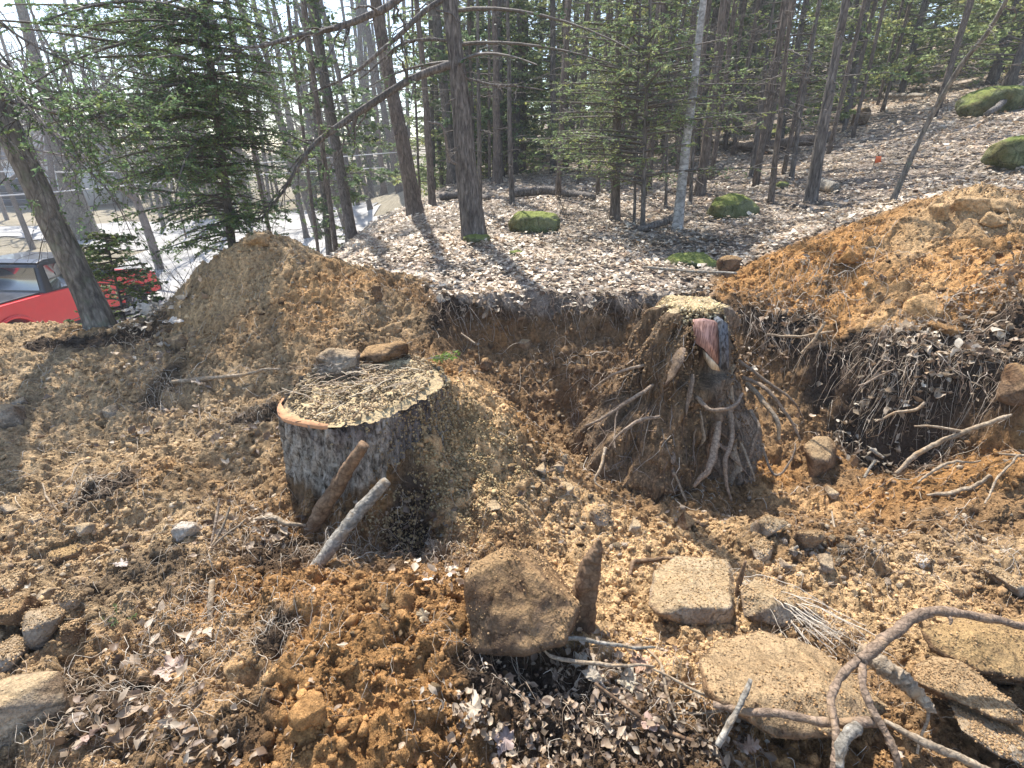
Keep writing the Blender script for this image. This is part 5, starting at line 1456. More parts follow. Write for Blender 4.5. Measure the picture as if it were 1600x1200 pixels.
# what lies on the stump
def on_top(px, py):
    Y_ = SY
    for _ in range(8):
        p = at(px, py, Y_); zt = top_z(p[0] - SCx, Y_ - SCy) + zb + .02
        Y_ = (zt - 1.6) / (pdir(px, py)[2] / pdir(px, py)[1])
    p = at(px, py, Y_); return p
def rock_at(p, w, h, name, label, mat, yk=.6, seed=1, rough=.03, sink=.15, cat='rock', rot=0):
    sx = pxm(w, p) / 2; sz = pxm(h, p) / 2
    rng = np.random.default_rng(seed); pts = ell_pts(sx, sx * yk, sz, rng, 14)
    pts[:, 0] *= sx / np.abs(pts[:, 0]).max(); pts[:, 2] *= sz / np.abs(pts[:, 2]).max()
    c, s = math.cos(rot), math.sin(rot); pts[:, :2] = pts[:, :2] @ np.array([[c, s], [-s, c]])
    v, t = rock_mesh(pts, sx / 9, rough, seed); me = np_mesh(name, v, None, t, None, True); me.materials.append(M[mat])
    return tag(link(name, me, None, (p[0], p[1] + sx * yk * .3, p[2] + sz * (1 - 2 * sink))), label, cat)
rock_at(on_top(600, 568), 82, 38, 'rock', 'oblong tan rock lying on top of the wide sawn stump', 'brown_rock', .55, 81)
rk = on_top(530, 585)
o = rock_at(rk, 72, 46, 'root_clump', 'torn grey clump of roots and bark on top of the wide sawn stump', 'grey_rock', .7, 82, .12, cat='root clump')
g = Geo(); n = 120; u = np.linspace(0, 1, 7)[None, :, None]
d = norm(np.stack([rs_.normal(size=n) - .4, rs_.normal(size=n) - .5, rs_.normal(size=n) * .5 - .3], -1))
P = d[:, None] * np.array([.09, .06, .05]) * (.7 + 0 * u) + d[:, None] * (rs_.uniform(.02, .07, n)[:, None, None] * u) + np.cumsum(rs_.normal(size=(n, 7, 3)), 1) * .004
v, q = multitube(P, rs_.uniform(.001, .004, n)[:, None] * np.linspace(1, .4, 7), 3); g.add(v, q, None, (.45, .4, .35))
f_ = g.build('fibres', M['rootlet'], None, True); f_.parent = o; f_['kind'] = 'stuff'
# green sprig
sg = on_top(668, 566); g = Geo()
tw = []; wood = []; rsx = np.random.default_rng(5)
for k_ in range(5): bough(tw, wood, np.array([0, 0, .02]), norm(np.array([1, .2 * (k_ - 2), .25])), .16, rsx, .0015, .1, .012, .12)
wood_geo(g, wood, 3); S = twig_geo(g, tw, .0008)
o = g.build('hemlock_sprig', M['twig'], None, True); o.location = sg; tag(o, 'fresh green evergreen sprig at the back right edge of the sawn stump', 'sprig')
g = Geo(); needles(g, S[0], S[1], S[2], 7, .018, .006, (.16, .27, .05), rsx); f_ = g.build('needle_sprays', M['needle'], None, False); f_.parent = o; f_['kind'] = 'stuff'

# ------------------------------------------------------------------ uprooted stump, right of centre
def mat_rotwood():
    m, n, l, b = newmat('fibrous_dirty_wood')
    co = node(n, 'ShaderNodeTexCoord').outputs['Object']
    at_ = node(n, 'ShaderNodeAttribute', attribute_name='Col').outputs['Color']
    mp = node(n, 'ShaderNodeMapping'); mp.inputs['Scale'].default_value = (45, 45, 6); l.new(co, mp.inputs['Vector'])
    n1 = node(n, 'ShaderNodeTexNoise', Scale=1.0, Detail=7.0, Roughness=.7, Distortion=.6); l.new(mp.outputs[0], n1.inputs['Vector'])
    n2 = node(n, 'ShaderNodeTexNoise', Scale=90.0, Detail=4.0, Roughness=.7); l.new(co, n2.inputs['Vector'])
    r = ramp(n, [(.34, .35), (.5, .9), (.66, 1.7)]); l.new(n1.outputs[0], r.inputs[0])
    r2 = ramp(n, [(.3, .55), (.7, 1.45)]); l.new(n2.outputs[0], r2.inputs[0])
    c = mixc(n, l, at_, r.outputs[0], .9, 'MULTIPLY'); c = mixc(n, l, c, r2.outputs[0], .8, 'MULTIPLY')
    l.new(c, b.inputs['Base Color']); b.inputs['Roughness'].default_value = .95; b.inputs['Specular IOR Level'].default_value = .15
    h = bump(n, l, n1.outputs[0], 1.0, .03); h = bump(n, l, n2.outputs[0], .8, .008, h); l.new(h, b.inputs['Normal'])
    return m
M['rotwood'] = mat_rotwood()
UY = 3.05
uc = at(1080, 478, UY); UT = uc[2]; UB = -.35
US = thing('uprooted_stump', 'tall dug-out stump with shaggy roots and a pink cut face, right of centre', 'stump', (uc[0], UY, UB))
ns, nh = 340, 150
an = np.arange(ns) / ns * 2 * math.pi; hh = np.linspace(0, 1, nh)
A, Hh = np.meshgrid(an, hh)
zf = UB + Hh * (UT - UB)
r_ = np.interp(zf, [UB, -.15, .0, .2, .4, .6, .75, UT], [.56, .52, .46, .37, .30, .25, .225, .20])
r_ = r_ * (1 + .12 * np.cos(3 * A + .5) * (1 - Hh) + .07 * np.cos(5 * A + 2) * (1 - Hh ** 2))
cx = np.interp(zf, [UB, 0, .4, UT], [-.12, -.08, -.03, 0])
rdg = 1 - np.abs(fbm(np.cos(A) * 5, np.sin(A) * 5, Hh * 2.0, 4, 15)) * 2
r_ = r_ + (.07 * rdg * (.4 + .6 * (1 - Hh)) + .15 * fbm(np.cos(A) * 2.6, np.sin(A) * 3, zf * 4, 4, 16) + .018 * fbm(np.cos(A) * 14, np.sin(A) * 14, zf * 16, 3, 17))
r_ -= .03 * sst(.94, 1.0, Hh)
X = cx + r_ * np.cos(A); Y = r_ * np.sin(A); Z = zf - UB
soilc = np.array([.26, .17, .095]); woodc = np.array([.27, .20, .14]); greyc = np.array([.40, .34, .27])
side = sst(.1, .6, np.cos(A))                          # right flank: bare shaggy wood; left flank: caked soil
cl = soilc * (1 - side[..., None]) + woodc * side[..., None]
m_ = sst(-.1, .4, fbm(np.cos(A) * 2.2, np.sin(A) * 2.2, zf * 2.2, 3, 19))
cl = cl * (1 - .5 * m_[..., None]) + greyc * .8 * (.5 * m_ * (.3 + .7 * side))[..., None]
cl = cl * (1 - .4 * sst(.1, .5, fbm(np.cos(A) * 3, np.sin(A) * 3 + 4, zf * 3, 3, 25)))[..., None]
# cut notch facing the camera: flatten behind the panel
panY = 2.845 - UY
cutm = (A > 4.4) & (A < 5.95) & (zf > .38) & (Y < 0)
Y = np.where(cutm, np.maximum(Y, panY + .045), Y)
i = np.arange(nh - 1)[:, None] * ns; j = np.arange(ns)[None]; k = (j + 1) % ns
g = Geo(); g.add(np.stack([X, Y, Z], -1).reshape(-1, 3), np.stack([i + j, i + k, i + ns + k, i + ns + j], -1).reshape(-1, 4), None, cl.reshape(-1, 3))
o = g.build('root_mass', M['rotwood'], None, True); o.parent = US
rings = 14; rr_ = np.linspace(1, 0, rings)[:, None]
Xt = X[-1] * rr_; Yt = Y[-1] * rr_; Zt = (UT - UB) + sst(0, .3, 1 - rr_) * (.02 + .03 * fbm(Xt * 9, Yt * 9, None, 3, 33) + .012 * fbm(Xt * 40, Yt * 40, None, 3, 34))
i = np.arange(rings - 1)[:, None] * ns
g = Geo(); g.add(np.stack([Xt, Yt, Zt], -1).reshape(-1, 3), np.stack([i + j, i + k, i + ns + k, i + ns + j], -1).reshape(-1, 4)); o = g.build('sawdust_top', M['sawtop'], None, True); o.parent = US
g = Geo(); n = 2600; ru = np.random.default_rng(71)
a_ = ru.uniform(0, 2 * math.pi, n); rad = .24 * np.sqrt(ru.uniform(size=n)); x = rad * np.cos(a_); y = rad * np.sin(a_)
z = (UT - UB) + .015 + .02 * fbm(x * 9, y * 9, None, 3, 33) - np.clip(rad - .17, 0, 1) * 2.2
colr = np.array([[.6, .47, .25], [.5, .37, .2], [.68, .56, .35]])[ru.integers(0, 3, n)] * ru.uniform(.7, 1.2, (n, 1))
scatter(g, OCT[0], OCT[1], np.stack([x, y, z], -1), (.003 + .008 * ru.uniform(size=n) ** 2)[:, None] * ru.uniform(.4, 1.8, (n, 3)), rand_rot(n, ru), colr, .3, ru)
o = g.build('sawdust', M['clod'], None, True); o.parent = US; o['kind'] = 'stuff'
def slab(pix, Yf, Yb, name, mat, parent):
    """polygon seen at photo pixels, at its own distance, extruded away"""
    n = len(pix); F = np.array([at(px, py, Yf + (Yb_ if False else 0) + dy) for px, py, dy in pix]); Bk = F + np.array([0, Yb, 0])
    g = Geo(); og = np.asarray(parent.location)
    g.add(np.vstack([F, Bk]) - og, [(i_, i_ + n, (i_ + 1) % n + n, (i_ + 1) % n) for i_ in range(n)], [(0, i_ + 1, i_) if False else (0, i_, i_ + 1) for i_ in range(1, n - 1)])
    o = g.build(name, M[mat], None, False); o.parent = parent
    return o
def mat_wood(name, a, b_, sc=(60, 60, 5)):
    m, n, l, b = newmat(name)
    co = node(n, 'ShaderNodeTexCoord').outputs['Object']; mp = node(n, 'ShaderNodeMapping'); mp.inputs['Scale'].default_value = sc; l.new(co, mp.inputs['Vector'])
    n1 = node(n, 'ShaderNodeTexNoise', Scale=1.0, Detail=6.0, Roughness=.6); l.new(mp.outputs[0], n1.inputs['Vector'])
    r = ramp(n, [(.40, a), (.58, b_)]); l.new(n1.outputs[0], r.inputs[0]); l.new(r.outputs[0], b.inputs['Base Color']); b.inputs['Roughness'].default_value = .7
    l.new(bump(n, l, n1.outputs[0], .6, .004), b.inputs['Normal']); return m
M['pink'] = mat_wood('pink_cut_wood', (.20, .095, .07), (.56, .32, .25), (130, 130, 9))
M['palewood'] = mat_wood('pale_torn_wood', (.5, .36, .22), (.78, .62, .42))
M['bluebark'] = mat_wood('blue_grey_bark', (.02, .021, .024), (.15, .16, .175), (70, 70, 30))
slab([(1087, 503, 0), (1104, 501, 0), (1122, 505, 0), (1125, 530, -.01), (1126, 556, -.02), (1122, 570, -.03), (1112, 560, -.02), (1101, 546, -.015), (1086, 536, -.005)], 2.80, .05, 'cut_face', 'pink', US)
slab([(1103, 551, -.016), (1112, 561, -.02), (1122, 571, -.03), (1125, 580, -.03), (1112, 577, -.025), (1104, 562, -.015)], 2.79, .06, 'pale_edge', 'palewood', US)
slab([(1122.6, 503, -.002), (1130, 500, .005), (1137, 506, .015), (1139, 540, 0), (1139, 574, -.02), (1131, 581, -.035), (1125.4, 574, -.035), (1126.5, 545, -.018)], 2.787, .08, 'bark_edge', 'bluebark', US)
slab([(1068, 616, 0), (1076, 612, 0), (1084, 620, 0), (1086, 640, 0), (1080, 656, 0), (1066, 652, 0)], 2.66, .08, 'splinter', 'palewood', US)
# shaggy fibres and strips hanging down the stump
g = Geo(); n = 230; ru = np.random.default_rng(73)
aa = ru.uniform(3.2, 6.9, n); h0 = ru.uniform(.12, .98, n) ** .8; L = ru.uniform(.05, .28, n)
u = np.linspace(0, 1, 7)[None]
def srf(a, h, off):
    ia = ((a % (2 * math.pi)) / (2 * math.pi) * ns).astype(int) % ns; ih = np.clip((h * (nh - 1)).astype(int), 0, nh - 1)
    rr2 = r_[ih, ia] + off
    x = cx[ih, ia] + rr2 * np.cos(a); y = rr2 * np.sin(a); z = h * (UT - UB)
    return x, y, z
hh_ = np.clip(h0[:, None] - L[:, None] * u / (UT - UB), .02, 1)
da = (ru.normal(size=n) * .25)[:, None] * u + np.cumsum(ru.normal(size=(n, 7)), 1) * .02
x, y, z = srf(aa[:, None] + da, hh_, (ru.uniform(.0, .015, n)[:, None] * np.sin(u * 3) + .002 + .05 * (ru.uniform(size=n) < .15)[:, None] * u))
inpan = (x > -.03) & (x < .2) & (y < -.1) & (z > .62) & (z < 1.14)
keep = ~inpan.any(1)
v, q = multitube(np.stack([x, y, z], -1)[keep], ru.uniform(.001, .004, n)[keep][:, None] * np.linspace(1, .4, 7), 4)
cc = np.array([[.30, .22, .15], [.42, .33, .24], [.2, .14, .1], [.52, .43, .33], [.33, .28, .23]])[ru.integers(0, 5, n)] * ru.uniform(.6, 1.1, (n, 1))
g.add(v, q, None, np.repeat(cc[keep], 28, 0))
o = g.build('root_fibres', M['rootlet'], None, True); o.parent = US; o['kind'] = 'stuff'
# torn strips of bark on the right flank
for k_ in range(26):
    a0 = ru.uniform(4.3, 6.6); h_ = ru.uniform(.3, .97); L_ = ru.uniform(.1, .3)
    hs = np.clip(h_ - L_ * np.linspace(0, 1, 9) / (UT - UB), .03, 1); as_ = a0 + ru.normal() * .12 * np.linspace(0, 1, 9)
    x, y, z = srf(as_, hs, .006 + .035 * np.linspace(0, 1, 9) ** 2 * ru.uniform(0, 1))
    if ((x > -.03) & (x < .2) & (y < -.05) & (z > .62) & (z < 1.14)).any(): continue
    g = Geo(); v, q, t = tube(np.stack([x, y, z], -1), ru.uniform(.010, .032) * np.array([.5, 1, 1.1, 1, 1.1, .9, .8, .6, .2]), 8, True, .4, k_, .35); g.add(v, q, t)
    o = g.build('bark_strip', M[['root', 'stick_brown', 'root_red', 'root_pale'][k_ % 4]], None, True); o.parent = US
# soil caked on it
g = Geo(); n = 9000; aa = ru.uniform(2.6, 6.9, n); h_ = ru.uniform(.05, .97, n)
x, y, z = srf(aa, h_, .002); ok = ~((x > -.02) & (x < .2) & (y < -.05) & (z > .62) & (z < 1.14))
s_ = (.0022 + .010 * ru.uniform(size=n) ** 3)
cc = np.array([[.30, .19, .10], [.22, .14, .08], [.38, .25, .13]])[ru.integers(0, 3, n)] * ru.uniform(.7, 1.2, (n, 1))
scatter(g, OCT[0], OCT[1], np.stack([x, y, z], -1)[ok], s_[ok], rand_rot(int(ok.sum()), ru), cc[ok], .35, ru)
o = g.build('caked_soil', M['clod'], None, True); o.parent = US; o['kind'] = 'stuff'
def sroot(pts, seed, mat='root', lab=None):
    """root of the stump: (px, py, Y, width px)"""
    P = [at(a, b, c) for a, b, c, d in pts]; R_ = [pxm(d, p) / 2 for (a, b, c, d), p in zip(pts, P)]
    p = wander(P, 36, .018, seed, 6); r = np.interp(np.linspace(0, 1, 36), np.linspace(0, 1, len(R_)), R_)
    g = Geo(); v, q, t = tube(p - np.asarray(US.location), r, 8, True, .3, seed); g.add(v, q, t)
    o = g.build('root', M[mat], None, True); o.parent = US
    if lab: o['label'] = lab
for i_, (pts, mt) in enumerate([
    ([(1165, 600, 2.9, 8), (1195, 625, 2.75, 8), (1212, 655, 2.65, 7), (1216, 690, 2.6, 5)], 'root_pale'), ([(1160, 590, 2.9, 7), (1200, 610, 2.75, 6), (1228, 645, 2.7, 5), (1248, 690, 2.65, 3)], 'root'),
    ([(1172, 640, 2.75, 7), (1184, 665, 2.65, 7), (1176, 700, 2.6, 6), (1166, 725, 2.58, 3)], 'root'), ([(1150, 560, 2.95, 6), (1190, 590, 2.85, 5), (1235, 620, 2.8, 4), (1255, 660, 2.8, 2)], 'root'),
    ([(1020, 600, 2.75, 6), (985, 625, 2.7, 6), (950, 650, 2.7, 5), (915, 665, 2.7, 3)], 'root'), ([(1030, 650, 2.62, 5), (1000, 655, 2.55, 6), (970, 675, 2.5, 4), (950, 700, 2.5, 2)], 'root'),
    ([(945, 700, 2.5, 5), (938, 730, 2.4, 5), (930, 750, 2.35, 4), (945, 765, 2.3, 2)], 'root_pale'), ([(1120, 660, 2.6, 9), (1118, 700, 2.5, 12), (1108, 735, 2.42, 10), (1085, 760, 2.4, 5)], 'root'),
    ([(1140, 640, 2.68, 8), (1145, 690, 2.55, 8), (1135, 730, 2.45, 7), (1140, 780, 2.4, 4)], 'root'), ([(1085, 620, 2.65, 7), (1110, 640, 2.55, 6), (1150, 632, 2.6, 6), (1162, 615, 2.7, 4)], 'root'),
    ([(1050, 740, 2.45, 4), (1062, 765, 2.4, 4), (1075, 790, 2.35, 3)], 'root_pale'), ([(1030, 560, 2.85, 5), (985, 575, 2.85, 5), (950, 590, 2.9, 3), (925, 610, 2.95, 2)], 'root'),
    ([(1190, 700, 2.6, 4), (1210, 740, 2.5, 4), (1235, 720, 2.5, 3), (1240, 690, 2.55, 2)], 'root'), ([(1160, 690, 2.55, 4), (1175, 730, 2.45, 4), (1178, 752, 2.42, 2)], 'root_pale')]):
    sroot(pts, 90 + i_, mt)

# ------------------------------------------------------------------ larger stones
def soil_on(o, n, seed, smax=.006, thr=.35, gain=1.0):
    me = o.data; N = len(me.vertices); co = np.empty(N * 3, np.float32); me.vertices.foreach_get('co', co); co = co.reshape(-1, 3)
    no = np.empty(N * 3, np.float32); me.vertex_normals.foreach_get('vector', no); no = no.reshape(-1, 3)
    rng = np.random.default_rng(seed); f = fbm(co[:, 0] * 14 + seed, co[:, 1] * 14, co[:, 2] * 14, 3, seed)
    pr = np.clip(sst(thr, thr + .4, no[:, 2] + .9 * f) + .06, 0, 1); pr = pr / pr.sum()
    k = rng.choice(N, n, p=pr); pos = co[k] + rng.normal(size=(n, 3)) * .006; pos = pos - no[k] * ((pos - co[k]) * no[k]).sum(1, keepdims=True) + no[k] * .001
    s_ = .0016 + smax * rng.uniform(size=n) ** 2.5
    L_ = o.location; c = soilcol(np.full(n, L_[0]) + pos[:, 0], np.full(n, L_[1]) + pos[:, 1] + .0)
    c = (c * .5 + OCHRE * .45 + ORANGE * .1) * gain * rng.uniform(.7, 1.25, (n, 1))
    g = Geo(); scatter(g, OCT[0], OCT[1], pos, s_[:, None] * rng.uniform(.6, 1.2, (n, 3)), rand_rot(n, rng), np.clip(c, .03, .7), .3, rng)
    d = g.build('soil_cover', M['clod'], None, True); d.parent = o; d['kind'] = 'stuff'
_pr = pixrock
def pixrock(*a, **k):
    o = _pr(*a, **k); soil_on(o, 1100, a[4], .0045, .62); return o
pixrock([(788, 856, 1.42), (840, 862, 1.58), (905, 928, 1.56), (735, 882, 1.36), (727, 905, 1.30), (800, 872, 1.38), (902, 948, 1.32), (880, 1003, 1.22), (820, 1018, 1.18), (738, 1018, 1.17), (726, 960, 1.24), (760, 1030, 1.40), (870, 1015, 1.5), (750, 960, 1.5), (908, 960, 1.45)],
        'boulder', 'large angular dirt-caked boulder standing in the centre foreground', 'brown_rock', 101, .012, .028, 1, 'boulder')
pixrock([(1020, 892, 1.70), (1056, 868, 1.80), (1135, 874, 1.80), (1150, 900, 1.74), (1148, 955, 1.50), (1012, 945, 1.52), (1030, 960, 1.46), (1070, 976, 1.44), (1140, 986, 1.46), (1140, 950, 1.47), (1066, 948, 1.46), (1060, 990, 1.6), (1140, 990, 1.7)],
        'boulder', 'flat-topped pale yellowish boulder right of the upright broken root', 'pale_rock', 102, .012, .028, 2, 'boulder')
pixrock([(1092, 1035, 1.125), (1120, 1000, 1.260), (1190, 985, 1.314), (1265, 1000, 1.296), (1345, 1060, 1.188), (1388, 1105, 1.098), (1330, 1148, 0.972), (1210, 1152, 0.936), (1125, 1095, 0.990), (1100, 1080, 1.044), (1200, 1050, 1.116), (1290, 1080, 1.062), (1200, 1150, 1.170)],
        'boulder', 'widest ochre boulder in the right foreground, roots lying across its foot', 'orange_rock', 103, .012, .028, 2, 'boulder')
pixrock([(1440, 985, 1.321), (1500, 962, 1.442), (1600, 965, 1.469), (1680, 1000, 1.395), (1680, 1080, 1.163), (1600, 1066, 1.172), (1530, 1050, 1.190), (1455, 1015, 1.265), (1520, 990, 1.302), (1600, 1100, 1.395)],
        'boulder', 'broad brown slab-like boulder at the right edge beneath the arching root', 'boulder', 104, .013, .028, 2, 'boulder')
pixrock([(1424, 1045, 1.178), (1455, 1022, 1.251), (1500, 1030, 1.233), (1590, 1100, 1.086), (1600, 1130, 1.030), (1560, 1125, 1.012), (1480, 1085, 1.067), (1430, 1065, 1.104), (1500, 1110, 1.196)],
        'rock', 'wedge-shaped ochre rock below the broad slab at the right edge', 'orange_rock', 105, .012, .028, 2)
pixrock([(1478, 1088, 1.097), (1505, 1090, 1.116), (1620, 1165, 0.986), (1640, 1215, 0.911), (1560, 1180, 0.911), (1500, 1140, 0.967), (1560, 1130, 1.042)],
        'rock', 'grey layered splintery slab in the bottom right corner', 'grey_rock', 106, .01, .025, 1)
pixrock([(1180, 900, 1.645), (1260, 930, 1.598), (1290, 965, 1.523), (1230, 985, 1.410), (1160, 965, 1.429), (1155, 920, 1.523), (1220, 940, 1.466)],
        'rock', 'sawdust-covered rock under the pale root bundle, above the widest ochre boulder', 'pale_rock', 107, .014, .02)
rock(1280, 735, 72, 62, 'rock', 'square orange rock at the foot of the right bank beside the stump roots', 'orange_rock', .7, .22, 108, rot=.6)
def clodify(o):
    me = o.data; c = soilcol(o.location.x, o.location.y); k = me.color_attributes.new('Col', 'FLOAT_COLOR', 'POINT')
    k.data.foreach_set('color', np.tile(np.append(c * 1.08, 1.0), len(me.vertices)).astype(np.float32)); me.materials.clear(); me.materials.append(M['soil'])
for a in [
    (1205, 838, 52, 44, 'rock', 'pale ochre rock leaning on a smaller one, in front of the uprooted stump', 'pale_rock', .8, .25, 111),
    (1190, 872, 42, 34, 'rock', 'ochre rock directly below the leaning pale ochre rock', 'pale_rock', .8, .25, 112),
    (1262, 852, 48, 46, 'rock', 'orange sandy block right of the leaning pale ochre rock', 'orange_rock', .7, .25, 113),
    (1290, 892, 32, 26, 'rock', 'rounded grey stone among the gravel right of the sandy block', 'grey_rock', .8, .2, 114),
    (1228, 888, 22, 16, 'rock', 'small bluish grey stone left of the rounded grey stone', 'grey_rock', .8, .2, 115),
    (1240, 868, 18, 16, 'rock', 'dark small stone wedged under the sandy block', 'grey_rock', .8, .2, 116),
    (1070, 826, 32, 32, 'rock', 'upright brown stone at the front foot of the uprooted stump', 'brown_rock', .8, .25, 117),
    (942, 818, 42, 30, 'rock', 'tan rock in the gully between the two stumps, nearest the camera', 'grey_rock', .8, .25, 118),
    (990, 828, 26, 20, 'rock', 'small tan rock between the gully rock and the upright brown stone', 'pale_rock', .8, .25, 119),
    (822, 708, 26, 20, 'rock', 'smooth orange stone at the tip of the sawdust slope', 'orange_rock', .8, .25, 120),
    (845, 742, 24, 20, 'rock', 'tan stone in the gully right of the sawdust slope', 'pale_rock', .8, .25, 121),
    (872, 738, 20, 16, 'rock', 'grey pebble-like stone in the gully, rightmost by the smooth orange stone', 'grey_rock', .8, .25, 122),
    (838, 770, 22, 18, 'rock', 'brown stone below the tan stone in the gully', 'brown_rock', .8, .25, 123),
    (885, 772, 26, 20, 'rock', 'ochre stone in the middle of the gully floor', 'pale_rock', .8, .25, 124),
    (800, 735, 18, 16, 'rock', 'dark stone beside the smooth orange stone', 'boulder', .8, .25, 125),
    (72, 1000, 84, 62, 'rock', 'large grey-brown rock with a pale root on it at the left edge', 'grey_rock', .7, .25, 131),
    (18, 985, 74, 56, 'rock', 'reddish brown rock at the very left edge', 'brown_rock', .7, .25, 132),
    (16, 1042, 66, 46, 'rock', 'flat-topped grey rock below the reddish brown rock at the left edge', 'grey_rock', .7, .25, 133),
    (108, 948, 42, 34, 'rock', 'rounded tan rock above the large grey-brown rock at the left', 'pale_rock', .8, .25, 134),
    (115, 1008, 40, 46, 'rock', 'narrow upright brown rock right of the large grey-brown rock', 'brown_rock', .7, .25, 135),
    (22, 925, 50, 30, 'rock', 'pale sunlit rock above the reddish brown rock at the left edge', 'pale_rock', .8, .3, 136),
    (72, 935, 30, 20, 'rock', 'small tan stone between the pale sunlit rock and the rounded tan rock', 'pale_rock', .8, .3, 137),
    (98, 872, 60, 28, 'rock', 'dark flat rock casting a shadow on the left slope', 'boulder', .8, .3, 138),
    (132, 832, 28, 18, 'rock', 'tan stone above the dark flat rock on the left slope', 'pale_rock', .8, .3, 139),
    (12, 660, 44, 40, 'rock', 'pale dusty rock on the left bank at the edge of the picture', 'grey_rock', .9, .35, 140),
    (30, 632, 24, 14, 'rock', 'small dusty stone above the pale dusty rock on the left bank', 'grey_rock', .9, .35, 141),
    (170, 648, 30, 16, 'rock', 'half-buried tan stone in the middle of the left bank', 'grey_rock', .9, .35, 142),
    (14, 798, 26, 16, 'rock', 'small grey stone on the left slope at the edge of the picture', 'grey_rock', .9, .3, 143),
    (55, 820, 20, 14, 'rock', 'little tan stone left of the tan stone on the left slope', 'pale_rock', .9, .3, 144),
    (275, 546, 38, 34, 'rock', 'yellowish rock with a pale leaf on it, at the left foot of the spoil heap', 'orange_rock', .8, .25, 145),
    (1588, 628, 64, 66, 'boulder', 'round brown boulder sticking out of the bank at the right edge', 'brown_rock', .8, .25, 146),
    (977, 622, 26, 24, 'rock', 'small white stone on the left flank of the uprooted stump', 'white_rock', .8, .2, 147),
    (1440, 882, 40, 14, 'rock', 'flat pale stone on the trampled soil at the right', 'white_rock', .8, .3, 148),
    (1580, 918, 60, 24, 'rock', 'pale flat rock at the right edge above the broad slab', 'pale_rock', .8, .3, 149),
    (1520, 335, 50, 30, 'clod', 'big brown clod on the crest of the right spoil heap', 'brown_rock', .8, .3, 150),
    (1465, 345, 34, 32, 'clod', 'dark clod left of the big clod on the right heap crest', 'boulder', .8, .3, 151),
    (1575, 328, 60, 22, 'clod', 'flat tan clod right of the big clod on the right heap crest', 'orange_rock', .8, .3, 152),
    (1560, 350, 50, 22, 'clod', 'orange clod beneath the flat tan clod on the right heap', 'orange_rock', .8, .3, 153),
    (1450, 495, 60, 44, 'clod', 'rounded sandy lump on the front of the right heap', 'orange_rock', .8, .35, 154),
    (1330, 405, 46, 30, 'clod', 'orange lump on the upper left of the right heap', 'orange_rock', .8, .35, 155),
    (1480, 520, 50, 22, 'clod', 'flat sandy lump below the rounded lump on the right heap', 'pale_rock', .8, .35, 156),
    (590, 470, 14, 36, 'root_stub', 'upright root stub on the right flank of the left spoil heap', 'brown_rock', .8, .2, 157),
    (610, 520, 40, 26, 'clod', 'brown clod low on the right flank of the left spoil heap', 'brown_rock', .8, .35, 158),
    (400, 378, 40, 20, 'clod', 'brown clod on the very top of the left spoil heap', 'brown_rock', .8, .35, 159),
    (545, 432, 34, 16, 'clod', 'flat clod on the right ridge of the left spoil heap', 'orange_rock', .8, .35, 160),
    (380, 1068, 60, 50, 'clod', 'smooth soil lump on the near mound left of the boulder', 'orange_rock', .9, .35, 161),
    (480, 1130, 60, 50, 'clod', 'overhanging soil lump at the bottom of the near mound', 'orange_rock', .9, .35, 162),
    (770, 800, 26, 18, 'rock', 'small ochre stone on the lower sawdust slope', 'pale_rock', .9, .3, 163),
    (905, 580, 24, 16, 'rock', 'small brown stone on the back wall of the pit', 'brown_rock', .9, .3, 164),
    (760, 575, 26, 18, 'rock', 'brown stone in the back left corner of the pit', 'brown_rock', .9, .3, 165),
    (820, 545, 24, 20, 'rock', 'brown stone high on the back wall of the pit', 'orange_rock', .9, .3, 166),
    (1050, 1010, 22, 16, 'rock', 'small brown stone under the flat-topped pale boulder', 'brown_rock', .9, .3, 167),
    (1300, 775, 24, 18, 'rock', 'small tan stone in front of the square orange rock', 'pale_rock', .9, .3, 168),
    ]:
    o = rock(*a, cat='clod' if a[4] == 'clod' else ('root' if a[4] == 'root_stub' else 'rock'), rot=(a[9] * 1.3) % 3, rough=.07 if a[4] in ('clod', 'root_stub') else .03)
    if a[4] == 'clod': clodify(o)
    elif a[2] > 38 and a[1] > 800: soil_on(o, 350, a[9], .004)
o = rock(30, 1135, 115, 110, 'boulder', 'pale yellow flat-sided boulder in the bottom left corner', 'pale_rock', .8, .4, 171, rot=.5, cat='boulder', rough=.02)
o = rock(290, 840, 40, 44, 'clod', 'pale chalky lump high on the near left mound', 'white_rock', .7, .45, 172, cat='clod')
# countable small stones: each its own object, sharing a few shapes
SM = []
for s in range(10):
    rng = np.random.default_rng(300 + s); v, t = rock_mesh(ell_pts(1, .8, .6, rng, 12), .32, .05, s); SM.append((v, t))
smats = ['grey_rock', 'pale_rock', 'brown_rock', 'orange_rock']
SMM = {}
for k_, (v, t) in enumerate(SM):
    for mt in smats:
        me = np_mesh('small_stone', v, None, t, None, True); me.materials.append(M[mt]); SMM[k_, mt] = me
rs2 = np.random.default_rng(9)
def stones(px, py, rx, ry, n, w0, w1, label, group, mats=smats):
    c0 = G(px, py)
    for _ in range(n):
        x = c0[0] + rs2.normal() * rx * .55; y = max(.62, c0[1] + rs2.normal() * ry * .55); z = float(hz(x, y))
        s = rs2.uniform(w0, w1) / 2 / FPX * depth((x, y, z))
        o = link('small_stone', SMM[int(rs2.integers(0, 10)), mats[int(rs2.integers(0, len(mats)))]], None, (x, y, z + s * .2))
        o.scale = (s, s * rs2.uniform(.7, 1.1), s * rs2.uniform(.7, 1.1)); o.rotation_euler = (rs2.normal() * .3, rs2.normal() * .3, rs2.uniform(0, 6.28))
        tag(o, label, 'stone', group)
stones(120, 830, .35, .3, 26, 9, 20, 'small stone in the gravelly patch on the left slope', 'stones in the gravel of the left slope', ['grey_rock', 'pale_rock'])
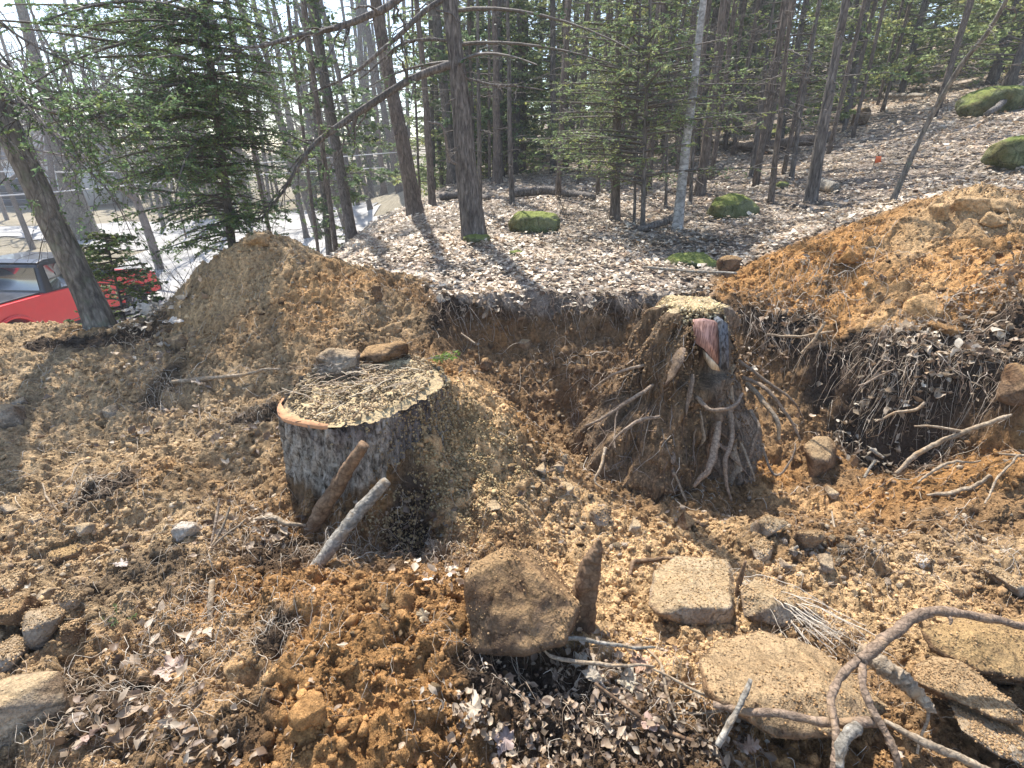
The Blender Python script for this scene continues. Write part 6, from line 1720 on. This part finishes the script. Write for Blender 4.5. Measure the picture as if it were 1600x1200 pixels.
stones(60, 950, .2, .2, 10, 12, 26, 'small stone wedged among the big rocks at the left edge', 'stones among the left rocks')
stones(860, 750, .2, .4, 22, 9, 20, 'small stone lying in the gully between the two stumps', 'stones in the gully')
stones(1320, 860, .3, .2, 26, 9, 22, 'small stone in the gravel heap right of the sandy block', 'stones in the gravel heap', ['grey_rock', 'pale_rock', 'grey_rock'])
stones(960, 850, .4, .15, 12, 9, 20, 'small stone on the sawdust ground before the uprooted stump', 'stones on the sawdust ground')
stones(1450, 840, .5, .2, 12, 9, 18, 'small stone on the trampled soil at the right', 'stones on the trampled soil')
stones(860, 600, .5, .2, 14, 9, 18, 'small stone on the back wall of the pit', 'stones on the pit wall', ['brown_rock', 'grey_rock'])
stones(450, 480, .6, .3, 12, 8, 16, 'small stone on the front of the left spoil heap', 'stones on the left heap', ['brown_rock', 'pale_rock'])
stones(1450, 420, .8, .4, 14, 8, 16, 'small stone on the right spoil heap', 'stones on the right heap', ['brown_rock', 'orange_rock'])
stones(620, 1050, .4, .15, 20, 10, 24, 'small clod of orange soil on the near mound', 'clods on the near mound', ['orange_rock', 'brown_rock'])
stones(1180, 1000, .5, .1, 10, 9, 20, 'small stone between the boulders of the right foreground', 'stones between the right boulders', ['orange_rock', 'pale_rock'])

# ------------------------------------------------------------------ sticks and roots
stick([(478, 842, 0, 24, 1.83), (520, 770, 0, 24, 1.85), (571, 695, 0, 17, 1.85)], 'stick', 'thick brown broken stick leaning against the sawn stump', 'stick', 'stick_brown', n=50, amp=.01, seed=1, rough=.3, sides=16)
stick([(474, 916, 0, 20, 1.54), (520, 855, 0, 21, 1.61), (560, 800, 0, 21, 1.69), (604, 752, 0, 17, 1.75)], 'stick', 'thick grey mottled stick lying below the sawn stump', 'stick', 'stick_grey', n=50, amp=.008, seed=2, rough=.25, sides=16)
stick([(905, 985, 0, 40, 1.45), (914, 925, 0, 38, 1.46), (924, 880, 0, 30, 1.46), (934, 858, 0, 18, 1.46), (937, 842, 0, 4, 1.46)], 'broken_root', 'dark upright broken root with a split tip beside the centre boulder', 'root', 'stick_brown', n=40, amp=.008, seed=3, rough=.5, sides=18)
stick([(1152, 935, 0, 10, 1.58), (1157, 905, 0, 9, 1.58), (1166, 876, 0, 4, 1.58)], 'broken_root', 'short dark root stub right of the flat-topped pale boulder', 'root', 'stick_brown', n=24, seed=4)
AR = thing('arching_root', 'reddish brown forked root arching over the right foreground boulders', 'root', tuple(at(1345, 1030, 1.1)))
arY = [(1700, 990, 1.235, 16), (1600, 976, 1.217, 15), (1540, 965, 1.208, 16), (1475, 958, 1.190, 18), (1425, 968, 1.162, 20), (1385, 995, 1.116, 21), (1345, 1030, 1.071, 20)]
def froot(root, pts, name, mat, seed, amp=.008, n=60, sides=12, rough=.25):
    P = [at(a, b, c) for a, b, c, d in pts]; R_ = [pxm(d * .82, p) / 2 for (a, b, c, d), p in zip(pts, P)]
    p = wander(P, n, amp * 1.5 + .002, seed, 9); r = np.interp(np.linspace(0, 1, n), np.linspace(0, 1, len(R_)), R_)
    r = r * (1 + .16 * fbm(np.arange(n) * .35 + seed, np.zeros(n), None, 3, seed)); g = Geo(); off = np.asarray(root.location) if root is not None else p.mean(0); v, q, t = tube(p - off, r, sides, True, rough * 1.4, seed); g.add(v, q, t)
    o = g.build(name, M[mat], None, True)
    if root is not None: o.parent = root
    else: o.location = off
    return o
froot(AR, arY, 'main_root', 'root_red', 1, rough=.3)
froot(AR, [(1345, 1030, 1.071, 15), (1310, 1065, 1.025, 14), (1298, 1090, 0.988, 14), (1302, 1140, 0.915, 13), (1305, 1180, 0.869, 16), (1300, 1240, 0.805, 16)], 'root_fork', 'root_red', 2, .004)
froot(AR, [(1345, 1030, 1.071, 14), (1348, 1070, 1.007, 14), (1362, 1105, 0.961, 14), (1382, 1145, 0.915, 14), (1398, 1185, 0.869, 14), (1410, 1240, 0.824, 14)], 'root_fork', 'root_red', 3, .004)
froot(AR, [(1478, 958, 1.190, 7), (1486, 968, 1.171, 7), (1484, 976, 1.162, 3)], 'side_stub', 'root_red', 4, .0, 10)
def fl(pts, name, label, mat, seed, **kw):
    return tag(froot(None, pts, name, mat, seed, **kw), label, 'root' if 'root' in name else 'stick')
fl([(1115, 1102, 0.988, 12), (1160, 1112, 0.970, 15), (1220, 1116, 0.961, 16), (1300, 1130, 0.942, 17), (1365, 1128, 0.942, 18), (1372, 1134, 0.942, 12)], 'root', 'smooth reddish root lying level across the foot of the widest ochre boulder', 'root_red', 11, amp=.004)
fl([(1380, 1128, 0.970, 8), (1440, 1160, 0.915, 16), (1500, 1185, 0.888, 16), (1560, 1215, 0.860, 15), (1640, 1250, 0.824, 12)], 'root', 'pale peeling root running into the bottom right corner', 'root_pale', 12, amp=.004)
fl([(1345, 1015, 1.171, 28), (1380, 1040, 1.116, 32), (1420, 1070, 1.071, 30), (1450, 1100, 1.034, 18), (1462, 1112, 1.025, 3)], 'root', 'thick pale torn root with splintered end behind the arching root', 'root_pale', 13, amp=.008, rough=.5)
fl([(1452, 1108, 1.025, 6), (1446, 1140, 0.988, 5), (1432, 1178, 0.942, 4)], 'root', 'thin crooked rootlet hanging from the splintered end of the thick pale root', 'root_pale', 14, amp=.004, n=24)
fl([(1340, 1138, 0.915, 24), (1326, 1148, 0.897, 22), (1314, 1172, 0.869, 20), (1312, 1200, 0.842, 16)], 'stick', 'short smooth grey stick standing in the shadow under the level root', 'stick_grey', 15, amp=.002, n=20)
fl([(1172, 1062, 1.025, 8), (1160, 1092, 0.979, 11), (1140, 1130, 0.933, 12), (1120, 1165, 0.897, 12)], 'stick', 'pale straight stick left of the widest ochre boulder', 'stick_grey', 16, amp=.002, n=24)
fl([(175, 1100, 1.14, 12), (205, 1132, 1.09, 13), (250, 1155, 1.06, 15), (310, 1165, 1.04, 15), (370, 1170, 1.03, 14), (430, 1185, 1.0, 14), (520, 1212, .96, 14)], 'root', 'long pale root snaking along the bottom left edge', 'root_pale', 17, amp=.008, n=80)
fl([(196, 1150, 1.06, 8), (192, 1185, 1.02, 10), (210, 1225, .97, 10)], 'root', 'short pale root dropping out of the bottom left beneath the snaking root', 'root_pale', 18, amp=.003, n=24)
fl([(332, 905, 1.44, 9), (330, 945, 1.36, 11), (331, 985, 1.29, 12), (328, 1020, 1.22, 9), (322, 1075, 1.14, 5)], 'root', 'upright tan root pressed against the near left mound', 'root_pale', 19, amp=.004, n=40)
fl([(176, 1080, 1.14, 4), (215, 1088, 1.13, 6), (265, 1102, 1.11, 7), (320, 1115, 1.1, 6)], 'root', 'forked pale root above the snaking root at bottom left', 'root_pale', 20, amp=.006)
fl([(0, 1180, 1.0, 42), (60, 1150, 1.05, 34), (110, 1100, 1.12, 26), (150, 1085, 1.15, 12)], 'root', 'dark thick bark-covered root in the bottom left corner', 'stick_brown', 21, amp=.01, rough=.4, sides=16)
fl([(58, 1120, 1.1, 6), (80, 1080, 1.17, 8), (110, 1035, 1.24, 7), (150, 1020, 1.28, 3)], 'root', 'pale root rising beside the yellow boulder at bottom left', 'root_pale', 22, amp=.008)
fl([(50, 1048, 1.25, 3), (80, 1035, 1.27, 5), (118, 1016, 1.30, 3)], 'root', 'straight pale rootlet below the large grey-brown rock', 'root_pale', 23, amp=.003)
fl([(220, 870, 1.62, 3), (240, 890, 1.58, 5), (262, 912, 1.54, 4)], 'root', 'short pale twig poking out of the dark soil on the near left mound', 'root_pale', 24, amp=.003)
fl([(68, 965, 1.4, 6), (90, 963, 1.42, 5), (118, 966, 1.40, 3)], 'root', 'whitish rootlet draped over the large grey-brown rock', 'root_pale', 25, amp=.004)
fl([(310, 880, 1.62, 4), (330, 855, 1.67, 6), (352, 815, 1.75, 5), (362, 790, 1.8, 3)], 'root', 'forked tan root standing up below the sawn stump at its left', 'root_pale', 26, amp=.006)
fl([(318, 878, 1.62, 4), (345, 845, 1.66, 4), (385, 810, 1.75, 3)], 'root', 'thin tan root fanning right from the forked root', 'root_pale', 27, amp=.006)
fl([(330, 860, 1.68, 4), (336, 820, 1.76, 6), (345, 780, 1.85, 3)], 'root', 'dark straight root behind the forked tan root', 'root', 28, amp=.006)
fl([(395, 812, 1.84, 8), (430, 808, 1.82, 10), (450, 818, 1.8, 9), (480, 822, 1.82, 5)], 'bark_strip_root', 'curled pale strip of root bark at the foot of the sawn stump', 'root_pale', 29, amp=.006)
fl([(702, 900, 1.52, 5), (708, 940, 1.40, 7), (720, 990, 1.27, 7), (734, 1045, 1.17, 6), (742, 1080, 1.12, 3)], 'root', 'thin pale root hanging down left of the centre boulder', 'root_pale', 30, amp=.004)
fl([(605, 985, 1.28, 2), (635, 1035, 1.18, 5), (660, 1090, 1.08, 5), (666, 1160, 1.0, 3)], 'root', 'fine tan root winding down the front of the near mound', 'root', 31, amp=.006)
fl([(845, 1010, 1.22, 3), (862, 1028, 1.2, 7), (910, 1033, 1.2, 8), (960, 1040, 1.2, 8), (1022, 1042, 1.21, 4)], 'root', 'smooth pale root jutting right from under the centre boulder', 'root_pale', 32, amp=.004)
fl([(850, 1002, 1.26, 8), (900, 998, 1.27, 8), (960, 1010, 1.25, 7), (1020, 1012, 1.27, 4)], 'stick', 'grey twig above the smooth pale root beneath the centre boulder', 'stick_grey', 33, amp=.006)
fl([(1010, 1010, 1.27, 4), (1035, 1040, 1.2, 6), (1045, 1085, 1.12, 6), (1070, 1150, 1.03, 3)], 'root', 'thin pale root drooping into the leaf mat right of centre', 'root_pale', 34, amp=.006)
fl([(1020, 1045, 1.18, 4), (1080, 1075, 1.13, 6), (1140, 1095, 1.1, 6), (1200, 1110, 1.07, 5)], 'root', 'pale root reaching toward the widest ochre boulder', 'root_pale', 35, amp=.005)
fl([(930, 1070, 1.13, 5), (985, 1110, 1.08, 8), (1030, 1135, 1.05, 9), (1085, 1162, 1.0, 7)], 'stick', 'dark twig lying over the leaf mat in the bottom centre', 'stick_brown', 36, amp=.006)
fl([(1050, 1115, 1.1, 4), (1085, 1112, 1.09, 5), (1130, 1110, 1.09, 5)], 'stick', 'short pale twig in the leaf mat beside the pale straight stick', 'root_pale', 37, amp=.003)
fl([(730, 1135, 1.03, 3), (760, 1132, 1.03, 6), (790, 1122, 1.05, 5)], 'stick', 'short pale twig at the left of the leaf mat', 'root_pale', 38, amp=.003, n=20)
fl([(898, 915, 1.6, 3), (912, 935, 1.5, 5), (926, 945, 1.46, 4)], 'root', 'small pale root curling at the tip of the centre boulder', 'root_pale', 39, amp=.004, n=20)
fl([(1400, 742, 2.6, 6), (1432, 712, 2.62, 9), (1470, 690, 2.6, 8), (1520, 672, 2.55, 9), (1560, 655, 2.5, 9), (1582, 646, 2.48, 5)], 'root', 'largest pale root curving down the bank at the right', 'root_pale', 40, amp=.01)
fl([(1428, 666, 2.66, 3), (1470, 668, 2.62, 5), (1516, 674, 2.56, 5)], 'root', 'thin side root meeting the largest pale root from the left', 'root_pale', 41, amp=.008)
fl([(1368, 658, 2.9, 3), (1400, 645, 2.85, 5), (1430, 640, 2.8, 6), (1445, 628, 2.8, 5)], 'root', 'pale broken root above the largest pale root', 'root_pale', 42, amp=.008)
fl([(1430, 752, 2.5, 4), (1470, 728, 2.5, 6), (1530, 720, 2.5, 3)], 'root', 'pale root just below the largest pale root', 'root_pale', 43, amp=.01)
fl([(1450, 775, 2.4, 4), (1480, 768, 2.4, 8), (1520, 760, 2.4, 8), (1545, 742, 2.4, 5)], 'root', 'lowest pale root on the floor under the right bank', 'root_pale', 44, amp=.008)
fl([(1540, 785, 2.2, 3), (1560, 750, 2.28, 4), (1590, 715, 2.35, 4), (1600, 712, 2.35, 2)], 'root', 'thin root at the right edge below the bank', 'root_pale', 45, amp=.008)
fl([(1560, 710, 2.4, 4), (1620, 714, 2.35, 6)], 'root', 'straight pale root entering from the right edge', 'root_pale', 46, amp=.006)
fl([(1254, 552, 3.1, 4), (1270, 530, 3.1, 6), (1292, 503, 3.1, 5)], 'root', 'short pale root hanging in front of the black soil at the right', 'root_pale', 47, amp=.008)
fl([(1200, 522, 3.3, 4), (1250, 526, 3.25, 5), (1300, 520, 3.2, 4)], 'root', 'level pale root across the black soil at the right', 'root_pale', 48, amp=.01)
fl([(1340, 604, 3.0, 3), (1370, 592, 3.0, 4), (1400, 578, 2.95, 3)], 'root', 'thin root below the black soil overhang', 'root', 49, amp=.01)
fl([(1360, 702, 2.7, 7), (1380, 716, 2.65, 6)], 'stick', 'short pale stick on the orange floor beside the square rock', 'stick_grey', 50, amp=.004, n=14)
fl([(1350, 745, 2.5, 5), (1368, 720, 2.55, 5)], 'stick', 'second short pale stick just below the one by the square rock', 'stick_grey', 51, amp=.004, n=14)
fl([(272, 597, 3.2, 8), (320, 592, 3.18, 8), (370, 588, 3.16, 8), (400, 580, 3.14, 6), (440, 575, 3.12, 4)], 'stick', 'slender grey-brown branch lying at the foot of the left spoil heap', 'root_pale', 52, amp=.01)
fl([(185, 697, 2.7, 4), (225, 685, 2.72, 5), (245, 700, 2.66, 4)], 'root', 'pale hooked root above the dark hollow on the left', 'root_pale', 53, amp=.008)
fl([(210, 700, 2.68, 4), (250, 705, 2.65, 6), (290, 717, 2.6, 5), (350, 722, 2.56, 3)], 'root', 'long thin pale root lying right of the pale hooked root', 'root_pale', 54, amp=.01)
fl([(308, 695, 2.64, 2), (314, 660, 2.75, 3), (312, 630, 2.9, 2)], 'root', 'very thin root rising right of the long thin pale root', 'root', 55, amp=.008)
fl([(70, 755, 2.25, 2), (75, 780, 2.15, 4), (100, 800, 2.08, 3)], 'root', 'thin curved root at the left of the dark hollow', 'root_pale', 56, amp=.006)
fl([(1465, 820, 2.15, 3), (1500, 858, 2.0, 5), (1550, 912, 1.8, 4)], 'root', 'thin pale twig on the trampled soil right of the gravel heap', 'root_pale', 57, amp=.006)
fl([(1300, 800, 2.2, 3), (1312, 860, 2.0, 5), (1345, 905, 1.82, 5), (1390, 955, 1.62, 3)], 'root', 'long thin pale twig crossing the gravel heap', 'root_pale', 58, amp=.006)
fl([(1195, 885, 1.85, 6), (1225, 870, 1.88, 8), (1245, 852, 1.9, 5)], 'stick', 'forked grey twig between the ochre rock and the small bluish stone', 'stick_grey', 59, amp=.006)
fl([(720, 520, 3.75, 3), (742, 538, 3.65, 4)], 'stick', 'short pale stick on the left wall of the pit', 'root_pale', 60, amp=.003, n=12)
fl([(960, 700, 2.5, 3), (965, 640, 2.7, 3)], 'root', 'thin root on the left flank of the uprooted stump', 'root', 61, amp=.01)
fl([(800, 700, 2.6, 5), (806, 670, 2.65, 6), (812, 648, 2.7, 3)], 'stick', 'pair-like pale splinter standing at the end of the sawdust slope', 'root_pale', 62, amp=.004, n=14)
fl([(1100, 870, 1.8, 3), (1000, 875, 1.85, 9), (985, 890, 1.8, 8), (978, 905, 1.75, 4)], 'root', 'dark crooked root left of the flat-topped pale boulder', 'stick_brown', 63, amp=.01)
# root bundle in the right foreground
g = Geo(); rb2 = np.random.default_rng(83); n = 60
st = np.array([at(1165 + rb2.normal() * 6, 915 + rb2.normal() * 5, 1.66) for _ in range(n)]); en = np.array([at(1300 + rb2.normal() * 30, 1010 + rb2.normal() * 22, 1.36 + rb2.normal() * .04) for _ in range(n)])
u = np.linspace(0, 1, 14)[None, :, None]; P = st[:, None] * (1 - u) + en[:, None] * u; P[..., 2] += .03 * np.sin(u[..., 0] * math.pi) * rb2.uniform(-.2, 1.6, n)[:, None]; P += np.cumsum(rb2.normal(size=P.shape), 1) * .004
v, q = multitube(P, rb2.uniform(.0008, .003, n)[:, None] * np.linspace(1, .5, 14), 5)
g.add(v, q, None, np.repeat(np.array([[.6, .54, .45], [.48, .42, .34], [.66, .58, .46]])[rb2.integers(0, 3, n)], 70, 0))
o = g.build('root_bundle', M['rootlet'], None, True); tag(o, 'bundle of pale fibrous roots sweeping down between the right foreground boulders', 'root bundle')

# single leaves large enough to pick out
def big_leaf(px, py, w, label, seed, col=(.6, .5, .4), tilt=.5, lift=.02):
    p = G(px, py, lift); rng = np.random.default_rng(seed); s = pxm(w, p)
    n_ = 48; a = np.linspace(0, 2 * math.pi, n_ + 1)[:-1]
    r = .5 * (1 + .17 * np.cos(5 * a + .2) + .08 * np.cos(11 * a) + .05 * rng.normal(size=n_)) * (1 - .1 * np.sin(a))
    V_ = [np.zeros((1, 3))]
    for f in (.35, .7, 1.0):
        x = r * f * np.sin(a) * .8; y = -r * f * np.cos(a)
        z = (.35 * rng.uniform(.4, 1) * x ** 2 * 2 - .3 * y ** 2 + .06 * np.cos(5 * a) * f + .05 * f * rng.normal(size=n_))
        V_.append(np.stack([x, y, z], -1))
    V_ = np.concatenate(V_) * s
    T_ = [(0, 1 + i_, 1 + (i_ + 1) % n_) for i_ in range(n_)]
    Q_ = [(1 + k * n_ + i_, 1 + (k + 1) * n_ + i_, 1 + (k + 1) * n_ + (i_ + 1) % n_, 1 + k * n_ + (i_ + 1) % n_) for k in range(2) for i_ in range(n_)]
    R_ = rand_rot(1, rng, tilt)[0]
    col = np.asarray(col) * .82; g = Geo(); g.add(V_ @ R_.T, Q_, T_, col); st_, q, t = tube(np.array([(0, -.45 * s, 0), (.02 * s, -.7 * s, .02 * s), (.06 * s, -.85 * s, .0)]) @ R_.T, .012 * s, 5); g.add(st_, q, t, np.asarray(col) * .7)
    o = g.build('dry_leaf', M['litter'], None, True); o.location = p
    return tag(o, label, 'leaf')
big_leaf(272, 1052, 44, 'large pinkish tan dry leaf on the near left mound', 1, (.62, .46, .36))
big_leaf(738, 1118, 46, 'pale curled dry leaf with a hole at the left of the leaf mat', 2, (.58, .48, .36), .4, .03)
big_leaf(978, 1072, 44, 'creamy white crumpled dry leaf in the centre of the leaf mat', 3, (.62, .54, .4), .5, .03)
big_leaf(925, 1065, 30, 'pale dry leaf left of the creamy crumpled leaf', 4, (.56, .48, .37), .6, .03)
big_leaf(905, 1045, 28, 'cream dry leaf just under the smooth pale root', 5, (.6, .53, .41), .6, .03)
big_leaf(1012, 1140, 30, 'pinkish dry leaf standing on edge in the leaf mat', 6, (.55, .38, .3), 1.2, .03)
big_leaf(790, 1165, 40, 'mauve dry leaf at the bottom of the leaf mat', 7, (.5, .38, .33), .8, .03)
big_leaf(1000, 1048, 34, 'rust tinged leaf at the end of the smooth pale root', 8, (.6, .38, .25), .5, .03)
big_leaf(662, 968, 22, 'small tan leaf folded on the near mound', 9, (.66, .5, .3), .8, .02)
big_leaf(195, 890, 22, 'pale leaf on the dark soil of the near left mound', 10, (.62, .52, .44), .5, .02)
big_leaf(318, 605, 28, 'pale oak leaf below the slender branch at the left heap', 11, (.6, .5, .4), .5, .02)
big_leaf(275, 520, 26, 'whitish leaf lying on the yellowish rock at the left heap', 12, (.72, .66, .58), .4, .09)
big_leaf(1165, 1178, 36, 'tan dry leaf at the bottom beside the pale straight stick', 13, (.55, .42, .33), .6, .03)
big_leaf(150, 1158, 40, 'brownish pink leaf beneath the roots at bottom left', 14, (.5, .36, .3), .6, .03)
big_leaf(1395, 1178, 26, 'tan leaf under the arching root forks', 15, (.55, .44, .33), .5, .02)
# pale bark debris heap by the shrub
g = Geo(); n = 70; rz = np.random.default_rng(91); c0 = G(240, 490)
pos = c0 + rz.normal(size=(n, 3)) * np.array([.13, .06, .02]) + np.array([0, 0, .04])
scatter(g, LEAF_V, LEAF_T, pos, rz.uniform(.04, .1, n), rand_rot(n, rz, .8), np.array([[.62, .57, .5]]) * rz.uniform(.6, 1.1, (n, 1)), .2, rz, rz.uniform(-1, 1, n))
o = g.build('bark_debris', M['litter'], None, False); tag(o, 'heap of pale bark scraps left of the spoil heap', 'debris', kind='stuff')
for (px, py, n_, nm, lb) in [(165, 985, 60, 'green_sprig', 'green hemlock sprig lying on the left slope beside the near mound'), (795, 1175, 60, 'lichen_sprig', 'pale green lichen tuft at the bottom of the leaf mat')]:
    p0 = G(px, py, .01); tw = []; wood = []; r5 = np.random.default_rng(px)
    for k_ in range(5): bough(tw, wood, np.zeros(3), norm(np.array([.9 - .3 * k_, .8, .2])), .09, r5, .001, .1, .008, .1)
    g = Geo(); wood_geo(g, wood, 3); S = twig_geo(g, tw, .0006); o = g.build(nm, M['twig'], None, True); o.location = p0; tag(o, lb, 'sprig')
    g = Geo(); needles(g, S[0], S[1], S[2], 6, .012, .004, (.12, .2, .07) if nm[0] == 'g' else (.35, .45, .33), r5); f_ = g.build('needle_sprays', M['needle'], None, False); f_.parent = o; f_['kind'] = 'stuff'

# ------------------------------------------------------------------ thin spring haze between the trees
hm = bpy.data.materials.new('haze'); hm.use_nodes = True; hn = hm.node_tree.nodes; hn.clear()
pv = hn.new('ShaderNodeVolumePrincipled'); pv.inputs['Density'].default_value = .0024; pv.inputs['Color'].default_value = (.9, .93, 1, 1); pv.inputs['Anisotropy'].default_value = .1
ho = hn.new('ShaderNodeOutputMaterial'); hm.node_tree.links.new(pv.outputs[0], ho.inputs['Volume'])
hg = Geo(); box_geo(hg, (-95, -18, -6), (95, 115, 34)); o = hg.build('haze', hm, None, False); tag(o, 'thin bright haze hanging in the wood', 'haze', kind='stuff')
